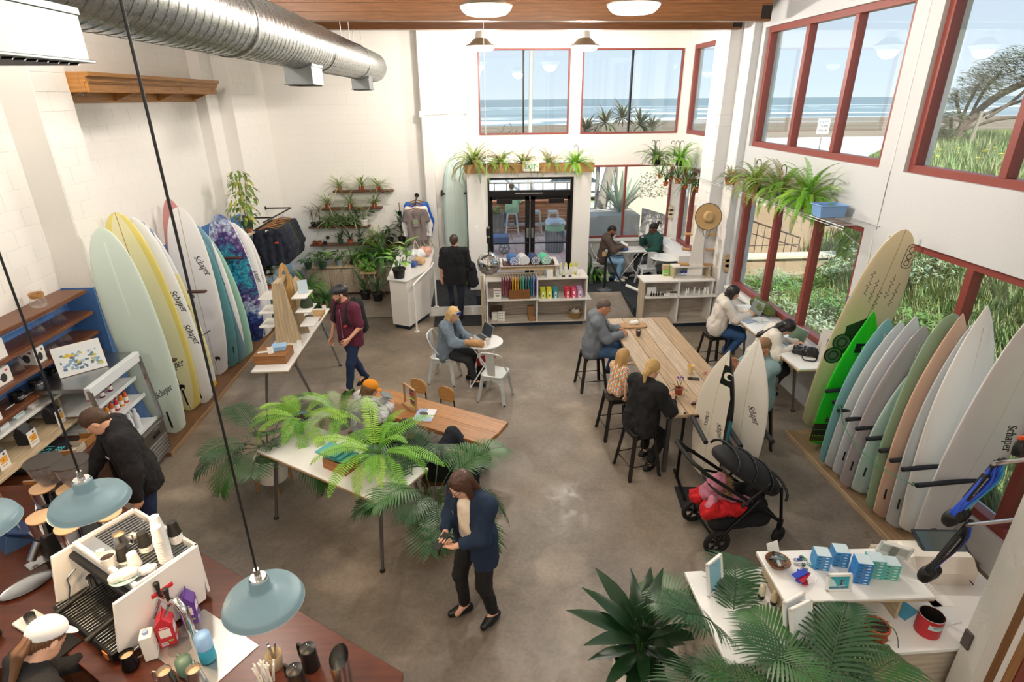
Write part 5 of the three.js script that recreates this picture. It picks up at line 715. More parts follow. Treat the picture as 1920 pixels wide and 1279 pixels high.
{
const p=person({label:'standing woman in a navy blazer looking down at a phone',pos:[-0.07,0,-3.81],face:-0.85,H:1.66,wide:1.12,cell:0.01,skin:'#e0b096',head:{pitch:0.5,yaw:-0.05},lean:0.06,hands:{L:[0.07,1.03,0.3],R:[-0.05,1.06,0.29]},handDir:{L:[-0.75,0.1,0.5],R:[0.7,0.1,0.6]},palm:{L:[-0.2,0.9,-0.3],R:[0.2,0.8,-0.4]},curl:0.75,feet:{L:[0.13,0.085,-0.06],R:[-0.12,0.085,0.06]},footYaw:{L:0.1,R:-0.35},hair:{style:'long',color:'#4a2f20',len:0.27,fwd:0.02,rough:0.4},top:{name:'blazer',mat:cloth('#122741'),bulk:0.024,hem:0.18,sleeve:0.82,open:1,under:cloth('#e3d8c6'),fold:0.008},legs:{mat:black,len:0.88},shoes:mat('#1a1b1f',0.35)});
const gl=mat('#5a2f22',0.3);p.headPart('glasses',[[-1,1].map((s)=>T(new THREE.TorusGeometry(0.021,0.002,6,20),[s*0.031,0.0,0.104])),bar([-0.01,0.004,0.106],[0.01,0.004,0.106],0.002),[-1,1].map((s)=>bar([s*0.052,0.004,0.1],[s*0.078,0.004,-0.0],0.002))],gl);
part('lapel_pin',T(ext([[0,0],[0.012,0.02],[0.004,0.03],[0.01,0.055],[-0.008,0.034],[-0.002,0.02]],0.003,0.001),p.at(0.3,-0.1,0.15)),C.steel,p.t);part('cuff_button',[sph(0.008,...add(p.J.L.el,[0.03,-0.02,0.05]),[1,1,1],8)],C.steel,p.t);
const c=V3(0.0,1.08,0.36).applyAxisAngle(V3(0,1,0),-0.85).add(V3(-0.07,0,-3.81));
tag(place(part('phone',[bx(0.075,0.009,0.15,0,0,0,0.004,[0.5,0,0]),T(bx(0.068,0.001,0.14,0,0.0055,0,0),[0,0,0],[0.5,0,0])],mat('#121315',0.15)),c.toArray(),-0.85),'dark phone held in both hands by the woman in the navy blazer','phone');
const k=V3(-0.03,0.92,0.36).applyAxisAngle(V3(0,1,0),-0.85).add(V3(-0.07,0,-3.81));const ks=thing('key_ring','bunch of keys hanging from the hand of the woman in the navy blazer','keys',k.toArray());part('ring',T(new THREE.TorusGeometry(0.014,0.002,6,16),[0,0.06,0]),C.steel,ks);[0,1,2].forEach((i)=>part('key',T(ext([[-0.004,-0.05],[0.004,-0.05],[0.005,-0.01],[0.011,0],[0.007,0.014],[-0.007,0.014],[-0.011,0],[-0.005,-0.01]],0.002,0),[0,0.04,0],[0,i,(i-1)*0.3]),i===1?metal('#c89a4a'):C.blackMetal,ks));
}
{
const p=person({label:'man in a black jacket and blue jeans looking down at the counter shelves',pos:[-3.3,0,-4.84],face:-0.95,H:1.83,wide:1.1,cell:0.011,skin:'#dca98c',head:{pitch:0.62,yaw:-0.2},lean:0.16,hands:{L:[0.3,0.86,0.1],R:[-0.22,1.0,0.4]},hair:{style:'short',color:'#4d3727'},top:{name:'jacket',mat:cloth('#17161a'),bulk:0.034,hem:0.07,fold:0.016},legs:{mat:jeans('#1f2f52')},shoes:black});
part('zip',bar(p.at(0.45,0,0.15),p.at(-0.05,0,0.175),0.005),C.blackMetal,p.t);part('collar',T(new THREE.TorusGeometry(0.085,0.028,8,24),p.at(0.52,0,0.0),[PI/2+0.2,0,0]),cloth('#1b1a1e'),p.t);part('chest_label',T(bx(0.07,0.012,0.004),p.at(0.34,0.12,0.15),[-0.2,0.3,0]),mat('#b9bbbf',0.6),p.t);
}
{
const p=person({label:'barista in a white cap and black shirt seen from behind at the coffee bar',pos:[-2.62,0,-2.3],face:2.45,H:1.68,cell:0.011,skin:'#e2b59b',head:{pitch:0.5,yaw:0.3},lean:0.25,hands:{L:[0.25,1.0,0.38],R:[-0.3,1.08,0.3]},hair:{style:'tail',color:'#6b4c34',len:0.22,rough:0.5},top:{name:'shirt',mat:cloth('#15171c'),bulk:0.022,hem:0.08,sleeve:0.95,fold:0.014},legs:{mat:black},shoes:black});
p.headPart('cap',[nets([ell([0,0.05,-0.016],[0.092,0.09,0.112])],0.007,{cuts:[[0,-1,0.25,-0.035]]}),T(lathe([[0.001,0.0],[0.07,-0.004],[0.092,-0.014],[0.093,-0.01],[0.07,0.002],[0.001,0.005]],28),[0,0.05,0.075],[0.18,0,0],[0.9,1,1.05])],cloth('#e8ebef'));part('cuff',[bar(mix(p.J.R.el,p.J.R.wr,0.75),mix(p.J.R.el,p.J.R.wr,0.98),0.047,0.045,14)],cloth('#cfd8ea'),p.t);
}
{
const p=person({label:'cyclist in a maroon shirt and dark helmet walking with a backpack',pos:[-1.97,0,-8.36],face:-0.62,H:1.76,wide:1.08,skin:'#dba58a',head:{yaw:-0.55,pitch:0.12},lean:0.06,feet:{L:[0.05,0.085,0.2],R:[-0.06,0.12,-0.24]},footPitch:{R:-0.35},hands:{L:[0.2,0.98,0.22],R:[-0.3,0.85,0.12]},hair:{style:'short',color:'#3a2a22',beard:'#5a3c2c'},top:{name:'shirt',mat:cloth('#5d1f36'),bulk:0.022,sleeve:0.44,hem:0.1},legs:{mat:jeans('#182c50'),bulk:0.01},shoes:black,sole:mat('#e6e6e6',0.6)});
p.headPart('helmet',[nets([ell([0,0.06,-0.01],[0.1,0.085,0.132]),ell([0,0.05,0.09],[0.07,0.03,0.05])],0.007,{k:0.03,cuts:[[0,-1,0.12,-0.03]],subs:[-0.05,0,0.05].map((x)=>cap([x,0.16,0.08],[x*1.2,0.14,-0.1],0.018)),ksub:0.006})],mat('#24272c',0.35));p.headPart('chin_strap',[-1,1].map((s)=>tube([[s*0.085,0.03,0.02],[s*0.075,-0.05,0.02],[s*0.03,-0.115,0.04]],0.004,12,5)),C.black);
for(const s of[-1,1])part('backpack_strap',tube([p.at(0.5,s*0.11,-0.12),p.at(0.55,s*0.11,0.02),p.at(0.42,s*0.12,0.135),p.at(0.25,s*0.14,0.13),p.at(0.16,s*0.17,0.0)],0.022,24,8),cloth('#1c1d20'),p.t);part('backpack',nets([cap(p.at(0.42,0,-0.2),p.at(0.05,0,-0.22),0.12,0.13)],0.016,{fold:0.012}),cloth('#1b1c20'),p.t);part('pocket_print',T(bx(0.06,0.03,0.006),p.at(0.22,0.1,0.155),[-0.1,0.35,0.3]),mat('#d0443a',0.7),p.t);part('placket',bar(p.at(0.46,0,0.12),p.at(0.0,0,0.152),0.006),cloth('#8f7d84'),p.t);
}
{
const p=person({label:'man in a black shirt seen from behind, walking up to the doors',pos:[-0.42,0,-11.42],face:PI,H:1.8,wide:1.15,skin:'#cf9a7c',head:{yaw:-0.1},feet:{L:[0.1,0.3,0.26],R:[-0.08,0.085,-0.02]},hands:{L:[0.3,0.82,0.02],R:[-0.27,0.92,0.12]},hair:{style:'short',color:'#3c2f27'},top:{name:'shirt',mat:cloth('#121317'),bulk:0.03,sleeve:0.46,hem:0.12},legs:{mat:jeans('#1a2234')},shoes:black});
const b=V3(-0.33,0.82,0.1).applyAxisAngle(V3(0,1,0),PI).add(V3(-0.42,0,-11.42));const j=one('carried_jacket','black jacket hanging folded over the arm of the man leaving','jacket',nets([cap([0,0.28,0],[0.03,-0.05,0.02],0.09,0.12),cap([0,0.3,0],[0.0,0.32,0.08],0.08)],0.014,{k:0.05,fold:0.022}),cloth('#17181d'),b.toArray());
}
{
const p=person({label:'blonde woman in a grey denim jacket sitting at the round table',pos:[-0.5,0,-8.55],face:1.25,H:1.68,sit:1,hp:0.56,skin:'#e0b297',head:{pitch:0.38,yaw:-0.3},lean:0.12,hands:{L:[0.02,0.78,0.4],R:[-0.16,0.76,0.42]},feet:{L:[0.1,0.085,0.34],R:[-0.1,0.085,0.5]},hair:{style:'long',color:'#cfae78',len:0.25},top:{name:'denim_jacket',mat:jeans('#6f7f8e'),bulk:0.036,hem:0.12,fold:0.02,sleeve:0.95,open:1,under:cloth('#1b2230')},legs:{mat:cloth('#25272a'),len:0.86},shoes:black,boots:1});
const g=[-1,1].map((s)=>T(ext(rrect(0.055,0.042,0.016),0.006,0.002),[s*0.032,0.085,0.088],[-0.4,s*0.25,0]));p.headPart('sunglasses',g,mat('#3a66c8',0.1,{metalness:0.5}));p.headPart('sunglasses_frame',[bar([-0.012,0.088,0.094],[0.012,0.088,0.094],0.003),[-1,1].map((s)=>bar([s*0.06,0.09,0.085],[s*0.08,0.06,0.0],0.003))],mat('#e8e8ea',0.3));
}
{const p=person({label:'bald man in a grey hoodie sitting at the left of the long table',pos:[1.78,0,-8.1],face:1.42,H:1.76,wide:1.12,sit:1,hp:0.72,skin:'#b98464',brow:'#2a211c',head:{pitch:0.32},lean:0.12,hands:{L:[0.1,0.98,0.4],R:[-0.1,0.97,0.42]},feet:{L:[0.1,0.3,0.3],R:[-0.13,0.26,0.36]},hair:{style:'buzz',color:'#5d4f48'},top:{name:'hoodie',mat:cloth('#6d747d'),bulk:0.034,hem:0.08,hood:1,fold:0.016,belly:0.012},legs:{mat:jeans('#3c5c80'),bulk:0.018},shoes:cloth('#23262b')});}
{
const dr=tex(256,256,(u,v)=>{const j=Math.floor(v*16),x=((u*10+(j%2)*0.5)%1)-0.5,y=(v*16)%1,r=Math.hypot(x,y*0.62),C6=[[228,78,92],[242,158,70],[245,214,92],[92,178,140],[78,130,200],[240,236,230]];return r<0.5?C6[Math.min(5,(0.5-r)*12|0)]:[240,236,230];},{srgb:true,rep:[1.4,1.4]});
person({label:'little girl in a rainbow scallop dress sitting on a stool at the long table',pos:[1.84,0,-6.72],face:2.1,H:1.12,sit:1,hp:0.7,child:1,headScale:0.92,cell:0.011,skin:'#e3b79c',head:{yaw:-0.15,pitch:0.1},lean:0.1,hands:{L:[0.12,0.93,0.3],R:[-0.19,0.67,-0.02]},feet:{L:[0.07,0.42,0.2],R:[-0.07,0.42,0.2]},hair:{style:'long',color:'#c7a068',len:0.17},top:{name:'dress',mat:mat('#ffffff',0.9,{map:dr}),bulk:0.018,hem:0.1,sleeve:0.35},legs:{mat:cloth('#c9b7b2'),bulk:0.006},shoes:mat('#d9d5d0',0.7)});
}
{const p=person({label:'woman with a blonde ponytail in a black top at the long table',pos:[1.93,0,-5.86],face:2.2,H:1.7,wide:1.08,sit:1,hp:0.71,cell:0.012,skin:'#dfae92',head:{pitch:0.25,yaw:0.1},lean:0.14,hands:{L:[0.1,0.98,0.38],R:[-0.18,0.97,0.34]},feet:{L:[0.1,0.12,0.26],R:[-0.1,0.085,0.1]},hair:{style:'tail',color:'#c9a566',len:0.16,tie:cloth('#d58b7d')},top:{name:'top',mat:cloth('#17181b'),bulk:0.034,hem:0.1,sleeve:0.8,fold:0.016},legs:{mat:black,len:0.85},shoes:C.black,sole:mat('#e4e4e2',0.6)});}
{const p=person({label:'bearded man in a teal tee sitting behind the white shortboards with hands raised',pos:[3.62,0,-6.35],face:-1.35,H:1.78,wide:1.08,sit:1,hp:0.72,skin:'#cf9374',head:{pitch:0.05,yaw:0.1},lean:0.05,hands:{L:[0.02,1.12,0.38],R:[-0.06,1.2,0.42]},handDir:{L:[-0.3,0.9,0.2],R:[0.3,0.9,0.3]},elbow:{L:[0.6,-1,0],R:[-0.6,-1,0]},feet:{L:[0.14,0.2,0.3],R:[-0.14,0.2,0.3]},hair:{style:'short',color:'#8a6a4c',beard:'#9a6a48'},top:{name:'tee_shirt',mat:cloth('#7f9ba0'),bulk:0.024,hem:0.1,sleeve:0.4},legs:{mat:jeans('#3f5a78')},shoes:black});}
person({label:'dark-haired woman in a white hoodie typing at the far end of the window counter',pos:[4.02,0,-8.72],face:1.3,H:1.68,wide:1.1,sit:1,hp:0.73,skin:'#d8a688',head:{pitch:0.3},lean:0.2,hands:{L:[0.08,1.0,0.46],R:[-0.1,1.0,0.46]},feet:{L:[0.1,0.28,0.22],R:[-0.1,0.28,0.22]},hair:{style:'long',color:'#1c181a',len:0.26,rough:0.35},top:{name:'hoodie',mat:cloth('#dcd5cc'),bulk:0.034,hem:0.05,hood:1,fold:0.016},legs:{mat:jeans('#2f5484'),bulk:0.016},shoes:mat('#8a7a66',0.7)});
person({label:'woman with very long black hair bending over the window counter in a cream sweater',pos:[4.12,0,-7.48],face:1.15,H:1.68,sit:1,hp:0.73,skin:'#dcae92',head:{pitch:0.7,yaw:-0.2},lean:0.42,hands:{L:[0.08,1.0,0.5],R:[-0.14,0.99,0.44]},feet:{L:[0.1,0.28,0.22],R:[-0.1,0.28,0.22]},hair:{style:'long',color:'#19161a',len:0.42,rough:0.32},top:{name:'sweater',mat:cloth('#e2ddd2'),bulk:0.034,hem:0.05,fold:0.016},legs:{mat:black,bulk:0.018},shoes:black});
person({label:'man in a brown jacket and light jeans sitting left at the nook table',pos:[3.08,0.2,-13.3],face:1.35,H:1.76,sit:1,hp:0.56,skin:'#8a5d44',brow:'#17110e',head:{pitch:0.4},lean:0.15,hands:{L:[0.05,0.82,0.44],R:[-0.08,0.84,0.44]},feet:{L:[0.1,0.085,0.45],R:[-0.12,0.085,0.38]},hair:{style:'buzz',color:'#17120f',beard:'#1c1512'},top:{name:'jacket',mat:cloth('#54463e'),bulk:0.034,hem:0.08},legs:{mat:jeans('#7fa4c6'),bulk:0.02},shoes:mat('#d9d4c8',0.7)});
{const p=person({label:'person in a dark green fleece with tied locs sitting right at the nook table',pos:[4.4,0.2,-13.42],face:-1.4,H:1.72,sit:1,hp:0.56,skin:'#5e3d2c',brow:'#120d0b',head:{pitch:0.25},lean:0.1,hands:{L:[0.08,0.66,0.3],R:[-0.1,0.98,0.34]},feet:{L:[0.1,0.085,0.38],R:[-0.12,0.085,0.42]},hair:{style:'bun',color:'#161110'},top:{name:'fleece',mat:cloth('#1d4a42'),bulk:0.04,hem:0.06},legs:{mat:cloth('#4b4d55'),bulk:0.02},shoes:mat('#9c9aa0',0.7)});p.headPart('locs',[...Array(9)].map((_,i)=>tube([[0,0.05,-0.13],[Math.sin(i)*0.04,0.07+(i%3)*0.02,-0.17],[Math.sin(i*1.7)*0.06,0.05+(i%4)*0.02,-0.21]],0.009,8,6)),mat('#1b1513',0.8));}
{const p=person({label:'child in an orange cap and fluffy grey coat sitting at the low wooden table',pos:[-1.5,0,-6.42],face:2.0,H:1.3,sit:1,hp:0.45,child:1,cell:0.012,skin:'#e0b49a',head:{pitch:0.35},lean:0.15,hands:{L:[0.08,0.68,0.34],R:[-0.08,0.68,0.34]},feet:{L:[0.08,0.085,0.3],R:[-0.08,0.085,0.3]},hair:{style:'long',color:'#6a4a30',len:0.15},top:{name:'fluffy_coat',mat:mat('#cfd2d6',1,{bumpMap:grainT,bumpScale:0.012}),bulk:0.05,hem:0.1,fold:0.022},legs:{mat:navy},shoes:black});
p.headPart('cap',[nets([ell([0,0.055,-0.012],[0.093,0.085,0.112])],0.007,{cuts:[[0,-1,0.1,-0.03]]}),T(lathe([[0.001,0],[0.07,-0.006],[0.088,-0.016],[0.07,0.0],[0.001,0.004]],24),[0,0.035,0.085],[0.2,0,0])],cloth('#d98b1e'));}
{const p=person({label:'person in black sitting low behind the palm with one maroon shoe crossed up',pos:[-0.52,0,-5.52],face:1.75,H:1.74,sit:1,hp:0.42,skin:'#d9a68a',head:{pitch:0.5},lean:-0.7,hands:{L:[0.1,0.55,0.12],R:[-0.1,0.56,0.3]},feet:{L:[0.12,0.4,0.5],R:[-0.14,0.085,0.4]},hair:{style:'short',color:'#2a211c'},top:{name:'sweater',mat:black,bulk:0.03,hem:0.06},legs:{mat:cloth('#181d2a'),bulk:0.02},shoes:mat('#5b2430',0.6)});}
person({label:'person in a light green shirt sitting on a patio stool beyond the glass doors',pos:[1.22,0.2,-18.4],face:PI,H:1.76,sit:1,hp:0.85,skin:'#d3a184',lean:0.15,hands:{L:[0.2,0.95,0.35],R:[-0.2,0.95,0.35]},feet:{L:[0.16,0.3,0.25],R:[-0.16,0.3,0.25]},hair:{style:'short',color:'#6a553f'},top:{name:'shirt',mat:cloth('#9dbf9a'),bulk:0.03,sleeve:0.45,hem:0.1},legs:{mat:jeans('#4a5a78'),bulk:0.02},shoes:mat('#d9c8b4',0.7)});
{
const w=C.white,z=-12.75;
struct('wall_doors',[span([-0.13,0.2,-12.9],[0.3,2.82,z]),span([2.2,0.2,-12.9],[2.6,2.82,z]),span([0.3,2.72,-12.9],[2.2,2.82,z])],w);
struct('wall_doors_side',[span([-0.13,0.2,-13.88],[0.0,2.82,-12.9]),span([2.47,0.2,-13.88],[2.6,2.82,-12.9])],w);struct('roof_doors',span([-0.13,2.72,-14.1],[2.6,2.82,-12.9]),w);
const bk=mat('#1d1a1a',0.4,{metalness:0.5}),d=thing('glass_doors','x','door');d.name='door_1';d.userData={kind:'structure'};
part('door_frame',[span([0.3,0.2,z-0.07],[0.36,2.72,z+0.02]),span([2.14,0.2,z-0.07],[2.2,2.72,z+0.02]),span([0.36,2.67,z-0.07],[2.14,2.72,z+0.02]),span([0.36,2.32,z-0.09],[2.14,2.44,z+0.05])],bk,d);part('transom_pane',bx(1.78,0.24,0.006,1.25,2.555,z-0.03,0),paneM,d);
part('door_notice',quad(0.62,0.05,[1.22,2.39,z+0.052]),printed(print(512,40,(x,w_,h)=>text(x,'THIS DOOR TO REMAIN UNLOCKED DURING BUSINESS HOURS',w_/2,h/2,17,'#e8e8e8'),'#1d1a1a')),d);
for(const s of[-1,1]){const a=s<0?0.36:1.26,b=s<0?1.24:2.14,L=new THREE.Group();L.name='door_leaf';d.add(L);
part('leaf_frame',[span([a,0.21,z-0.05],[a+(s<0?0.06:0.1),2.31,z]),span([b-(s<0?0.1:0.06),0.21,z-0.05],[b,2.31,z]),span([a,0.21,z-0.05],[b,0.4,z]),span([a,2.24,z-0.05],[b,2.31,z])],bk,L);part('pane',bx(0.74,1.86,0.006,(a+b)/2,1.32,z-0.025,0),paneM,L);
part('push_bar',span([a+0.04,1.27,z+0.02],[b-0.04,1.3,z+0.06],0.008),bk,L);part('closer',span([(a+b)/2+s*0.12-0.17,2.17,z+0.01],[(a+b)/2+s*0.12+0.17,2.27,z+0.08],0.01),bk,L);part('lock_plate',span([1.25+s*0.055-0.025,1.4,z],[1.25+s*0.055+0.025,1.62,z+0.015]),C.steel,L);}
const pl=thing('planter_box','long pale timber planter box on top of the white door wall','planter',[0,0,0]),pw=wood('#cf9f68',0.5);
part('front_board',span([-0.16,2.82,-12.75],[2.64,3.0,-12.71]),pw,pl);part('end_board',[span([-0.16,2.82,-13.0],[-0.12,3.0,-12.75]),span([2.6,2.82,-13.0],[2.64,3.0,-12.75])],pw,pl);part('back_board',span([-0.12,2.82,-13.0],[2.6,3.0,-12.97]),pw,pl);
const ex=thing('exit_sign','green and white EXIT sign with an arrow on the planter box front','sign',[1.255,2.96,-12.66]);part('sign_body',bx(0.35,0.22,0.04,0,0,0,0.008),mat('#efece4',0.4),ex);
part('lettering',quad(0.33,0.2,[0,0,0.0225]),printed(print(256,150,(x)=>{text(x,'EXIT',112,80,92,'#1fa45c');text(x,'>',232,80,54,'#1fa45c');},'#f0eee6')),ex);
one('wall_outlet','small white light switch plate on the wall left of the doors','switch',[bx(0.09,0.13,0.01),bx(0.02,0.04,0.02)],C.white,[0.06,1.6,-12.745]);
const cam=thing('security_camera','small dark and white camera clamped at the right end of the planter box','camera',[2.18,2.94,-12.66]);part('camera_body',[bar([0,0.02,0],[0,-0.1,0.03],0.03,0.026)],mat('#e2e2e2',0.4),cam);part('mount',[bar([0,0.09,-0.03],[0,0.0,0],0.012),sph(0.014,0,-0.1,0.035)],C.black,cam);
const pat=struct('floor_patio',span([-6,-0.1,-19.3],[2.9,0.17,-14.12],0),mat('#9a6a5e',0.85)),tileG=prep(bx(0.392,0.04,0.392,0,0,0,0.004)),tm=['#e0b6a9','#d9aa9c','#e6c0b2'].map((c)=>mat(c,0.8,{bumpMap:grainT,bumpScale:0.001})),rr=rng(4);
for(let i=0;i<10;i++)for(let j=0;j<13;j++)inst(tileG,tm[rr()*3|0],'tile',pat,[-1.0+i*0.4,0.18+rr()*0.002,-14.32-j*0.4]);
const fw=thing('patio_fence','red-brown horizontal board wall with a bench ledge behind the patio stools','fence'),fm=['#c97f52','#d38a5c','#bd7550'].map((c)=>wood(c,0.6));for(let i=0;i<8;i++)part('board',span([-1.5,0.2+i*0.118,-19.1],[3.2,0.312+i*0.118,-19.07]),fm[i%3],fw);
part('ledge',span([-1.5,0.42,-19.05],[3.2,0.48,-18.8]),mat('#e9e2d6',0.7),fw);part('cap_rail',span([-1.5,1.15,-19.2],[3.2,1.2,-18.95]),fm[0],fw);for(let i=0;i<12;i++)part('picket',bar([-1.3+i*0.4,1.2,-19.15],[-1.3+i*0.4,1.75,-19.15],0.02),mat('#7d7a76',0.6),fw);part('top_rail',bar([-1.5,1.75,-19.15],[3.2,1.75,-19.15],0.025),mat('#7d7a76',0.6),fw);
const pt=thing('patio_planter','grey timber planter with a small shrub at the left of the glass doors outside','planter',[0.62,0.2,-17.6]);for(let i=0;i<4;i++)part('board',bx(0.14,0.85,0.04,-0.21+i*0.145,0.45,0.2,0.004),wood('#8d8782',0.7),pt);part('box',bb(0.56,0.84,0.36,0,0.02,0,0.01),wood('#7f7a76',0.7),pt);part('foliage',scatterLeaves(120,(r)=>({p:[(r()-0.5)*0.4,0.85+r()*0.2,(r()-0.5)*0.3],r:[-0.8+r(),r()*6,0]}),0.14,0.05,5),LM.boston,pt);
const tr=thing('trolley','grey-blue low cart with a spoked iron wheel outside the left door','cart',[0.62,0.2,-16.3]);part('bed',bb(0.7,0.2,0.5,0,0.28,0,0.02),mat('#5f6f93',0.6),tr);for(const s of[-1,1]){const wh=part('wheel',T(new THREE.TorusGeometry(0.14,0.022,8,24),[s*0.22,0.16,0.27]),C.steelDull,tr);part('spoke',[0,1,2,3,4].map((i)=>bar([s*0.22,0.16,0.27],[s*0.22+Math.sin(i*1.256)*0.13,0.16+Math.cos(i*1.256)*0.13,0.27],0.012)),C.steelDull,wh);}
const bin=thing('patio_bin','round slatted waste bin with a steel lid and green liner outside the right door','bin',[2.3,0.2,-16.2]);part('body',lathe([[0.001,0],[0.24,0],[0.25,0.7],[0.001,0.7]],24),mat('#7f8088',0.6),bin);part('liner',lathe([[0.255,0.62],[0.275,0.64],[0.28,0.8],[0.26,0.82]],28),plastic('#a9d2b4',0.5),bin);part('lid',lathe([[0.3,0.8],[0.3,0.86],[0.24,0.93],[0.15,0.95],[0.14,0.88]],28),C.steel,bin);for(let i=0;i<20;i++)part('slat',bar([Math.sin(i*0.314)*0.252,0.04,Math.cos(i*0.314)*0.252],[Math.sin(i*0.314)*0.262,0.6,Math.cos(i*0.314)*0.262],0.016),mat('#8e8f98',0.5),bin);
const car=(p,ry,label,col)=>{const c=thing('parked_car',label,'car',p,ry);part('body',ext([[-2.1,0.3],[2.1,0.3],[2.15,0.7],[1.9,0.85],[1.1,0.95],[0.5,1.4],[-1.2,1.42],[-1.8,0.98],[-2.15,0.9]],1.6,0.06,0,0,-0.8),mat(col,0.3,{clearcoat:0.6}),c);part('window',ext([[0.95,0.97],[0.46,1.34],[-1.1,1.35],[-1.55,1.0]],1.74,0,0,0,-0.87),mat('#3f4b55',0.1),c);for(const s of[-1.3,1.3])part('wheel',T(new THREE.CylinderGeometry(0.32,0.32,1.76,20),[s,0.32,0],[PI/2,0,0]),C.blackRubber,c);};
car([-0.3,-0.5,-29],0.05,'white parked car showing left through the pane above the doors','#eceef0');car([5.2,-0.5,-29.4],0.02,'pale grey parked car showing right through the pane above the doors','#dcdfe2');
}
function makeStool(h,col,seatM=col){
const t=thing('metal_stool','x','stool');const a=0.15,b=0.205;
part('seat',[T(ext(rrect(0.31,0.31,0.04),0.012,0.008),[0,h-0.02,0],[-PI/2,0,0]),T(lathe([[0.001,0.003],[0.02,0]],12),[0,h,0])],seatM,t);
for(const s of[-1,1])for(const q of[-1,1]){const l=part('leg',[sqbar([s*b,0.012,q*b],[s*a*0.92,h-0.03,q*a*0.92],0.05,0.014,PI/4*s*q),sqbar([s*(b-0.006),0.012,q*(b-0.006)],[s*a*0.9,h-0.1,q*a*0.9],0.03,0.02,PI/4*s*q+PI/2)],col,t);part('foot',cy(0.02,0.018,0.02,s*b,0,q*b,10),C.blackRubber,l);}
part('apron',[0,1,2,3].map((i)=>T(ext([[-0.135,0],[-0.13,-0.1],[-0.1,-0.05],[0.1,-0.05],[0.13,-0.1],[0.135,0]],0.004,0),[Math.sin(i*PI/2)*0.145,h-0.03,Math.cos(i*PI/2)*0.145],[0,i*PI/2,0])),col,t);
const y=h*0.3,e=b-(b-a)*0.3;for(let i=0;i<4;i++){const[p,q]=[[-e,-e],[e,-e],[e,e],[-e,e]].map((v)=>[v[0],y,v[1]]).flatMap((v,k,A)=>(k===i?[v,A[(i+1)%4]]:[]));part('stretcher',bar(p,q,0.007),col,t);}
return t;
}
{
const gun=mat('#3b3835',0.38,{metalness:0.7}),s0=makeStool(0.62,gun);place(s0,[1.79,0,-8.12],0.1);s0.userData.label='dark steel stool under the man in the grey hoodie';
[[[1.86,0,-6.72],0.1,'dark steel stool under the little girl'],[[1.93,0,-5.86],0.25,'dark steel stool nearest the stroller, under the woman with the ponytail'],[[3.62,0,-6.35],-0.1,'dark steel stool under the bearded man'],[[4.02,0,-8.72],0.1,'dark steel stool under the woman in the white hoodie'],[[4.12,0,-7.48],0.2,'dark steel stool under the woman in the cream sweater']].forEach(([p,r,l])=>dup(s0,p,r,l));
const s1=dup(s0,[3.42,0,-7.3],0,'empty stool with a blue-grey seat pushed in at the right of the long table');s1.children[0].material=mat('#8d98a6',0.3,{metalness:0.5});
const wb=mat('#d9d0c6',0.4,{metalness:0.3}),p0=makeStool(0.76,wb);place(p0,[1.22,0.2,-18.4]);p0.userData.label='white metal patio stool under the person in the green shirt';dup(p0,[1.98,0.2,-18.5],0,'shaded metal patio stool half hidden by the door stile');dup(p0,[2.55,0.2,-18.45],0,'white metal patio stool standing empty at the right of the doors');
const cw=mat('#d3d8d8',0.35,{metalness:0.25}),c=thing('metal_chair','white metal cafe chair with the woman in the denim jacket','chair',[-0.56,0,-8.56],1.3);
part('seat',T(ext(rrect(0.36,0.36,0.07),0.014,0.008),[0,0.44,0],[-PI/2,0,0]),cw,c);
for(const s of[-1,1])for(const q of[-1,1]){const l=part('leg',[sqbar([s*0.215,0.012,q*0.215],[s*0.155,0.43,q*0.155],0.055,0.016,PI/4*s*q),sqbar([s*0.21,0.012,q*0.21],[s*0.15,0.36,q*0.15],0.03,0.024,PI/4*s*q+PI/2)],cw,c);part('foot',cy(0.018,0.016,0.02,s*0.215,0,q*0.215,10),C.blackRubber,l);}
part('apron',[0,1,2,3].map((i)=>T(ext([[-0.155,0],[-0.165,-0.16],[-0.13,-0.08],[0,-0.05],[0.13,-0.08],[0.165,-0.16],[0.155,0]],0.004,0),[Math.sin(i*PI/2)*0.162,0.43,Math.cos(i*PI/2)*0.162],[0,i*PI/2,0])),cw,c);
part('back_frame',tube([[-0.17,0.42,0.1],[-0.185,0.62,-0.1],[-0.17,0.8,-0.2],[-0.08,0.85,-0.225],[0.08,0.85,-0.225],[0.17,0.8,-0.2],[0.185,0.62,-0.1],[0.17,0.42,0.1]],0.012,60),cw,c);
part('back_splat',T(ext([[-0.055,0],[0.055,0],[0.075,0.42],[-0.075,0.42]],0.008,0.003),[0,0.44,-0.165],[-0.14,0,0]),cw,c);
dup(c,[0.25,0,-7.86],PI-0.4,'empty white metal cafe chair facing the round table');dup(c,[3.0,0.2,-13.32],1.4,'white metal chair under the man in the brown jacket in the nook');dup(c,[4.46,0.2,-13.42],-1.4,'white metal chair under the person in the green fleece');dup(c,[4.0,0.2,-12.72],PI,'empty white metal chair behind the second white shelf unit in the nook');
}
function foldTable(name,label,p,r,h,round=true){const t=thing(name,label,'table',p),m=mat('#e9eaea',0.28);part('table_top',round?T(lathe([[0.001,0],[r-0.01,0],[r,0.006],[r,0.022],[r-0.004,0.026],[0.001,0.026]],48),[0,h-0.026,0]):bb(r*2,0.024,r*1.5,0,h-0.024,0,0.006),m,t);for(const s of[-1,1])for(const q of[-1,1])part('leg',bar([s*r*0.8,0,q*r*0.55],[-s*r*0.62,h-0.03,q*r*0.5],0.011),m,t);part('brace',[bar([r*0.8,0.012,-r*0.55],[r*0.8,0.012,r*0.55],0.009),bar([-r*0.8,0.012,-r*0.55],[-r*0.8,0.012,r*0.55],0.009),bar([0,h*0.45,-r*0.52],[0,h*0.45,r*0.52],0.009)],m,t);return t;}
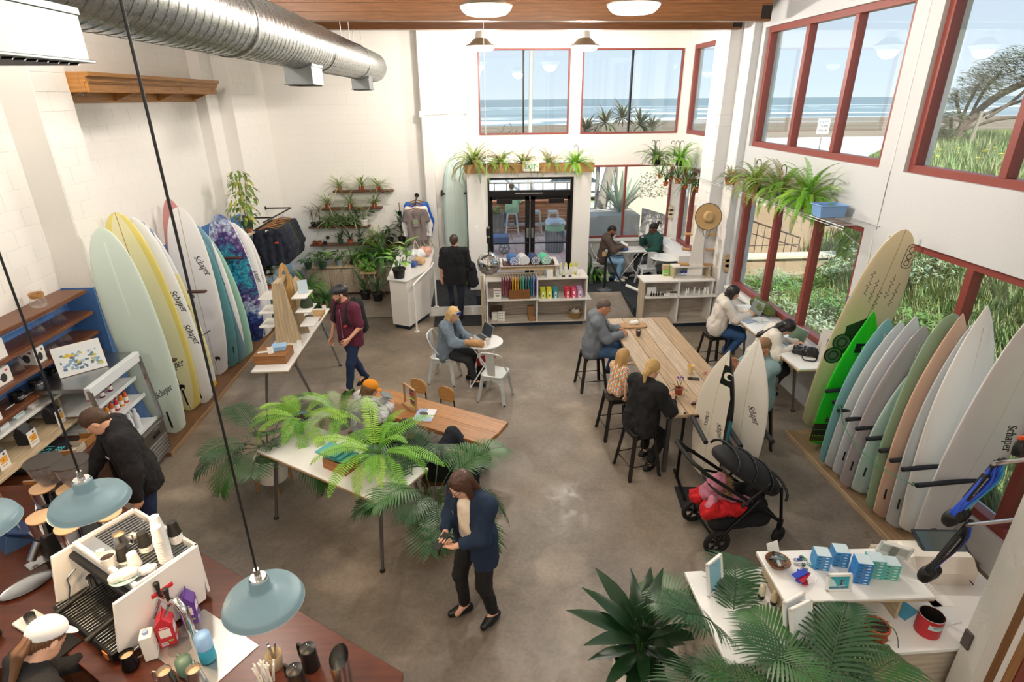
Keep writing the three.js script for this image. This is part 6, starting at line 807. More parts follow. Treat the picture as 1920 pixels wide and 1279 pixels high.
foldTable('round_table','small round white folding table with a laptop',[0.1,0,-8.4],0.3,0.74);foldTable('nook_table','white folding table between the two people in the nook',[3.72,0.2,-13.36],0.36,0.73,false);
{const t=thing('round_table','round white table half hidden behind the second shelf unit','table',[4.35,0.2,-12.5]);part('table_top',T(lathe([[0.001,0],[0.35,0],[0.36,0.01],[0.35,0.025],[0.001,0.025]],40),[0,0.72,0]),mat('#e9eaea',0.28),t);part('pedestal',[cy(0.2,0.2,0.02),cy(0.03,0.03,0.72)],C.steelDull,t);}
function laptop(label,p,ry,scr='#6f7a78',open=1.9){const t=thing('laptop',label,'laptop',p,ry),m=mat('#a9adb0',0.35,{metalness:0.7});part('base',bb(0.31,0.014,0.21,0,0,0,0.004),m,t);part('keyboard',bb(0.27,0.003,0.1,0,0.0135,-0.03,0),C.black,t);const l=part('lid',T(bb(0.31,0.21,0.007,0,0,0,0.003),[0,0.014,-0.105],[-(open-PI/2),0,0]),m,t);part('screen',T(bb(0.29,0.185,0.002,0,0.012,0.0045,0),[0,0.014,-0.105],[-(open-PI/2),0,0]),mat(scr,0.12),l);return t;}
const cup=(label,p,c='#efece6',r=0.04,h=0.1,name='paper_cup',cat='cup',drink='#4a2c1a')=>{const t=thing(name,label,cat,p);part('cup',lathe([[0.001,0],[r*0.72,0],[r,h-0.004],[r+0.003,h],[r-0.003,h],[r*0.7,0.004],[0.001,0.004]],24),mat(c,0.5),t);if(drink)part('drink',lathe([[0.001,h*0.82],[r*0.9,h*0.82]],20),mat(drink,0.2),t);return t;};
laptop('open laptop on the small round table',[0.04,0.74,-8.52],-1.1,'#3a4148');cup('paper coffee cup on the small round table',[0.16,0.74,-8.25]);
one('paper_bag','brown paper pastry bag held over the edge of the round table','bag',nets([cap([-0.12,0.05,0],[0.1,0.05,0],0.05,0.06)],0.01,{fold:0.02}),mat('#b98d5f',0.85),[-0.05,0.745,-8.2],-0.3);
{const t=thing('backpack','black and red backpack on the floor under the round table','backpack',[0.1,0,-8.5]);part('body',nets([cap([0,0.14,0],[0,0.3,0],0.14,0.12)],0.014,{fold:0.016}),cloth('#17171a'),t);part('flap',nets([cap([-0.06,0.36,0.05],[0.1,0.42,0.02],0.08,0.07)],0.014,{fold:0.018}),cloth('#b3263a'),t);}
const unitM=paint('#e9e5df',0.4),inner=wood('#d8cdbf',0.5);
{
const t=thing('shelf_unit','white two-bay retail shelf unit by the mirror ball with hanging bright pouches','shelf unit',[0,0,0]),z0=-10.85,z1=-11.3;
part('kick_board',span([0.28,0,z1+0.02],[2.16,0.1,z0-0.03]),MB.kick,t);part('side_panel',[span([0.2,0.08,z1],[0.23,0.92,z0])],unitM,t);part('side_panel',[span([2.2,0.08,z1],[2.23,1.0,z0])],unitM,t);part('divider',span([1.2,0.1,z1],[1.235,1.0,z0]),unitM,t);part('bottom_shelf',span([0.2,0.08,z1],[2.23,0.11,z0+0.01]),inner,t);part('back_panel',span([0.2,0.1,z1-0.02],[2.23,1.0,z1]),inner,t);
part('shelf',span([0.2,0.57,z1],[1.26,0.6,z0+0.05]),unitM,t);part('shelf',span([1.24,0.56,z1],[2.3,0.59,z0+0.1]),unitM,t);part('top_board',span([1.2,0.98,z1-0.15],[2.24,1.01,z0+0.01]),unitM,t);part('top_board',span([0.2,0.9,z1-0.1],[1.2,0.93,z0-0.2]),unitM,t);part('riser_board',span([0.45,1.24,z1-0.2],[1.66,1.27,z0-0.06]),unitM,t);part('riser_front',span([0.5,1.14,z0-0.16],[1.62,1.24,z0-0.13]),C.ply,t);part('riser_leg',span([1.58,1.0,z1-0.15],[1.62,1.24,z0-0.1]),C.ply,t);part('hanging_rod',bar([0.5,1.1,z0-0.08],[1.24,1.1,z0-0.08],0.01),C.ply,t);
const cols=['#7c1f3f','#7c1f3f','#8a2440','#6d1c2e','#d99b1c','#e0b428','#cf8a1a','#4d8f68','#57a58c','#2f7f86','#2f7f86','#256a80','#7ea9d8','#7d72c4'];
cols.forEach((c,i)=>{const g=thing('pouch',(['deep wine','dark wine','plum red','brown red','amber','bright yellow','dark gold','leaf green','pale teal green','teal','dark teal','petrol blue','sky blue','lavender'][i])+' pouch hanging on the rod of the first shelf unit, '+(i+1)+' from left','pouch',[0.52+i*0.052,0,z0-0.08]);part('cover',[bx(0.022,0.36,0.2,0,0.84,0,0.005)],cloth(c),g);part('hook',tube([[0,1.0,0],[0.004,1.06,0],[0,1.11,0.012],[-0.004,1.1,-0.012]],0.004,10,5),mat('#e8e0d0',0.5),g);});
const tw=[['#3f6fb0','blue'],['#c9cdd4','pale grey'],['#2b3f66','navy'],['#5fbf9c','mint green']];tw.forEach(([c,n],i)=>{const g=thing('rolled_towel','rolled '+n+' towel in the wooden tray on top of the first shelf unit','towel',[0.74+i*0.21,1.36,-11.05],0.15);const sp=[];for(let k=0;k<60;k++){const a=k*0.34,r=0.012+k*0.0014;sp.push([Math.cos(a)*r,Math.sin(a)*r,0]);}part('roll',[T(new THREE.CylinderGeometry(0.095,0.095,0.3,22),[0,0,0],[PI/2,0,0])],mat(c,0.95,{bumpMap:foldT,bumpScale:0.01}),g);part('edge',T(tube(sp,0.007,120,5),[0,0,0.15]),mat('#e6e8ec',0.9),g);});
one('towel_tray','shallow dark wooden tray under the rolled towels','tray',[bb(1.0,0.015,0.32,0,0,0),bb(0.02,0.06,0.32,-0.5,0),bb(0.02,0.06,0.32,0.5,0)],wood('#6a4630'),[1.05,1.27,-11.05]);
one('wooden_crate','open wooden crate on the left shelf of the first unit','crate',[bb(0.42,0.2,0.015,0,0,0.1),bb(0.42,0.2,0.015,0,0,-0.1),bb(0.015,0.2,0.2,-0.2,0,0),bb(0.015,0.2,0.2,0.2,0,0),bb(0.4,0.012,0.19),T(new THREE.TorusGeometry(0.016,0.008,6,14),[0,0.08,0.11])],wood('#94602f',0.5),[0.86,0.6,-10.93]);
const boxLb=(label,p,w,h,d,c,pr)=>{const g=thing('product_box',label,'box',p);part('carton',bb(w,h,d),mat(c,0.5),g);if(pr)part('front_print',quad(w*0.96,h*0.96,[0,h/2,d/2+0.001]),printed(pr),g);return g;};
const dots=(a,b)=>print(96,128,(x)=>{for(let i=0;i<18;i++){x.fillStyle=i%2?a:b;x.beginPath();x.ellipse(12+(i%4)*24,14+(i/4|0)*26,8,5,i,0,7);x.fill();}},'#eceae4');
boxLb('white card box with a dark red lid on the left shelf of the first unit',[0.42,0.6,-10.92],0.15,0.19,0.08,'#ecebe7',print(96,128,(x)=>{x.fillStyle='#7d2034';x.fillRect(0,0,96,14);text(x,'THREAD',48,50,18,'#333');x.fillStyle='#5a7a5a';x.fillRect(24,76,48,24);},'#eceae4'));
boxLb('white patterned card box at the left of the bottom shelf',[0.36,0.11,-11.0],0.12,0.16,0.06,'#e9e7e2',dots('#555','#8a8a80'));boxLb('white box with green leaf print on the bottom shelf of the first unit',[0.5,0.11,-10.93],0.14,0.19,0.06,'#e9e7e2',dots('#3f6b3f','#2b2b2b'));boxLb('dark photo card behind the white boxes on the bottom shelf',[0.4,0.11,-11.12],0.24,0.26,0.03,'#4d3a30');boxLb('brown kraft box standing by the divider on the bottom shelf',[1.1,0.11,-11.0],0.12,0.28,0.12,'#8a643e');boxLb('small brown kraft box in front of the tall kraft box',[1.12,0.11,-10.88],0.12,0.1,0.08,'#9a744a');
const zinc=(n,c,d)=>print(64,96,(x)=>{x.fillStyle=c;x.fillRect(0,0,64,96);x.fillStyle='#f2f0ea';x.fillRect(20,10,24,86);x.fillStyle=d;x.beginPath();x.ellipse(32,60,8,16,0,0,7);x.fill();},c);
[['#c9cf38','#2f5f3f','lime and green'],['#e0d93a','#3f7f4a','yellow and white'],['#2f8f9a','#2b4f5f','teal and white'],['#d8324a','#8f1f30','red and white'],['#e0507a','#d8324a','pink and red'],['#caa6cf','#8a5a9a','lilac and white']].forEach(([c,d,n],i)=>{const x=1.34+i*0.125+(i>2?0.12:0);const zt=zinc(n,c,d);for(let k=0;k<3;k++){const g=boxLb(n+' snack packet '+['at the front','in the middle','at the back'][k]+' of its row in the first shelf unit',[x,0.59,-10.86-k*0.07],0.1,0.16+k*0.02,0.05,c,zt);}});
for(let i=0;i<4;i++){const g=thing('lotion_bottle',['first pale yellow lotion bottle from the left','second pale yellow lotion bottle from the left','bright yellow lotion bottle next to last','last yellow lotion bottle with a clear top'][i]+' on the right top of the first unit','bottle',[1.72+i*0.1,1.01,-11.1]);part('bottle',lathe([[0.001,0],[0.03,0],[0.032,0.02],[0.03,0.2],[0.012,0.24],[0.001,0.25]],16),mat(i<2?'#e2e0b4':'#d8d23a',0.3),g);part('label',bar([0,0.04,0],[0,0.16,0],0.0325),mat('#f0f0ea',0.5),g);}
for(let i=0;i<3;i++){const g=thing('cream_tube',['clear','dark','grey'][i]+' cream tube standing on its cap on the right top of the first unit','tube',[1.62+i*0.13,1.01,-10.92]);part('tube',lathe([[0.028,0.03],[0.03,0.06],[0.02,0.15],[0.004,0.165]],14),mat('#d9dfdf',0.3),g);part('cap',cy(0.028,0.03,0.035),mat(['#c7d2cc','#1b1c1e','#4a4c50'][i],0.4),g);}
boxLb('small white tissue box beside the cream tubes',[1.47,1.01,-10.93],0.13,0.15,0.1,'#f1efea');boxLb('small white price card at the right of the cream tubes',[2.06,1.01,-10.92],0.1,0.08,0.02,'#f3f2ee');
const rope=(l,x,c)=>one('coiled_rope',l,'rope',[0,1,2].map((i)=>T(new THREE.TorusGeometry(0.07-i*0.012,0.014,8,24),[0,0.09,i*0.02])),mat(c,0.9),[x,1.01,-11.02]);rope('coiled tan rope bundle behind the tissue box',1.3,'#b99a6f');rope('grey-blue coiled rope bundle behind the tissue box',1.42,'#9aa7aa');
const bk=thing('wicker_basket','small woven basket with cards on the bottom shelf of the first unit','basket',[2.02,0.11,-10.98],0.3);for(let i=0;i<5;i++)part('weave',T(new THREE.TorusGeometry(0.1+i*0.008,0.014,6,24),[0,0.02+i*0.03,0],[PI/2,0,0]),wood('#a98452',0.7),bk);part('cards',[bx(0.1,0.16,0.01,-0.03,0.12,0,0.001,[0,0.4,0.3]),bx(0.1,0.14,0.01,0.03,0.11,0.03,0.001,[0,-0.3,0.2])],mat('#cfd2cf',0.5),bk);
const g2=thing('price_card','small clear acrylic card holder in front of the towels','sign',[0.9,1.27,-10.92]);part('card',bx(0.1,0.13,0.004,0,0.065,0,0,[-0.2,0,0]),C.paper,g2);
}
{
const from=scene.children.length,t=thing('shelf_unit','white two-bay retail shelf unit on the right with empty lower bays','shelf unit',[0,0,0]),z0=-10.82,z1=-11.17,a=3.36,b=4.76,m=4.07;
part('kick_board',span([a+0.06,0,z1],[b-0.02,0.1,z0-0.05]),MB.kick,t);part('side_panel',span([a,0.09,z1],[a+0.03,0.96,z0]),wood('#d9c8ac',0.5),t);part('side_panel',span([b-0.03,0.09,z1],[b,0.96,z0]),unitM,t);part('divider',span([m-0.02,0.1,z1],[m+0.02,0.96,z0]),unitM,t);part('bottom_shelf',span([a,0.09,z1],[b,0.12,z0]),inner,t);part('back_panel',span([a,0.1,z1-0.02],[b,0.96,z1]),inner,t);part('top_board',span([a-0.02,0.96,z1-0.1],[b+0.02,0.99,z0+0.01]),unitM,t);part('shelf',span([a+0.03,0.66,z1],[m-0.03,0.69,z0+0.08]),unitM,t);part('shelf',span([m-0.0,0.66,z1],[b+0.05,0.69,z0+0.08]),unitM,t);
part('acrylic_riser',[span([4.02,0.99,-11.2],[4.6,1.02,-11.0])],wood('#e0dcd6'),t);part('riser_board',span([3.98,1.2,-11.2],[4.72,1.23,-10.98]),unitM,t);part('riser_leg',span([4.68,0.99,-11.2],[4.72,1.2,-10.98]),C.ply,t);part('riser_leg',span([3.98,0.99,-11.2],[4.02,1.2,-10.98]),C.ply,t);
const bar_=(l,p,c,d)=>{const g=thing('product_box',l,'box',p);part('carton',bb(0.12,0.105,0.1),mat(c,0.5),g);part('front_print',quad(0.11,0.095,[0,0.0525,0.051]),printed(print(64,64,(x)=>{x.fillStyle=d;x.beginPath();x.arc(32,34,17,0,7);x.fill();x.fillStyle='#f3f3f0';x.fillRect(16,28,32,10);},c)),g);};
bar_('green and pink box bottom left of the stack on the second shelf unit',[3.9,0.99,-11.2],'#8fca6f','#d84f6a');bar_('green and pink box bottom right of the stack on the second shelf unit',[4.03,0.99,-11.2],'#8fca6f','#d84f6a');bar_('green and pink box on top of the stack on the second shelf unit',[4.03,1.096,-11.22],'#9ad07c','#d84f6a');bar_('plain kraft box on top left of the stack on the second shelf unit',[3.9,1.096,-11.24],'#c2a888','#b3987a');
for(let i=0;i<2;i++){const g=thing('drink_can',['left','right'][i]+' dark blue can on the second shelf unit top','can',[4.2+i*0.085,0.99,-11.1]);part('can',lathe([[0.001,0],[0.028,0.002],[0.033,0.01],[0.033,0.1],[0.027,0.11],[0.001,0.108]],20),mat('#2442a0',0.25,{metalness:0.5}),g);part('print',bar([0,0.04,0],[0,0.075,0],0.0335,0.0335,20),mat('#e6e8f0',0.4),g);}
one('leaflet_holder','clear leaflet holder with a green card on the second shelf unit','leaflet',[bb(0.18,0.1,0.02,0,0,0)],mat('#bfe0d2',0.4),[4.42,0.99,-11.1]);
for(let i=0;i<4;i++){const g=thing('dropper_bottle',['first','second','third','fourth'][i]+' dark dropper bottle from the left in the second shelf unit','bottle',[3.52+i*0.05,0.69,-10.82]);part('bottle',lathe([[0.001,0],[0.018,0],[0.019,0.05],[0.007,0.06],[0.007,0.07]],12),mat('#1d1a1a',0.2),g);part('dropper',cy(0.009,0.005,0.04,0,0.066,0,10),C.black,g);}
one('leaning_card','white card box behind the dropper bottles','box',bb(0.2,0.14,0.03,0,0,0,0.003,[-0.2,0.2,0]),C.paper,[3.56,0.69,-10.95]);
for(let i=0;i<3;i++)one('roller_bottle',['left','middle','right'][i]+' small dark roller bottle beside the white card in the second shelf unit','bottle',lathe([[0.001,0],[0.014,0],[0.014,0.05],[0.008,0.055],[0.008,0.08],[0.001,0.08]],12),mat('#222',0.3),[3.74+i*0.035,0.69,-10.84]);
one('display_card','white display card in front of the roller bottles','card',bb(0.12,0.06,0.01),C.paper,[3.82,0.69,-10.78]);
for(let i=0;i<2;i++){const g=thing('balm_jar',['left','right'][i]+' white balm jar with a black lid in the second shelf unit','jar',[3.93+i*0.075,0.69,-10.84]);part('jar',cy(0.032,0.032,0.05),mat('#e6e4de',0.4),g);part('lid',cy(0.034,0.034,0.018,0,0.05),C.black,g);}
[4.22,4.28,4.42,4.48,4.63,4.69,4.66,4.6].forEach((x,i)=>{const g=thing('spray_bottle',['first','second','third','fourth','fifth','last','rear left','front left'][i]+' white spray bottle of the right bay in the second shelf unit','bottle',[x,0.69,-10.82-(i%3)*0.05]);part('bottle',lathe([[0.001,0],[0.022,0],[0.023,0.07],[0.01,0.09]],14),mat('#eceae6',0.35),g);part('spray_cap',[cy(0.011,0.009,0.045,0,0.088,0,10)],mat('#f6f5f2',0.4),g);});
for(const o of scene.children.slice(from)){o.position.x-=0.08;o.position.y+=0.04*(o===t?0:0);o.position.z+=0.3;}
}
{
const t=thing('display_tower','white tapered display tower with small wooden shelves under the straw hat','display',[4.36,1.0,-10.74],-0.2);part('panel',ext([[-0.16,0],[0.14,0],[0.06,1.15],[-0.06,1.15]],0.03,0.002,0,0,-0.02),unitM,t);for(const[y,w]of[[0.25,0.3],[0.55,0.26],[0.85,0.22]])for(const s of[-1,1])part('shelf',bx(w*0.6,0.02,0.16,s*(0.2+w*0.1),y,0.0),wood('#c89a62'),t);
const h=thing('straw_hat','wide straw lifeguard hat with a black brim edge hung on the display tower','hat',[4.4,2.22,-10.55]);h.rotation.set(1.35,0,0.1);const st=mat('#c9a878',0.85,{bumpMap:weaveT,bumpScale:0.003});part('brim',lathe([[0.1,0.0],[0.14,-0.01],[0.2,0.0],[0.245,0.025],[0.243,0.03],[0.2,0.006],[0.1,0.006]],48),st,h);part('crown',T(lathe([[0.1,0],[0.095,0.06],[0.08,0.105],[0.045,0.1],[0.001,0.085]],36),[0,0,0],[0,0,0],[1,1,1.12]),st,h);part('brim_edge',T(new THREE.TorusGeometry(0.245,0.006,6,60),[0,0.027,0],[PI/2,0,0]),C.black,h);part('chin_cord',tube([[-0.1,0,0.12],[-0.06,-0.06,0.3],[0,-0.04,0.4],[0.06,-0.06,0.3],[0.1,0,0.12]],0.004,24,5),mat('#4a3a2a',0.8),h);
}
{
const t=thing('barrier_post','black retractable barrier post with a chrome top on a grey disc base','barrier',[2.96,0.2,-12.5]);part('base',lathe([[0.001,0],[0.17,0],[0.175,0.01],[0.05,0.03],[0.04,0.05],[0.001,0.05]],40),mat('#7d8288',0.35,{metalness:0.7}),t);part('post',cy(0.03,0.03,0.8,0,0.04),C.black,t);part('head',[cy(0.036,0.036,0.06,0,0.84),lathe([[0.03,0.9],[0.038,0.91],[0.03,0.94],[0.001,0.945]],24)],C.chrome,t);part('tag',bx(0.09,0.11,0.02,-0.05,0.85,0.03),wood('#c9a878'),t);
const b=thing('barrier_rope','black barrier rope with a white end sleeve hanging to the floor','rope',[0,0,0]);part('rope',tube([[2.99,1.06,-12.48],[3.1,0.8,-12.4],[3.25,0.5,-12.25],[3.36,0.42,-12.1]],0.022,30),cloth('#1a1d26'),b);part('sleeve',bar([3.36,0.42,-12.1],[3.6,0.36,-11.85],0.034),C.white,b);
const g=thing('tote_bag','navy and cream tote bag on the floor under the nook chair','bag',[3.2,0.2,-13.2],0.2);part('body',nets([cap([-0.14,0.08,0],[0.14,0.08,0],0.08)],0.012,{fold:0.016,cuts:[[0,-1,0,0]]}),cloth('#243650'),g);part('flap',nets([cap([-0.16,0.1,0.05],[-0.02,0.13,0.03],0.06)],0.012,{fold:0.016}),cloth('#d9d4c4'),g);
one('magazine','open magazine on the nook table','magazine',[bx(0.2,0.012,0.28,-0.1,0.006,0,0.002,[0,0.1,0.05]),bx(0.2,0.012,0.28,0.1,0.006,0,0.002,[0,0.1,-0.05])],mat('#e3ddd6',0.4),[3.85,0.932,-13.4],0.2);one('notebook','blue notebook on the nook table beside the magazine','notebook',bb(0.16,0.015,0.22),mat('#3c558f',0.5),[3.6,0.932,-13.3],-0.3);
cup('paper cup on the left of the nook window sill',[3.45,1.105,-13.84],'#f1efe9',0.04,0.13,'paper_cup','cup',null);cup('plastic iced drink cup on the nook window sill',[4.1,1.105,-13.84],'#e6e3d0',0.045,0.12,'paper_cup','cup','#b9c070');
one('handheld_book','small book held by the man in the brown jacket','book',bx(0.13,0.012,0.18,0,0,0,0.002,[0.5,0,0.2]),C.paper,[3.55,1.1,-13.22],1.3);one('handheld_phone','pale phone held by the person in the green fleece','phone',bx(0.07,0.008,0.15,0,0,0,0.003,[0.6,0,0]),mat('#d9dde2',0.2),[4.02,1.24,-13.42],0.2);
}
{
const t=thing('mirror_ball','mirror ball hanging on a white pole cord before the first shelf unit','mirror ball',[0.24,1.6,-9.9]),R=0.205,mm=['#dfe3e6','#c9ced2','#eef0f2'].map((c)=>metal(c,0.05));part('core',sph(R-0.004,0,0,0,[1,1,1],32),mat('#6a6d70',0.4),t);
const tg=prep(bx(0.0165,0.0165,0.004,0,0,0,0)),rest=[[],[],[]];let n=0;const rr=rng(2);
for(let i=1;i<34;i++){const th=(i/34)*PI,k=Math.max(1,Math.floor(2*PI*R*Math.sin(th)/0.018));for(let j=0;j<k;j++){const ph=(j/k)*2*PI,d=[Math.sin(th)*Math.sin(ph),Math.cos(th),Math.sin(th)*Math.cos(ph)],r=[-(PI/2-th)+(rr()-0.5)*0.05,ph+(rr()-0.5)*0.05,0],q=rr()*3|0;if(d[2]>0.55&&n<295){inst(tg,mm[q],'tile',t,mul(d,R),r);n++;}else rest[q].push(T(tg,mul(d,R),r));}}
part('mirror_tile',rest[0],mm[0],t).userData.kind='stuff';part('mirror_tile',rest[1],mm[1],t).userData.kind='stuff';part('mirror_tile',rest[2],mm[2],t).userData.kind='stuff';
part('motor',[cy(0.03,0.03,0.1,0,0.36),cy(0.035,0.035,0.12,0,0.5),cy(0.012,0.012,0.16,0,R)],C.black,t);part('collar',[cy(0.028,0.028,0.025,0,0.47),cy(0.026,0.03,0.03,0,0.62),T(new THREE.TorusGeometry(0.014,0.003,6,14),[0,0.26,0])],C.chrome,t);part('cord',bar([0,0.62,0],[0,4.65,0],0.006),C.white,t);
one('floor_post','pale wooden post standing beside the first shelf unit under the mirror ball','post',[bb(0.05,1.1,0.05)],wood('#d8c2a0'),[0.12,0,-10.85]);
const r=thing('handrail','white tubular step handrail beside the first shelf unit','railing',[0,0,0]);part('rail',tube([[0.17,0.0,-10.95],[0.17,0.85,-10.95],[0.17,1.0,-11.1],[0.17,1.15,-11.7],[0.17,1.0,-11.75],[0.17,0.2,-11.75]],0.018,60),C.white,r);
}
{
const t=thing('white_counter','tall white angled counter beside the steps','counter',[0,0,0]),sh=[[-1.7,10.97],[-1.35,10.78],[-0.98,11.6],[-0.98,13.78],[-1.72,13.78]];
part('body',T(ext(sh,0.93,0.003),[0,0.1,0],[-PI/2,0,0]),unitM,t);part('kick_board',T(ext([[-1.66,11.02],[-1.36,10.85],[-1.03,11.62],[-1.03,13.75],[-1.66,13.75]],0.1,0),[0,0,0],[-PI/2,0,0]),MB.kick,t);part('counter_top',T(ext([[-1.74,10.95],[-1.35,10.74],[-0.95,11.6],[-0.95,13.78],[-1.76,13.78]],0.022,0.004),[0,1.034,0],[-PI/2,0,0]),C.whiteLam,t);
const r=thing('handrail','white tubular handrail along the tall white counter','railing',[0,0,0]);part('rail',tube([[-1.21,0,-10.75],[-1.21,0.85,-10.75],[-1.2,0.98,-10.8],[-0.92,1.12,-11.4],[-0.86,1.1,-11.62],[-0.86,0.2,-11.64]],0.02,70),C.white,r);part('foot_plate',[cy(0.05,0.05,0.012,-1.21,0,-10.75),cy(0.05,0.05,0.012,-0.86,0.2,-11.64)],C.white,r);
[['clear bag of white packing tissue on the tall white counter','#e6ebee',[-1.25,1.065,-12.2],0.16],['kraft paper bag on the tall white counter','#c9a67c',[-1.18,1.065,-11.9],0.1],['bunch of pink and white wrapped soaps on the tall white counter','#d9a594',[-1.12,1.065,-12.6],0.13],['blue cloth parcel on the tall white counter','#2f55a8',[-1.32,1.065,-11.75],0.08]].forEach(([l,c,p,r2])=>one('parcel',l,'parcel',nets([cap([-0.05,r2*0.8,0],[0.05,r2*0.9,0.02],r2*0.8)],0.014,{fold:0.03,cuts:[[0,-1,0,0]]}),mat(c,0.6),p));
for(let i=0;i<3;i++)one('driftwood_ornament',['left','middle','right'][i]+' small driftwood frame leaning on the tall white counter','frame',[bar([-0.1,0,0],[0,0.3,-0.1],0.012),bar([0.1,0,0],[0,0.3,-0.1],0.012),bar([-0.08,0.06,-0.02],[0.08,0.06,-0.02],0.01)],wood('#cdb59a'),[-1.32+i*0.14,1.058,-12.9-i*0.2],0.4);
}
{
const t=thing('carved_cabinet','long whitewashed cabinet with four carved doors under the plant shelves','cabinet',[0,0,0]),m=wood('#cbb9a4',0.7),z=-13.25;part('body',span([-4.0,0.04,-13.78],[-1.78,0.66,z-0.03]),m,t);part('cabinet_top',span([-4.05,0.66,-13.8],[-1.75,0.7,z+0.02]),wood('#dcc5a4',0.6),t);
for(let i=0;i<4;i++){const x=-3.96+i*0.545,c=x+0.265,d=part('door',span([x,0.06,z-0.03],[x+0.53,0.64,z]),m,t),cv=[];for(const k of[0.23,0.19,0.15])cv.push(...[[-1,0],[1,0]].map((s)=>bx(0.012,k*2.1,0.014,c+s[0]*k,0.35,z,0.004)),...[-1,1].map((s)=>bx(k*2,0.012,0.014,c,0.35+s*k*1.05,z,0.004)));for(let q=0;q<8;q++){const a=q*PI/4;cv.push(T(new THREE.TorusGeometry(0.034,0.009,5,14,4.4),[c+Math.cos(a)*0.075,0.35+Math.sin(a)*0.085,z+0.004],[0,0,a]));}cv.push(sph(0.03,c,0.35,z,[1,1,0.5],12));part('carving',cv,m,d);}
one('dish','oval metal dish with driftwood bits on the carved cabinet','dish',[lathe([[0.001,0],[0.16,0.005],[0.19,0.025],[0.185,0.03],[0.15,0.012],[0.001,0.01]],32),...[0,1,2,3,4,5].map((i)=>bar([-0.1+i*0.03,0.03,-0.05],[0.0+i*0.02,0.05,0.06],0.014))],mat('#8f8677',0.5),[-2.7,0.7,-13.35]);
const b=thing('macrame_stand','wire plant stand with a trailing white root beside the floor pots','stand',[-2.28,0,-13.0]);part('wire',[0,1,2].map((i)=>bar([Math.sin(i*2.1)*0.16,0,Math.cos(i*2.1)*0.16],[0,0.5,0],0.007)),mat('#d6cfc4',0.6),b);
}
